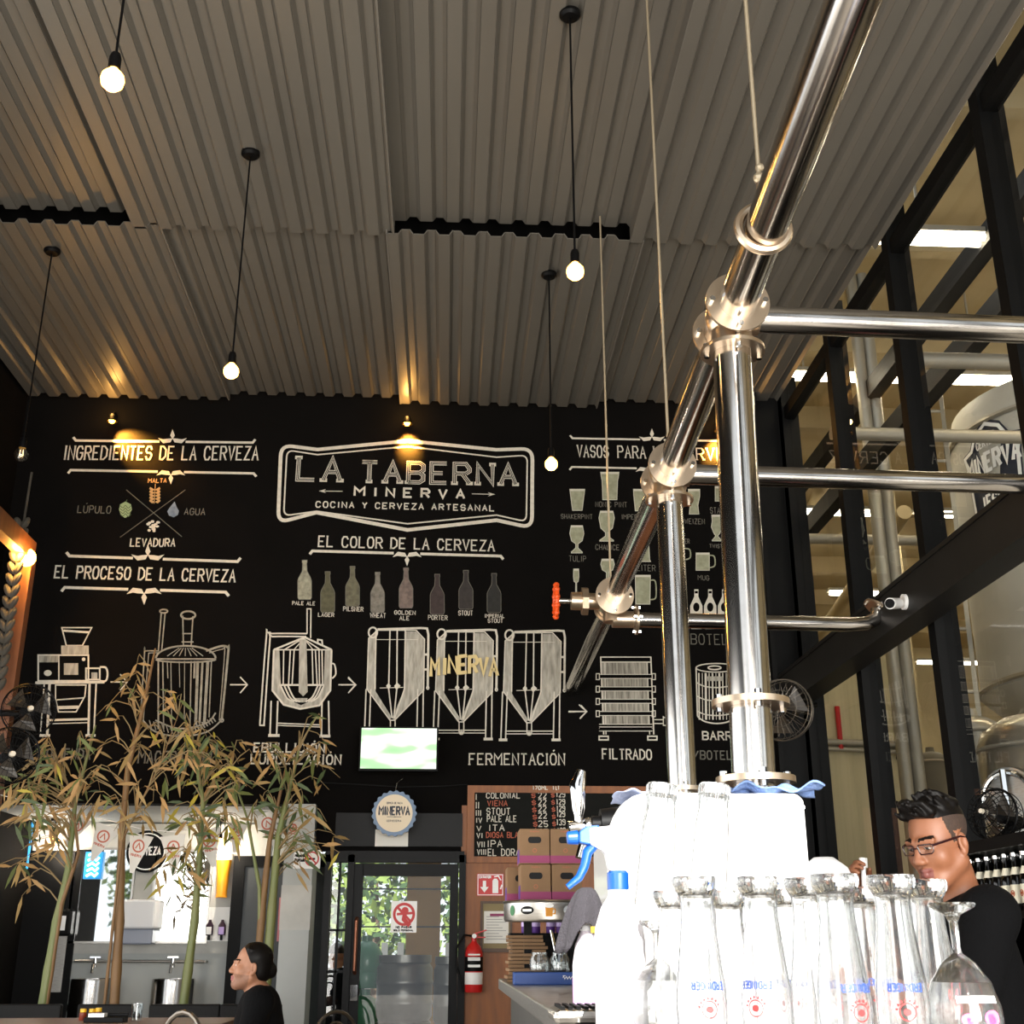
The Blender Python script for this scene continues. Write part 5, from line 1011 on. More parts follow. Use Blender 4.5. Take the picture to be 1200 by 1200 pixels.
for s, x0, y0, x1, h, w in (('COLONIAL', 225, 265, 520, 45, w1), ('VIENA', 235, 333, 408, 45, w2), ('STOUT', 228, 410, 432, 55, w1), ('PALE ALE', 232, 473, 488, 52, w1), ('ITA', 248, 552, 382, 50, w1), ('DIOSA BLANCA', 225, 612, 605, 45, w2), ('IPA', 235, 695, 362, 55, w1), ('EL DORADO', 240, 770, 600, 55, w1),
  ('I', 130, 280, 140, 50, w1), ('II', 132, 355, 160, 55, w1), ('III', 132, 420, 178, 48, w1), ('IV', 135, 480, 185, 40, w1), ('V', 140, 552, 178, 42, w1), ('VI', 140, 615, 190, 42, w1), ('VII', 145, 695, 210, 45, w1), ('VIII', 145, 762, 222, 45, w1), ('IX', 158, 828, 210, 45, w1),
  ('22', 682, 265, 752, 48, w1), ('22', 682, 325, 750, 48, w1), ('22', 682, 382, 750, 46, w1), ('22', 682, 442, 755, 46, w1), ('25', 682, 515, 765, 48, w1), ('25', 690, 585, 765, 46, w1), ('129', 838, 255, 915, 42, w1), ('129', 840, 320, 915, 44, w1), ('129', 842, 378, 915, 44, w1), ('129', 845, 428, 915, 44, w1), ('139', 842, 500, 918, 46, w1), ('139', 850, 575, 920, 46, w1), ('170ML', 632, 190, 765, 30, w1), ('1 LT', 810, 190, 865, 30, w1)): bt_(s, x0, y0, x1, h, w)
for k in range(6): bt_('$', 622 + k * 4, 265 + k * 63, 655 + k * 4, 42, w2); bt_('$', 795 + k * 3, 260 + k * 63, 822 + k * 3, 38, w2)
w1.build('white_lettering', m_chalk, bd); w2.build('red_lettering', mat('red_chalk', '#b0604a', .9), bd)
# fire extinguisher, its sign, framed notice
a = P5(559, 1024); c = P5(590, 1050); es = thing('extinguisher_sign', 'red sign with white arrow above the fire extinguisher', 'sign', (a.x, YB - .02, c.z)); W_, H_ = c.x - a.x, a.z - c.z
M().bx(0, W_, 0, .012, 0, H_).build('plate', m_signred, es); w = M(); e = -.001
w.ribbon([(.008, e, .008), (W_ - .008, e, .008), (W_ - .008, e, H_ - .008), (.008, e, H_ - .008), (.008, e, .008)], .006, (0, -1, 0)); text(w, 'EXTINTOR', (W_ * .1, e, H_ * .8), (W_ * .42, 0, 0), (0, 0, H_ * .1), .006)
w.poly([(W_ * .28, e, H_ * .15), (W_ * .12, e, H_ * .4), (W_ * .22, e, H_ * .4), (W_ * .22, e, H_ * .68), (W_ * .34, e, H_ * .68), (W_ * .34, e, H_ * .4), (W_ * .44, e, H_ * .4)]); w.poly([(W_ * .58, e, H_ * .12), (W_ * .8, e, H_ * .12), (W_ * .8, e, H_ * .68), (W_ * .74, e, H_ * .78), (W_ * .64, e, H_ * .78), (W_ * .58, e, H_ * .68)]); w.ribbon([(W_ * .64, e, H_ * .86), (W_ * .8, e, H_ * .9), (W_ * .9, e, H_ * .7)], .01, (0, -1, 0)); w.ribbon([(W_ * .88, e, H_ * .3), (W_ * .94, e, H_ * .5)], .012, (0, -1, 0)); w.build('symbol', m_white, es)
a = P5(563, 1056); c = P5(600, 1116); fn = thing('framed_notice', 'framed paper notice with pink heading on the wood panel', 'notice', (a.x, YB - .03, c.z)); W_, H_ = c.x - a.x, a.z - c.z
b = M()
for q in ((0, W_, 0, .03), (0, W_, H_ - .02, H_), (0, .02, .03, H_ - .02), (W_ - .02, W_, .03, H_ - .02)): b.bx(q[0], q[1], 0, .025, q[2], q[3])
b.build('frame', mat('dark_wood_frame', '#4a3018', .5), fn); M().bx(.02, W_ - .02, .012, .02, .03, H_ - .02).build('backing', mat('olive_board', '#8c7d5a', .8), fn); M().bx(.03, W_ - .03, .008, .012, .07, H_ - .08).build('sheet', m_paper, fn)
M().bx(.08, W_ - .05, .0065, .008, H_ - .12, H_ - .1).build('heading', m_pink, fn)
w = M()
for k in range(9): w.bx(.05, W_ - .05 - .03 * (k % 3), .0065, .008, .1 + k * .022, .105 + k * .022)
w.build('text_lines', mat('grey_print', '#9a9a96', .8), fn)
q = P5(555, 1163, -.12); fx = thing('fire_extinguisher', 'red fire extinguisher hanging on the wood panel beside the glass door', 'fire extinguisher', (q.x, YB - .1, q.z)); ht = P5(555, 1103, -.12).z - q.z
M().lathe([(0, 0), (.065, 0), (.072, .012), (.072, ht - .09), (.055, ht - .04), (.025, ht - .01), (.022, ht), (0, ht)], n=28).build('cylinder', m_red, fx, smooth=True)
M().lathe([(.0725, .06), (.073, .061), (.073, .15), (.0725, .151)], n=28).build('lower_label', m_white, fx, smooth=True); M().lathe([(.0725, .16), (.073, .161), (.073, ht - .12), (.0725, ht - .119)], n=28).build('label', m_rubber, fx, smooth=True)
w = M()
for k, (m1, m2) in enumerate(((.19, .02), (.24, .012), (.28, .012), (ht - .135, .012))): w.bx(-.05, .05, -.0755, -.0745 + .02, m1, m1 + m2)
w.build('label_print', m_white, fx)
vv = M().cyl((0, 0, ht), (0, 0, ht + .03), .02).box((0.01, -.02, ht + .04), (.04, .05, .03)).bar((0, -.02, ht + .03), (.09, -.06, ht + .03), .018, .01).bar((0, -.02, ht + .055), (.1, -.06, ht + .085), .018, .01); vv.build('valve', m_red, fx, bevel=.002); M().cyl((0, -.045, ht + .04), (0, -.055, ht + .04), .018).build('gauge', m_white, fx)
M().tube([(-.02, 0, ht + .04), (-.08, .0, ht + .05), (-.14, 0, ht - .05), (-.145, 0, .2), (-.1, -.02, .08), (-.085, -.02, .0)], .009, 8).build('hose', m_rubber, fx, smooth=True)
M().box((0, .085, ht * .7), (.05, .03, .1)).build('bracket', m_black, fx)
# no smoking sign on the pillar
a = P5(345, 996, -.05); c = P5(375, 1018, -.05); sg = thing('no_smoking_sign', 'white no smoking sign on the grey pillar', 'sign', (a.x, YB - .06, c.z)); W_, H_ = c.x - a.x, a.z - c.z
M().bx(0, W_, 0, .012, 0, H_).build('plate', m_white, sg); w = M(); cx, cz, r_ = W_ * .68, H_ * .52, H_ * .36
w.ribbon([(cx + r_ * math.cos(2 * PI * k / 24), -.001, cz + r_ * math.sin(2 * PI * k / 24)) for k in range(25)], .012, (0, -1, 0)); w.ribbon([(cx - r_ * .7, -.001, cz + r_ * .7), (cx + r_ * .7, -.001, cz - r_ * .7)], .012, (0, -1, 0)); w.build('prohibition_mark', m_signred, sg)
w = M(); text(w, 'PROHIBIDO', (W_ * .05, -.001, H_ * .62), (W_ * .38, 0, 0), (0, 0, H_ * .12), .006); text(w, 'FUMAR', (W_ * .05, -.001, H_ * .36), (W_ * .36, 0, 0), (0, 0, H_ * .16), .008); w.bx(cx - r_ * .5, cx + r_ * .5, -.0008, 0, cz - .008, cz + .008); w.build('lettering', m_rubber, sg)

# ------------------------------------------------------------------ washroom recess
YR = 12.33
def PR(x, y, d=0): return PY(x, y, YR + d)
m_mir = mat('mirror_silver', '#f2f4f2', .02, 1)
def box2(a, c, y0, y1, off=(0, 0, 0)): return M(off).bx(min(a.x, c.x), max(a.x, c.x), y0, y1, min(a.z, c.z), max(a.z, c.z))
for x0, y0, x1, y1, lb in ((92, 996, 148, 1103, 'wide mirror left of the paper towel dispenser'), (186, 998, 240, 1103, 'wide mirror right of the paper towel dispenser')):
    a, c = PR(x0, y0), PR(x1, y1); t = thing('wall_mirror', lb, 'mirror', ((a.x + c.x) / 2, YR, c.z)); o = t.location
    box2(a, c, YR - .02, YR - .001, o).build('glass', m_mir, t); b = M(o)
    for u in ((a.x - .02, a.x, c.z - .02, a.z + .02), (c.x, c.x + .02, c.z - .02, a.z + .02), (a.x, c.x, a.z, a.z + .02), (a.x, c.x, c.z - .02, c.z)): b.bx(u[0], u[1], YR - .03, YR - .001, u[2], u[3])
    b.build('frame', m_brush, t)
a, c = PR(149, 1055), PR(184, 1107); t = thing('towel_dispenser', 'white paper towel dispenser between the two mirrors', 'dispenser', ((a.x + c.x) / 2, YR, c.z)); o = t.location
box2(a, Vector((c.x, 0, c.z + .14)), YR - .2, YR, o).build('cover', m_plw, t, bevel=.02); M(o).bx(a.x + .01, c.x - .01, YR - .19, YR, c.z, c.z + .14).build('tray', mat('smoky_plastic', '#8d93a3', .3), t, bevel=.015)
a, c = PR(70, 1066), PR(87, 1097); t = thing('soap_machine', 'black hand dryer box beside the dark doorway', 'dispenser', ((a.x + c.x) / 2, YR, c.z)); box2(a, c, YR - .16, YR, t.location).build('cover', m_rubber, t, bevel=.02); M(t.location).bx(a.x + .03, c.x - .05, YR - .163, YR - .16, c.z + .05, a.z - .06).build('window', m_plw, t)
for px, lb, m in ((247, 'dark soap dispenser with white label', m_white), (261.5, 'dark soap dispenser with lilac label', mat('lilac_label', '#b9a0d8', .5))):
    a, c = PR(px - 4, 1078), PR(px + 4, 1100); cx = (a.x + c.x) / 2; t = thing('soap_dispenser', lb + ' on the white backing board', 'dispenser', (cx, YR - .015, c.z)); h = a.z - c.z
    M().lathe([(0, .03), (.032, .03), (.036, .05), (.036, h * .7), (.015, h * .9), (.012, h), (0, h)], c=(0, -.05, 0), n=20).build('bottle', mat('plum_plastic', '#33202f', .3), t, smooth=True); M().box((0, -.088, h * .42), (.05, .004, h * .4)).build('label_sticker', m, t); M().box((0, -.05, .01), (.02, .03, .05)).box((0, -.012, h * .5), (.04, .03, h * .5)).build('pump', m_rubber, t)
a, c = PR(241, 1063), PR(267, 1103); tag(box2(a, c, YR - .015, YR - .001, c).build('backing_board', m_white), 'white board behind the two soap dispensers', 'board')
# round dark emblem between the mirrors
q = PR(173, 998); t = thing('round_emblem', 'round black sign with white ring between the mirrors', 'sign', (q.x, YR - .03, q.z)); M().cyl((0, 0, 0), (0, .025, 0), .2, n=40).build('disc', m_rubber, t); w = M(); w.ribbon([(.17 * math.cos(2 * PI * k / 40), -.001, .17 * math.sin(2 * PI * k / 40)) for k in range(41)], .012, (0, -1, 0)); text(w, 'CERVEZA', (-.13, -.001, -.03), (.26, 0, 0), (0, 0, .07), .014); w.build('lettering', m_white, t)
# tap pipe and keg basins
a, c = PR(87, 1126, -.12), PR(240, 1127, -.12); tp = thing('tap_pipe', 'long thin water pipe with two taps above the keg basins', 'pipe', (a.x, YR - .12, a.z))
M(tp.location).cyl(a, c, .012, n=10).cyl(a, a + Vector((0, .12, 0)), .01, n=8).cyl(c, c + Vector((0, .12, 0)), .01, n=8).build('pipe', mat('aged_pipe', '#8f8b84', .35, .9), tp, smooth=True)
for px in (112, 203):
    q = PR(px, 1127, -.12); M(tp.location).cyl(q + Vector((0, 0, .03)), q + Vector((0, 0, -.05)), .022, n=14).tube([q + Vector((0, 0, -.02)), q + Vector((.0, -.07, -.03)), q + Vector((0, -.09, -.1))], .014, 10).bar(q + Vector((-.05, -.02, .04)), q + Vector((.05, -.02, .04)), .014, .014).build('tap', m_chrome, tp, smooth=True)
for x0, x1, lb in ((83, 133, 'keg made into a wash basin under the left tap'), (178, 228, 'keg made into a wash basin under the right tap')):
    a, c = PY(x0, 1147, 11.95), PY(x1, 1147, 11.95); r = (c.x - a.x) / 2; t = thing('keg_basin', lb, 'basin', ((a.x + c.x) / 2, 11.98, 0)); h = a.z
    M().lathe([(r * .95, 0), (r, .02), (r, h * .35), (r * 1.03, h * .37), (r * 1.03, h * .41), (r, h * .43), (r, h * .72), (r * 1.03, h * .74), (r * 1.03, h * .78), (r, h * .8), (r, h - .02), (r * .98, h), (r * .93, h), (r * .9, h - .05), (r * .6, h - .12), (0, h - .14)], n=40).build('keg_shell', m_steel, t, smooth=True); M().cyl((0, 0, .0), (0, 0, .12), r * .8).build('foot', m_rubber, t)
# doors of the recess
a, c = PR(6, 997), PR(76, 1200); d2 = structure('door_2', mat('black_door', '#0c0c0d', .5), M((c.x, YR, 0)).bx(a.x, c.x, YR - .03, YR, 0, a.z)); M(d2.location).bx(c.x - .16, c.x - .06, YR - .045, YR - .03, .9, 1.5).build('door_plate', m_brush, d2)
a, c = PR(282, 1018, -.3), PR(340, 1200, -.3); d3 = structure('door_3', mat('slate_door', '#33373a', .5, var=('#3c4144', 4, .5)), M((a.x, YR, 0)).bx(a.x, -1.13, YR - .03, YR, 0, PR(300, 1016).z)); o = d3.location
b = M(o); b.bx(a.x - .11, a.x, YR - .06, YR, 0, PR(300, 1016).z + .1).bx(a.x, -1.13, YR - .06, YR, PR(300, 1016).z, PR(300, 1016).z + .1); b.build('door_frame', mat('black_door_frame', '#111213', .5), d3); M(o).bx(a.x + .35, a.x + .6, YR - .035, YR - .03, 1.35, 1.75).build('poster', mat('pink_poster', '#c97f86', .7), d3)
# small lights and neon of the recess
def bulb_at(px, py, Y, label, zt):
    p = PY(px, py, Y); t = thing('recess_bulb', label, 'lamp', (p.x, Y, zt)); h = zt - p.z
    M().tube([(0, 0, 0), (0, 0, -h + .09)], .006, 6).lathe([(0, 0), (.05, 0), (.05, -.02), (0, -.03)], n=16).build('cord', m_rubber, t); M().cyl((0, 0, -h + .04), (0, 0, -h + .1), .024, n=14).build('socket', m_rubber, t, smooth=True)
    M().ball((0, 0, -h), .05, 18, 12).build('bulb', m_bulb, t, smooth=True); lamp('recess_light', (0, 0, -h - .1), 16, (1, .88, .72), t); return t
bulb_at(63, 985, 12.05, 'lit bulb hanging in the recess near the dark doorway', 2.46); bulb_at(257, 988, 12.05, 'lit bulb hanging in the recess above the glowing beer glass', 2.46)
a, c = PR(252, 1001, -.06), PR(272, 1052, -.06); t = thing('beer_glass_light', 'glowing amber beer glass lamp on the recess wall', 'lamp', ((a.x + c.x) / 2, YR - .09, c.z)); h = a.z - c.z
M().lathe([(0, 0), (.055, 0), (.05, .03), (.06, h * .6), (.075, h * .86), (0, h * .86)], n=24).build('beer', mat('amber_glow', '#d68a1a', .3, emit=.12, ecol='#e0a014'), t, smooth=True); M().lathe([(.0755, h * .86), (.078, h * .9), (.076, h), (0, h)], n=24).build('foam', mat('foam_glow', '#fff3d8', .5, emit=.8), t, smooth=True); M().box((0, .07, h * .5), (.04, .05, h * .3)).build('mount', m_rubber, t)
def neon(px0, py0, px1, py1, Y, label):
    a, c = PY(px0, py0, Y), PY(px1, py1, Y); t = thing('neon_sign_or_reflection', label, 'sign', ((a.x + c.x) / 2, Y, c.z)); o = t.location; w_, h_ = abs(c.x - a.x), a.z - c.z
    M().bx(-w_ / 2, w_ / 2, .012, .05, 0, h_).build('panel', mat('blue_acrylic', '#2f86c8', .3, emit=.4, ecol='#3fa9e8'), t, bevel=.004)
    mb = M()
    for k in range(5): zz = h_ * (.1 + .19 * k); mb.tube([(-w_ * .3, 0, zz), (-w_ * .05, 0, zz + h_ * .1), (w_ * .15, 0, zz), (w_ * .3, 0, zz + h_ * .12)], .012, 8)
    mb.build('tube', mat('neon_tube', '#9fdcff', .3, emit=5, ecol='#8fd6ff'), t, smooth=True); return t
neon(16, 963, 31, 1018, 12.2, 'blue neon sign hanging left of the dark doorway'); neon(100, 998, 118, 1030, 12.26, 'blue glowing stand-in for the neon reflection in the left mirror')  # the second is added as the mirrored image of the first
# ------------------------------------------------------------------ bunting, table, chairs, booth
strs = [PY(x, y, 9.6) for x, y in ((-5, 930), (92, 955), (130, 962), (168, 972), (205, 975), (245, 966), (282, 948), (318, 950), (347, 948))]
tag(M(strs[0]).tube(strs, .003, 5).build('bunting_string', m_white), 'thin string of the bunting sagging in front of the recess', 'string')
m_penn = mat('pennant_cloth', '#dcd8d0', .9, var=('#cfcac0', 8, .5)); m_pmark = mat('rust_emblem', '#b5614a', .8)
for i, (x, y, rot, sc) in enumerate(((97, 957, 25, 1), (127, 968, 20, 1.1), (166, 978, 12, 1.15), (203, 979, -6, 1.15), (243, 972, -14, 1.15), (280, 964, 4, .9), (309, 953, -25, 1.15), (345, 962, 8, .7))):
    q = PY(x, y, 9.58); t = thing('pennant', '%s white pennant of the bunting, counted from the left wall' % ORD[i], 'pennant', q, 0, 'white pennants of the bunting'); t.rotation_euler = (R(4 * math.sin(i)), R(rot), R(14 * math.sin(i * 2)))
    s = .125 * sc; M().ext([(-s * .7, 0, 0), (s * .7, 0, 0), (s * .1, 0, -s * 2.0), (-s * .1, 0, -s * 2.0)], (0, .002, 0)).build('cloth', m_penn, t)
    w = M(); w.ribbon([(.3 * s * math.cos(2 * PI * k / 18), -.001, -s * .6 + .3 * s * math.sin(2 * PI * k / 18)) for k in range(19)], .012, (0, -1, 0)); w.ribbon([(-.14 * s, -.001, -s * .75), (0, -.001, -s * .45), (.14 * s, -.001, -s * .75)], .01, (0, -1, 0)); text(w, 'MINERVA', (-.3 * s, -.001, -s * 1.15), (.6 * s, 0, 0), (0, 0, s * .12), .005); w.build('emblem', m_pmark, t)
bo = bpy.data.objects
m_booth = mat('black_booth_vinyl', '#1d1d1d', .5, var=('#242323', 4, .5))
for i, (x0, x1) in enumerate(((-6, 72), (91, 165), (175, 258), (258, 330))):
    a, c = PY(x0, 1177, 8.95), PY(x1, 1177, 8.95); t = thing('bench', '%s black bench back in front of the bamboo, counted from the left wall' % ORD[i], 'bench', ((a.x + c.x) / 2, 8.95, 0), group='black benches'); w_ = (c.x - a.x) / 2
    M().bx(-w_, w_, 0, .06, .42, a.z).build('backrest', m_booth, t, bevel=.012); M().bx(-w_, w_, -.42, 0, .38, .46).build('seat', m_booth, t, bevel=.015)
    for sx in (-1, 1):
        for yy in (-.38, .0): M().bx(sx * (w_ - .05) - .02, sx * (w_ - .05) + .02, yy, yy + .04, 0, .38).build('leg', m_black, t)
tb = thing('dining_table', 'brown wooden table with sauce bottles at the picture bottom', 'table', (PY(110, 1195, 7.9).x, 8.0, 0)); zt = PY(110, 1194, 8.22).z
M().bx(-1.2, .8, -.35, .35, zt - .04, zt).build('tabletop', mat('worn_brown_wood', '#6e5040', .55, var=('#59402f', 6, .5), stretch=(.6, 4, 4)), tb, bevel=.004)
for sx in (-1.1, .7):
    for sy in (-.28, .28): M().bx(sx - .03, sx + .03, sy - .03, sy + .03, 0, zt - .04).build('leg', m_black, tb)
m_yel = mat('mustard_yellow', '#e3b320', .4)
for px, y, lb in ((98, 1182, 'yellow capped sauce bottle nearest the table end'), (108.5, 1182, 'yellow capped sauce bottle, middle of three'), (116, 1181, 'yellow capped sauce bottle next to the black caddy')):
    p = PY(px, y, 8.05); t = thing('sauce_bottle', lb, 'bottle', (p.x, 8.05, zt)); h = p.z - zt
    M().lathe([(0, 0), (.02, 0), (.022, .005), (.022, h * .62), (.014, h * .75), (0, h * .75)], n=18).build('bottle_body', mat('sauce_' + str(px), '#7a2f1a', .3), t, smooth=True); M().lathe([(0, h * .7), (.019, h * .7), (.019, h * .98), (.016, h), (0, h)], n=16).build('cap', m_yel, t, smooth=True)
a = PY(104, 1192, 7.9); c = PY(150, 1192, 7.9); t = thing('napkin_caddy', 'black napkin caddy beside the sauce bottles', 'caddy', ((a.x + c.x) / 2, 7.85, zt)); w_ = (c.x - a.x) / 2; M().bx(-w_, w_, -.06, .06, 0, .03).bx(-w_, w_, .045, .06, .03, .05).build('box', m_rubber, t, bevel=.004); M().bx(-w_ + .02, w_ - .12, -.04, .04, .03, .05).build('napkins', m_white, t)
t = thing('water_glass', 'clear water glass beside the black napkin caddy', 'glass', (PY(160, 1190, 7.95).x, 7.95, zt)); M().lathe([(0, 0), (.03, 0), (.036, .1), (.034, .1), (.028, .008), (0, .008)], n=24).build('body', m_jar, t, smooth=True)
m_ch = mat('chair_wire', '#6b645c', .3, .9)
def bistro(px, py, Y, rz, label, w_=.2):
    p = PY(px, py, Y); t = thing('bistro_chair', label, 'chair', (p.x, Y, 0), R(rz)); z = p.z
    arc = lambda w, h: [(w * math.cos(PI * k / 14), .2, .45 + (h - .45) * math.sin(PI * k / 14) ** .6) for k in range(15)]
    M().tube(arc(w_, z), .013, 8).build('back_hoop', m_ch, t, smooth=True); M().tube(arc(w_ * .6, z - .07), .009, 8).build('inner_hoop', m_ch, t, smooth=True)
    M().cyl((0, 0, .44), (0, 0, .465), .2, n=28).build('seat', m_booth, t, bevel=.005)
    for k in range(4): a = PI / 4 + k * PI / 2; M().tube([(.15 * math.cos(a), .15 * math.sin(a), .44), (.21 * math.cos(a), .21 * math.sin(a), 0)], .012, 8).build('leg', m_ch, t)
    return t
bistro(247, 1184, 6.7, 150, 'wire back bistro chair beside the seated man', .18); bistro(378, 1184, 9.4, 215, 'wire back bistro chair before the glass door side pane', .2)
# ------------------------------------------------------------------ bamboo
m_culm = mat('green_culm', '#5f6d3c', .5, var=('#7a7848', 3, .6)); m_culm2 = mat('tan_culm', '#85643d', .6, var=('#6b4f30', 4, .6)); m_twig = mat('dry_twig', '#8a7550', .8)
LF = [mat('leaf_tan', '#a07c4b', .7), mat('leaf_straw', '#8a6f3f', .7), mat('leaf_olive', '#5c632f', .65), mat('leaf_yellow', '#9c8b2e', .65), mat('leaf_deep', '#3b4824', .65)]
def bamboo(culms, crown, label, seed, nl, mix, Y=9.25):
    rn = random.Random(seed); base = PY(culms[0][0][0], 1177, Y); t = thing('bamboo_plant', label, 'plant', (base.x, Y, .42)); o = t.location; mt = []
    M(o).bx(base.x - .28, base.x + .28, Y - .14, Y + .2, .02 + .4, .75).build('planter_soil', mat('dark_soil', '#2a2119', .95), t) if False else None
    for pts, m, r in [(c[0:1] + c[1:2] if False else c[:3]) if False else (c[2], c[3], c[4]) for c in culms]:
        P = [PY(x, y, Y + .05 * i) for i, (x, y) in enumerate(pts)]; P.insert(0, Vector((P[0].x, P[0].y, .472))); out = []; rad = []
        for a, b in zip(P, P[1:]):
            n = max(2, int((b - a).length / .1))
            for k in range(n): out.append(a.lerp(b, k / n)); 
        out.append(P[-1]); N = len(out)
        for i in range(N): rad.append(r * (1 - .86 * (i / N) ** 1.6) * (1.14 if i % 3 == 0 else 1))
        M(o).tube(out, rad, 10).build('culm', m, t, smooth=True); mt += out[len(out) // 3:]
    lm = M(o); tm = M(o)
    for (cx, cy, rx, ry, n) in crown:
        for k in range(int(n * .5)):
            a = rn.uniform(0, 2 * PI); q = rn.uniform(.0, 1) ** .6; x = cx + rx * q * math.cos(a); y = cy + ry * q * math.sin(a)
            tip = PY(x, y, Y + rn.uniform(-.45, .45)); src = min(mt, key=lambda p: (p - tip).length + max(0, p.z - tip.z) * 1.2); mid = src.lerp(tip, .55) + Vector((rn.uniform(-.05, .05), rn.uniform(-.05, .05), .12))
            tw = [src.lerp(mid, 0), src.lerp(mid, .5) + Vector((0, 0, .02)), mid, mid.lerp(tip, .5) + Vector((0, 0, .025)), tip]; tm.tube(tw, [.006, .005, .004, .003, .0015], 4, caps=False)
            for j in range(nl):
                u = rn.uniform(.45, 1); p = mid.lerp(tip, (u - .45) / .55); d = Vector((rn.uniform(-1, 1), rn.uniform(-.8, .8), rn.uniform(-1.3, .5))).normalized(); L = rn.uniform(.09, .19); s = d.cross(Vector((rn.uniform(-.5, .5), 1, .2))).normalized() * L * .085; dr_ = Vector((0, 0, -L * .14))
                c1 = p + d * L * .35 + dr_ * .2; c2 = p + d * L * .7 + dr_ * .6; e = p + d * L + dr_ * 1.3; lm.k = rn.choices(range(5), mix)[0]
                lm.add([p, c1 + s, c1 - s, c2 + s * .75, c2 - s * .75, e], [(0, 1, 2), (2, 1, 3, 4), (4, 3, 5)])
    tm.build('twigs', m_twig, t); lm.build('leaves', LF, t, kind='stuff'); return t
def cu(pts, m, r): return (pts[0], None, pts, m, r)
bamboo([cu([(50, 1177), (66, 1080), (80, 1020), (88, 940), (112, 850)], m_culm, .035), cu([(54, 1177), (72, 1060), (92, 1000), (84, 930), (70, 900)], m_culm2, .02)], [(62, 950, 75, 60, 46), (28, 985, 42, 70, 40), (85, 900, 75, 40, 34), (20, 930, 24, 24, 10)], 'bamboo with a green leaning stem nearest the left wall, leaves mostly dry', 11, 3, (5, 4, 3, .6, 2))
bamboo([cu([(134, 1177), (140, 1080), (143, 975), (150, 900), (170, 820), (182, 760)], m_culm2, .036), cu([(143, 985), (190, 890), (215, 820)], m_culm2, .012)], [(150, 925, 70, 55, 44), (170, 850, 60, 55, 30), (200, 880, 60, 50, 26), (160, 800, 30, 30, 10)], 'bamboo with a straight tan stem and tall dry twigs', 12, 2, (6, 5, 1.5, .5, .6))
bamboo([cu([(215, 1177), (228, 1080), (234, 1000), (238, 940), (225, 860)], m_culm, .035)], [(238, 940, 70, 60, 50), (236, 885, 45, 40, 34), (220, 1020, 45, 40, 16), (270, 900, 55, 40, 22)], 'bamboo with a green stem and yellowing leaves before the right mirror', 13, 3, (3, 3, 4, 4, 3))
bamboo([cu([(300, 1150), (308, 1060), (316, 985), (335, 900)], m_culm2, .034), cu([(312, 1150), (320, 1050), (326, 980), (350, 880)], m_culm, .04), cu([(306, 1150), (304, 1040), (290, 960), (270, 900)], m_culm, .02)], [(335, 935, 75, 55, 46), (360, 880, 40, 45, 20), (300, 905, 50, 45, 24), (370, 990, 40, 45, 14), (330, 1010, 40, 40, 12)], 'bamboo with several stems behind the seated man', 14, 2, (3, 3, 4, 1, 4))
pl = thing('planter_box', 'long black planter box holding the bamboo behind the benches', 'planter', (PY(180, 1177, 9.25).x, 9.25, 0)); M().bx(-1.6, .98, -.2, .25, 0, .46).build('box', m_black, pl); M().bx(-1.55, .93, -.16, .21, .455, .47).build('soil', mat('soil', '#2a2119', .95), pl)
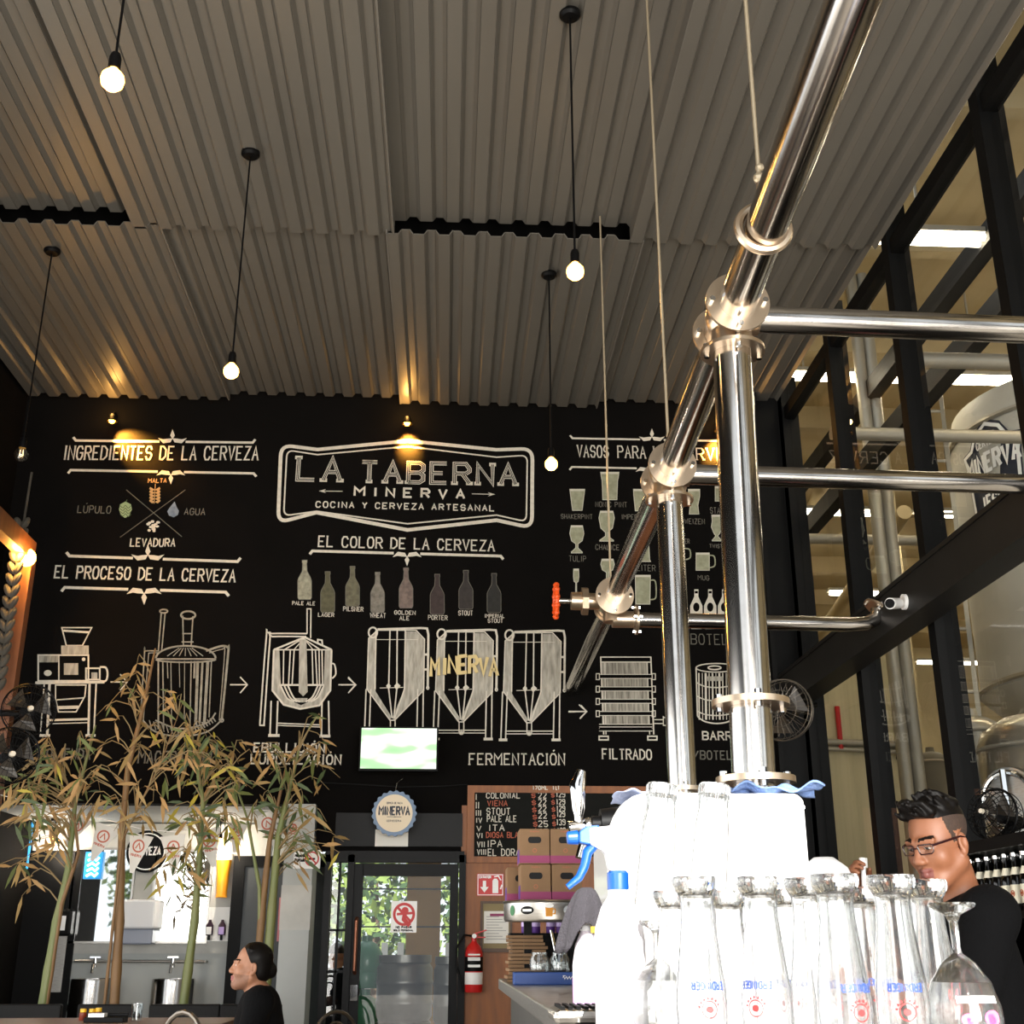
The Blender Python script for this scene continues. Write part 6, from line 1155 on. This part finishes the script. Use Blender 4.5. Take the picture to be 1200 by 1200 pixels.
# ------------------------------------------------------------------ people: one continuous surface each (signed distances meshed by surface nets)
class Field:
    def __init__(s, ax, ay, az): s.ax, s.ay, s.az = [np.array(a, np.float32) for a in (ax, ay, az)]; s.D = np.full((len(ax), len(ay), len(az)), 1.0, np.float32)
    def sl(s, lo, hi):
        out = []
        for a, l, h in zip((s.ax, s.ay, s.az), lo, hi): out.append(slice(int(np.searchsorted(a, l)), int(np.searchsorted(a, h, 'right'))))
        return tuple(out)
    def apply(s, lo, hi, fn, k, sub=False):
        m = .05 + k; sl = s.sl([l - m for l in lo], [h + m for h in hi])
        if any(q.stop <= q.start for q in sl): return s
        X = s.ax[sl[0]][:, None, None]; Y = s.ay[sl[1]][None, :, None]; Z = s.az[sl[2]][None, None, :]; d = fn(X, Y, Z).astype(np.float32); A = s.D[sl]
        if sub: d = -d; h = np.clip(.5 - .5 * (d - A) / k, 0, 1); s.D[sl] = A + (d - A) * (1 - (1 - h)) if False else np.maximum(A, d) + (k * .25) * np.maximum(1 - np.abs(A - d) / k, 0) ** 2
        else: s.D[sl] = np.minimum(A, d) - (k * .25) * np.maximum(1 - np.abs(A - d) / k, 0) ** 2
        return s
    def cap(s, a, b, ra, rb, k=.02, sub=False):
        a = np.array(a, float); b = np.array(b, float); ba = b - a; L = float(ba @ ba) + 1e-12; r = max(ra, rb)
        def fn(X, Y, Z):
            t = np.clip(((X - a[0]) * ba[0] + (Y - a[1]) * ba[1] + (Z - a[2]) * ba[2]) / L, 0, 1)
            return np.sqrt((X - a[0] - t * ba[0]) ** 2 + (Y - a[1] - t * ba[1]) ** 2 + (Z - a[2] - t * ba[2]) ** 2) - (ra + (rb - ra) * t)
        return s.apply(np.minimum(a, b) - r, np.maximum(a, b) + r, fn, k, sub)
    def ell(s, c, r, k=.02, sub=False, Rm=None):
        c = np.array(c, float); Rm = np.eye(3) if Rm is None else np.array(Rm); e = max(r)
        def fn(X, Y, Z):
            x, y, z = X - c[0], Y - c[1], Z - c[2]; q = [(Rm[0][i] * x + Rm[1][i] * y + Rm[2][i] * z) for i in range(3)]
            n = np.sqrt(sum((q[i] / r[i]) ** 2 for i in range(3))); g = np.sqrt(sum((q[i] / r[i] ** 2) ** 2 for i in range(3))) + 1e-6; return n * (n - 1) / g
        return s.apply(c - e, c + e, fn, k, sub)
    def cut(s, p, n):      # keep the side against n
        X = s.ax[:, None, None]; Y = s.ay[None, :, None]; Z = s.az[None, None, :]; s.D = np.maximum(s.D, ((X - p[0]) * n[0] + (Y - p[1]) * n[1] + (Z - p[2]) * n[2]).astype(np.float32)); return s
    def mesh(s):
        D = s.D; ins = D < 0; nx, ny, nz = [n - 1 for n in D.shape]; cnt = np.zeros((nx, ny, nz), np.int8); pos = np.zeros((nx, ny, nz, 3), np.float32); ax = (s.ax, s.ay, s.az)
        cn = lambda i, j, k: (slice(i, i + nx), slice(j, j + ny), slice(k, k + nz))
        G = np.meshgrid(s.ax, s.ay, s.az, indexing='ij')
        for d in range(3):
            for u in (0, 1):
                for v in (0, 1):
                    o = [u, v]; o.insert(d, 0); o2 = list(o); o2[d] = 1; A, B = cn(*o), cn(*o2); m = ins[A] != ins[B]; da, db = D[A][m], D[B][m]; t = da / (da - db)
                    cnt[m] += 1
                    for q in range(3): ga, gb = G[q][A][m], G[q][B][m]; pos[m, q] += ga + t * (gb - ga)
        act = cnt > 0; idx = np.full(cnt.shape, -1, np.int32); idx[act] = np.arange(act.sum()); V = pos[act] / cnt[act][:, None]; F = []
        for d in range(3):
            u, v = [(1, 2), (2, 0), (0, 1)][d]; A = [slice(1, None)] * 3; B = [slice(1, None)] * 3; A[d] = slice(0, D.shape[d] - 1); B[d] = slice(1, None)
            ii = np.argwhere(ins[tuple(A)] != ins[tuple(B)]); 
            if not len(ii): continue
            off = np.array([1, 1, 1]); off[d] = 0; p = ii + off; p = p[(p[:, u] < D.shape[u] - 1) & (p[:, v] < D.shape[v] - 1)]; fl = ins[tuple(p.T)]
            q = []
            for du, dv in ((-1, -1), (0, -1), (0, 0), (-1, 0)): c = p.copy(); c[:, u] += du; c[:, v] += dv; q.append(idx[tuple(c.T)])
            q = np.stack(q, 1); q[~fl] = q[~fl][:, ::-1]; F.append(q[(q >= 0).all(1)])
        return V, np.concatenate(F)
def field_obj(f, name, mats, parent, pick=None, label=None, sub=0):
    V, Fc = f.mesh(); me = bpy.data.meshes.new(name); me.from_pydata(V.tolist(), [], Fc.tolist()); me.update(); me.polygons.foreach_set('use_smooth', [True] * len(me.polygons))
    for m in (mats if isinstance(mats, list) else [mats]): me.materials.append(m)
    if pick is not None: me.polygons.foreach_set('material_index', pick(V[Fc].mean(1)).astype(np.int32))
    o = bpy.data.objects.new(name, me); COL.objects.link(o); o.parent = parent
    if label: o['label'] = label
    return o
def axis(lo, hi, step, fine=None):
    if not fine: return np.arange(lo, hi, step)
    a, b, fs = fine; return np.concatenate([np.arange(lo, a, step), np.arange(a, b, fs), np.arange(b, hi, step)])
def head_prims(f, H, beard=0):     # H maps head coordinates (x left, y back, z up; face towards -y; origin between the ears) to the body frame
    P = lambda x, y, z: np.array(H @ Vector((x, y, z))); Q = np.array(H.to_3x3())
    f.ell(P(0, .012, .045), (.074, .094, .083), .02, Rm=Q); f.ell(P(0, -.03, -.03), (.062, .066, .082), .04, Rm=Q); f.ell(P(0, -.068, -.1), (.03, .026, .022), .035, Rm=Q)
    for s in (-1, 1):
        f.cap(P(.056 * s, .0, -.055), P(.022 * s, -.068, -.1), .022, .018, .03); f.ell(P(.042 * s, -.062, -.03), (.024, .022, .024), .03, Rm=Q)
        f.ell(P(.031 * s, -.098, .004), (.018, .014, .011), .014, True, Q); f.ell(P(.031 * s, -.081, .003), (.0135, .0125, .0115), .004, Rm=Q); f.cap(P(.017 * s, -.09, .010), P(.045 * s, -.082, .008), .0062, .0055, .005)
        f.cap(P(.012 * s, -.094, .022), P(.05 * s, -.08, .022), .008, .006, .014); f.ell(P(.011 * s, -.103, -.036), (.0095, .011, .008), .008, Rm=Q)
        f.ell(P(.079 * s, .008, -.008), (.009, .018, .031), .008, Rm=Q); f.ell(P(.087 * s, .004, -.004), (.006, .009, .017), .006, True, Q); f.ell(P(.079 * s, .002, -.034), (.007, .009, .01), .008, Rm=Q)
    f.cap(P(0, -.09, .012), P(0, -.109, -.03), .009, .0125, .014)
    f.cap(P(-.02, -.086, -.064), P(0, -.097, -.061), .0055, .0065, .006); f.cap(P(.02, -.086, -.064), P(0, -.097, -.061), .0055, .0065, .006); f.cap(P(-.018, -.086, -.073), P(0, -.095, -.075), .0055, .0075, .006); f.cap(P(.018, -.086, -.073), P(0, -.095, -.075), .0055, .0075, .006)
    f.cap(P(-.024, -.092, -.068), P(.024, -.092, -.068), .0022, .0022, .004, True)
def head_pick(H, fade=False, stubble=False):     # 0 skin 1 lips 2 eye white 3 iris 4 brow 5 shaved short hair
    Hi = np.array(H.inverted())
    def f(C):
        q = C @ Hi[:3, :3].T + Hi[:3, 3]; x, y, z = q.T; m = np.zeros(len(C), int); hd = (np.abs(x) < .1) & (y > -.14) & (y < .13) & (z > -.14) & (z < .15)
        if fade: m[hd & (((y > -.03 + .25 * np.maximum(0, .05 - z)) & (z > .0)) | ((y > .03) & (z > -.062))) & ~((np.abs(x) > .072) & (y < .035) & (z < .03))] = 5
        if stubble: m[hd & (y < .02) & (z < -.045) & (z > -.125) & (y < -.01) & ~((np.abs(x) < .03) & (z > -.09) & (z < -.05) & (y < -.08))] = 6; 
        m[hd & (y < -.083) & (np.abs(x) < .026) & (z < -.056) & (z > -.083)] = 1
        for s in (-1, 1):
            r = np.sqrt((x - .031 * s) ** 2 / .0138 ** 2 + (z - .0005) ** 2 / .0052 ** 2); m[hd & (y < -.08) & (r < .8)] = 2; m[hd & (y < -.08) & (r < .85) & (np.abs(x - .031 * s) < .0062)] = 3
            m[hd & (y < -.07) & (np.abs(x) > .012) & (np.abs(x) < .052) & (np.abs(z - (.0255 + .004 * np.sin((np.abs(x) - .012) * 60))) < .0045)] = 4
        return m
    return f
def hand(f, wrist, d, n, side, curl, scale=1.0):
    """wrist point, d = direction of the fingers, n = palm normal (fingers curl towards n), side = towards the thumb"""
    w = np.array(wrist, float); d = np.array(d, float); d /= np.linalg.norm(d); n = np.array(n, float); n -= d * (n @ d); n /= np.linalg.norm(n); t = np.cross(d, n); t = t * (1 if t @ np.array(side) > 0 else -1); S = scale
    for k in range(4): o = (k - 1.5) * .019 * S; f.cap(w + t * o * .6 + d * .008, w + t * o + d * .085 * S, .013 * S, .0105 * S, .012)
    for k, (L, o) in enumerate(((.07, 1.5), (.08, .5), (.075, -.5), (.058, -1.5))):
        p = w + t * o * .019 * S + d * .088 * S; a = 0.0
        for j, fr in enumerate((.45, .32, .23)):
            a += curl * (.7 if j == 0 else 1.0); q = p + (d * math.cos(a) + n * math.sin(a)) * L * fr * S; f.cap(p, q, (.0095 - .0008 * j) * S, (.0088 - .0008 * j) * S, .003); p = q
    p = w + t * .026 * S + d * .022 * S; q = p + (t * .55 + d * .6 + n * .35) * .04 * S; f.cap(p, q, .013 * S, .0105 * S, .01); f.cap(q, q + (d * .75 + n * .6 + t * .05) * .03 * S, .0102 * S, .0085 * S, .003)
def person(name, label, loc, rz, J, skin, hair_fn, shirt_m, pants_m, Hm, fine=.0038, step=.012, fade=False, stubble=False, mats=None, shoe=m_rubber, group=None):
    t = thing(name, label, 'person', loc, rz); hp = np.array(Hm.translation)
    los = np.min([v for v in J.values() if not isinstance(v, (int, float))], 0) - .16; his = np.max([v for v in J.values() if not isinstance(v, (int, float))], 0) + .16; his[2] = hp[2] + .19; los[2] = -.01
    AX = [axis(los[i], his[i], step, (max(los[i], hp[i] - .13 - (.02 if i < 2 else .06)), min(his[i], hp[i] + .13 + (.02 if i < 2 else 0.05)), fine)) for i in range(3)]
    f = Field(*AX); c, pv = J['chest'], J['pelvis']
    def torso(g, e):
        g.cap(np.array(pv) + (-.06, 0, 0), np.array(pv) + (.06, 0, 0), .115 + e, .115 + e, .05); g.ell((np.array(pv) + np.array(c)) / 2, (.155 + e, .115 + e, .2), .08); g.ell(c, (.175 + e, .122 + e, .19 + e * .5), .06)
        for s in 'LR': g.cap(np.array(c) + (0, 0, .12), J['sh' + s], .075 + e, .062 + e, .05)
    torso(f, 0); f.cap(np.array(c) + (0, .01, .14), hp + np.array(Hm.to_3x3() @ Vector((0, .02, -.07))), .066, .056, .04)
    for s in 'LR':
        f.cap(J['sh' + s], J['el' + s], .055, .043, .03); f.cap(J['el' + s], J['wr' + s], .043, .027, .02)
        f.cap(J['hip' + s], J['kn' + s], .085, .058, .04); f.cap(J['kn' + s], J['an' + s], .056, .037, .02); f.cap(J['an' + s], np.array(J['an' + s]) + np.array(J['toe' + s]), .042, .032, .03)
        hand(f, J['wr' + s], J['hd' + s], J['pn' + s], J['th' + s], J['curl' + s])
    head_prims(f, Hm)
    f.cut((0, 0, 0.0), (0, 0, -1))
    field_obj(f, 'body', [skin] + mats, t, head_pick(Hm, fade, stubble))
    g = Field(axis(los[0], his[0], .009), axis(los[1], his[1], .009), axis(pv[2] - .16, c[2] + .3, .009)); torso(g, .016)
    for s in 'LR':
        a, b = np.array(J['sh' + s]), np.array(J['el' + s]); g.cap(a, a + (b - a) * .74, .075, .066, .03)
    for k in range(5): g.cap((-.1 + .05 * k, c[1] - .14, pv[2] + .02 + .05 * (k % 2)), (-.06 + .04 * k, c[1] - .135, pv[2] + .16), .006, .004, .02)
    g.cut((0, 0, pv[2] - .1), (0, 0, -1)); nk = np.array(c) + (0, -.035, .2); g.cap(np.array(c) + (0, -.025, .225), np.array(c) + (0, -.06, .38), .064, .09, .015, True)
    field_obj(g, 't_shirt', shirt_m, t)
    lo2 = np.minimum.reduce([J[k + s] for k in ('hip', 'kn', 'an') for s in 'LR']) - .14; hi2 = np.maximum.reduce([J[k + s] for k in ('hip', 'kn', 'an') for s in 'LR']) + .14; hi2[2] = pv[2] + .14
    g = Field(axis(lo2[0], hi2[0], .014), axis(lo2[1], hi2[1], .014), axis(.03, hi2[2], .014)); g.cap(np.array(pv) + (-.06, 0, 0), np.array(pv) + (.06, 0, 0), .128, .128, .05)
    for s in 'LR': g.cap(J['hip' + s], J['kn' + s], .1, .075, .03); g.cap(J['kn' + s], J['an' + s], .075, .056, .02)
    g.cut((0, 0, pv[2] + .05), (0, 0, 1)); g.cut((0, 0, .07), (0, 0, -1)); field_obj(g, 'trousers', pants_m, t)
    for s in 'LR':
        a = np.array(J['an' + s]); b = a + np.array(J['toe' + s]); g = Field(axis(min(a[0], b[0]) - .09, max(a[0], b[0]) + .09, .01), axis(min(a[1], b[1]) - .1, max(a[1], b[1]) + .09, .01), axis(-.01, .13, .01)); g.cap(a + (0, 0, -.02), b, .055, .045, .03); g.cut((0, 0, .004), (0, 0, -1)); g.cut((0, 0, .11), (0, 0, 1)); field_obj(g, 'shoe', shoe, t)
    hair_fn(t, Hm); return t
def Hmat(pos, yaw=0, pitch=0, roll=0, s=1.0): return Matrix.Translation(pos) @ Matrix.Rotation(R(yaw), 4, 'Z') @ Matrix.Rotation(R(pitch), 4, 'X') @ Matrix.Rotation(R(roll), 4, 'Y') @ Matrix.Scale(1, 4)
m_hair = mat('black_hair', '#0c0a09', .45, var=('#1b1715', 60, .6), stretch=(1, 3, 1)); m_eye = mat('eye_white', '#cfc9c2', .3); m_iris = mat('dark_iris', '#1a0f0a', .2); m_brow = mat('dark_brow', '#1c1310', .8); m_fade = mat('shaved_hair', '#453226', .8, var=('#261b16', 180, .7))
def skinmats(c, lip, st): return [mat('lips', lip, .45), m_eye, m_iris, m_brow, m_fade, mat('stubble', st, .6, var=('#6d5040', 200, .8))]
def hfield(Hm, lo, hi, st):
    P = [Hm @ Vector((x, y, z)) for x in (lo[0], hi[0]) for y in (lo[1], hi[1]) for z in (lo[2], hi[2])]
    return Field(*[axis(min(p[i] for p in P), max(p[i] for p in P), st) for i in range(3)])
def quiff(t, Hm):
    g = hfield(Hm, (-.1, -.15, -.06), (.1, .13, .19), .0036); P = lambda x, y, z: np.array(Hm @ Vector((x, y, z))); Q = np.array(Hm.to_3x3()); g.ell(P(0, .014, .056), (.071, .093, .083), .01, Rm=Q)
    rn = random.Random(5)
    for k in range(46):
        x = rn.uniform(-.052, .052); y = rn.uniform(-.085, .05); z0 = .056 + .083 * math.sqrt(max(0, 1 - (x / .075) ** 2 - ((y - .014) / .105) ** 2)); ln = .03 * (1 - (y + .085) / .2)
        g.cap(P(x, y + .01, z0 - .012), P(x * 1.02 + rn.uniform(-.004, .004), y - .012 - .02 * (y < -.04), z0 + ln * rn.uniform(.6, 1)), .013, .005, .008)
    for k in range(14): x = -.05 + .1 * k / 13; g.cap(P(x, -.055, .1), P(x + rn.uniform(-.006, .004), -.09 + abs(x) * .3, .137 + rn.uniform(-.008, .008)), .014, .005, .008)
    g.cut(P(0, -.02, .066), Q @ np.array((0, -.35, -1.0))); field_obj(g, 'hair', m_hair, t)
    # thin rectangular spectacles
    fr = M(); m_sp = mat('dark_red_spectacle_frame', '#2a0f12', .25); P2 = lambda x, y, z: Hm @ Vector((x, y, z))
    for s in (-1, 1):
        pts = [P2(.033 * s + .024 * a, -.1065 + .012 * abs(a) ** 2 * (1 if a * s > 0 else .2), .0 + .0135 * b) for a, b in ((-1, .7), (-.85, 1), (.85, 1), (1, .7), (.95, -.6), (.75, -1), (-.75, -1), (-.95, -.6))]
        fr.tube(pts, .0019, 6, closed=True); fr.tube([P2(.057 * s, -.095, .009), P2(.072 * s, -.07, .011), P2(.083 * s, .0, .012), P2(.084 * s, .02, .004)], [.0035, .0036, .003, .002], 6)
    fr.tube([P2(-.009, -.107, .004), P2(0, -.111, .006), P2(.009, -.107, .004)], .0018, 6); o = fr.build('spectacles', m_sp, t, smooth=True)
    for s in (-1, 1): M().add([P2(.033 * s + .023 * a, -.1062 + .011 * abs(a) ** 2 * (1 if a * s > 0 else .2), .0 + .013 * b) for a, b in ((-1, .9), (1, .9), (.9, -.9), (-.9, -.9))], [(0, 1, 2, 3)]).build('lens', thin_glass('lens_glass', (.86, .84, .82), .02), o)
def slick(t, Hm):
    g = hfield(Hm, (-.1, -.1, -.12), (.1, .19, .16), .004); P = lambda x, y, z: np.array(Hm @ Vector((x, y, z))); Q = np.array(Hm.to_3x3()); g.ell(P(0, .018, .048), (.079, .097, .088), .01, Rm=Q); g.ell(P(0, .05, -.02), (.066, .06, .07), .03, Rm=Q); g.ell(P(0, .112, -.01), (.032, .034, .04), .02, Rm=Q)
    for k in range(12): x = -.06 + .12 * k / 11; g.cap(P(x, -.03, .118 - abs(x) * .5), P(x * .7, .09, .08), .009, .007, .008)
    g.cut(P(0, -.045, .075), Q @ np.array((0, -1, -.55)))
    for s in (-1, 1): g.ell(P(.08 * s, -.02, -.05), (.03, .045, .06), .01, True, Q)
    field_obj(g, 'hair', m_hair, t)
def capped(t, Hm):
    g = hfield(Hm, (-.11, -.2, -.12), (.11, .14, .16), .007); P = lambda x, y, z: np.array(Hm @ Vector((x, y, z))); Q = np.array(Hm.to_3x3()); g.ell(P(0, .014, .055), (.083, .104, .09), .01, Rm=Q); g.ell(P(0, -.1, .05), (.062, .07, .009), .01, Rm=Q); g.cut(P(0, 0, .04), Q @ np.array((0, 0, -1.0))); field_obj(g, 'cap', m_rubber, t)
m_shirt = mat('black_cotton', '#0b0b0d', .9, bump=(90, .3)); m_jeans = mat('dark_denim', '#20242e', .85)
# the barman: faces the bar (-X), looks down; local frame faces -y
eye = PY(1101, 987, 3.62); bx_, by_ = eye.x + .07, 3.68
hR = PY(998, 1026, 3.98); hd_ = Vector((.4, -.6, .7)).normalized(); wR = Vector((-(hR.y - by_), hR.x - bx_, hR.z)) - hd_ * .085
hz = 1.60
ex = eye.x - bx_
Hb = Hmat((.06, -.07, eye.z + .0), 26, 15, 0)      # head in the body frame (body rotated -90 about z: local -y -> world -x)
Jb = dict(chest=(0, 0, 1.23), pelvis=(0, .02, .93), shL=(.185, .0, 1.385), shR=(-.185, .0, 1.385), elL=(.24, -.1, 1.14), elR=(-.24, -.1, 1.12), wrL=(.15, -.34, 1.2), wrR=tuple(wR), hdL=(-.5, -.85, .1), pnL=(-.7, .5, .2), thL=(0, 0, 1), curlL=.75, hdR=(.4, -.6, .7), pnR=(.9, .3, 0), thR=(0, 0, 1), curlR=.8,
  hipL=(.095, .02, .9), hipR=(-.095, .02, .9), knL=(.1, 0, .49), knR=(-.11, -.02, .49), anL=(.1, .04, .07), anR=(-.12, .02, .07), toeL=(.01, -.14, -.035), toeR=(-.01, -.14, -.035))
sk1 = mat('warm_brown_skin', '#8f5d42', .5, var=('#835339', 30, .5))
bm_ = person('person', 'young barman with spectacles and black t-shirt looking down behind the bar', (bx_, by_, 0), R(-90), Jb, sk1, quiff, m_shirt, m_jeans, Hb, fade=True, mats=skinmats('#8f5d42', '#74413a', '#8c5f45'))
# the seated customer: head in profile to the left
e2 = PY(295, 1133, 7.3); px_ = e2 + Vector((.06, 0, 0))
Hs = Hmat((0, -.06, e2.z - .0), 6, -6, 0)
Js = dict(chest=(0, .0, .88), pelvis=(0, .06, .56), shL=(.19, .0, 1.02), shR=(-.19, .0, 1.02), elL=(.25, -.06, .77), elR=(-.26, -.1, .78), wrL=(.16, -.28, .72), wrR=(-.14, -.32, .74), hdL=(-.3, -.9, -.1), pnL=(0, 0, -1), thL=(-1, 0, 0), curlL=.4, hdR=(.3, -.9, -.1), pnR=(0, 0, -1), thR=(1, 0, 0), curlR=.4,
  hipL=(.1, .03, .53), hipR=(-.1, .03, .53), knL=(.13, -.4, .53), knR=(-.13, -.4, .53), anL=(.12, -.38, .07), anR=(-.12, -.4, .07), toeL=(.01, -.14, -.035), toeR=(-.01, -.14, -.035))
sk2 = mat('tanned_skin', '#a37256', .5, var=('#95674d', 30, .5))
person('person', 'seated man in black t-shirt with slicked back black hair, turned to the left wall', (px_.x, 7.3, 0), R(-84), Js, sk2, slick, m_shirt, m_jeans, Hs, stubble=True, mats=skinmats('#a37256', '#8a4a42', '#91644c'))
st = thing('stool', 'black stool under the seated man', 'stool', (px_.x + .06, 7.3, 0)); M().cyl((0, 0, .38), (0, 0, .425), .2, n=28).build('seat', m_booth, st, bevel=.006)
for k in range(4): a = PI / 4 + k * PI / 2; M().tube([(.14 * math.cos(a), .14 * math.sin(a), .38), (.19 * math.cos(a), .19 * math.sin(a), 0)], .014, 8).build('leg', m_black, st)
# figure beyond the side pane
e3 = PY(394, 1122, 13.4); J3 = dict(Js); H3 = Hmat((0, -.03, e3.z - .0), 0, 0, 0)
person('person', 'dark clothed person in a cap sitting outside behind the door side pane', (e3.x, 13.4, 0), R(172), J3, sk2, capped, m_shirt, m_jeans, H3, fine=.008, step=.016, mats=skinmats('#b98566', '#a0564c', '#9a705a'))
s2 = dup(st, (e3.x - .01, 13.34, 0), 0, 'black stool under the person outside the glass door')

q = PY(1011, 1030, 3.96); t = thing('cleaning_brush', 'small white brush held up in the barman hand', 'brush', q)
M().tube([(0, 0, -.06), (.003, 0, .0), (.006, .0, .035)], [.007, .008, .007], 10).build('handle', m_plw, t, smooth=True); M().cyl((.006, 0, .035), (.008, 0, .065), .014, .013, 14).build('bristle_head', m_white, t, smooth=True)
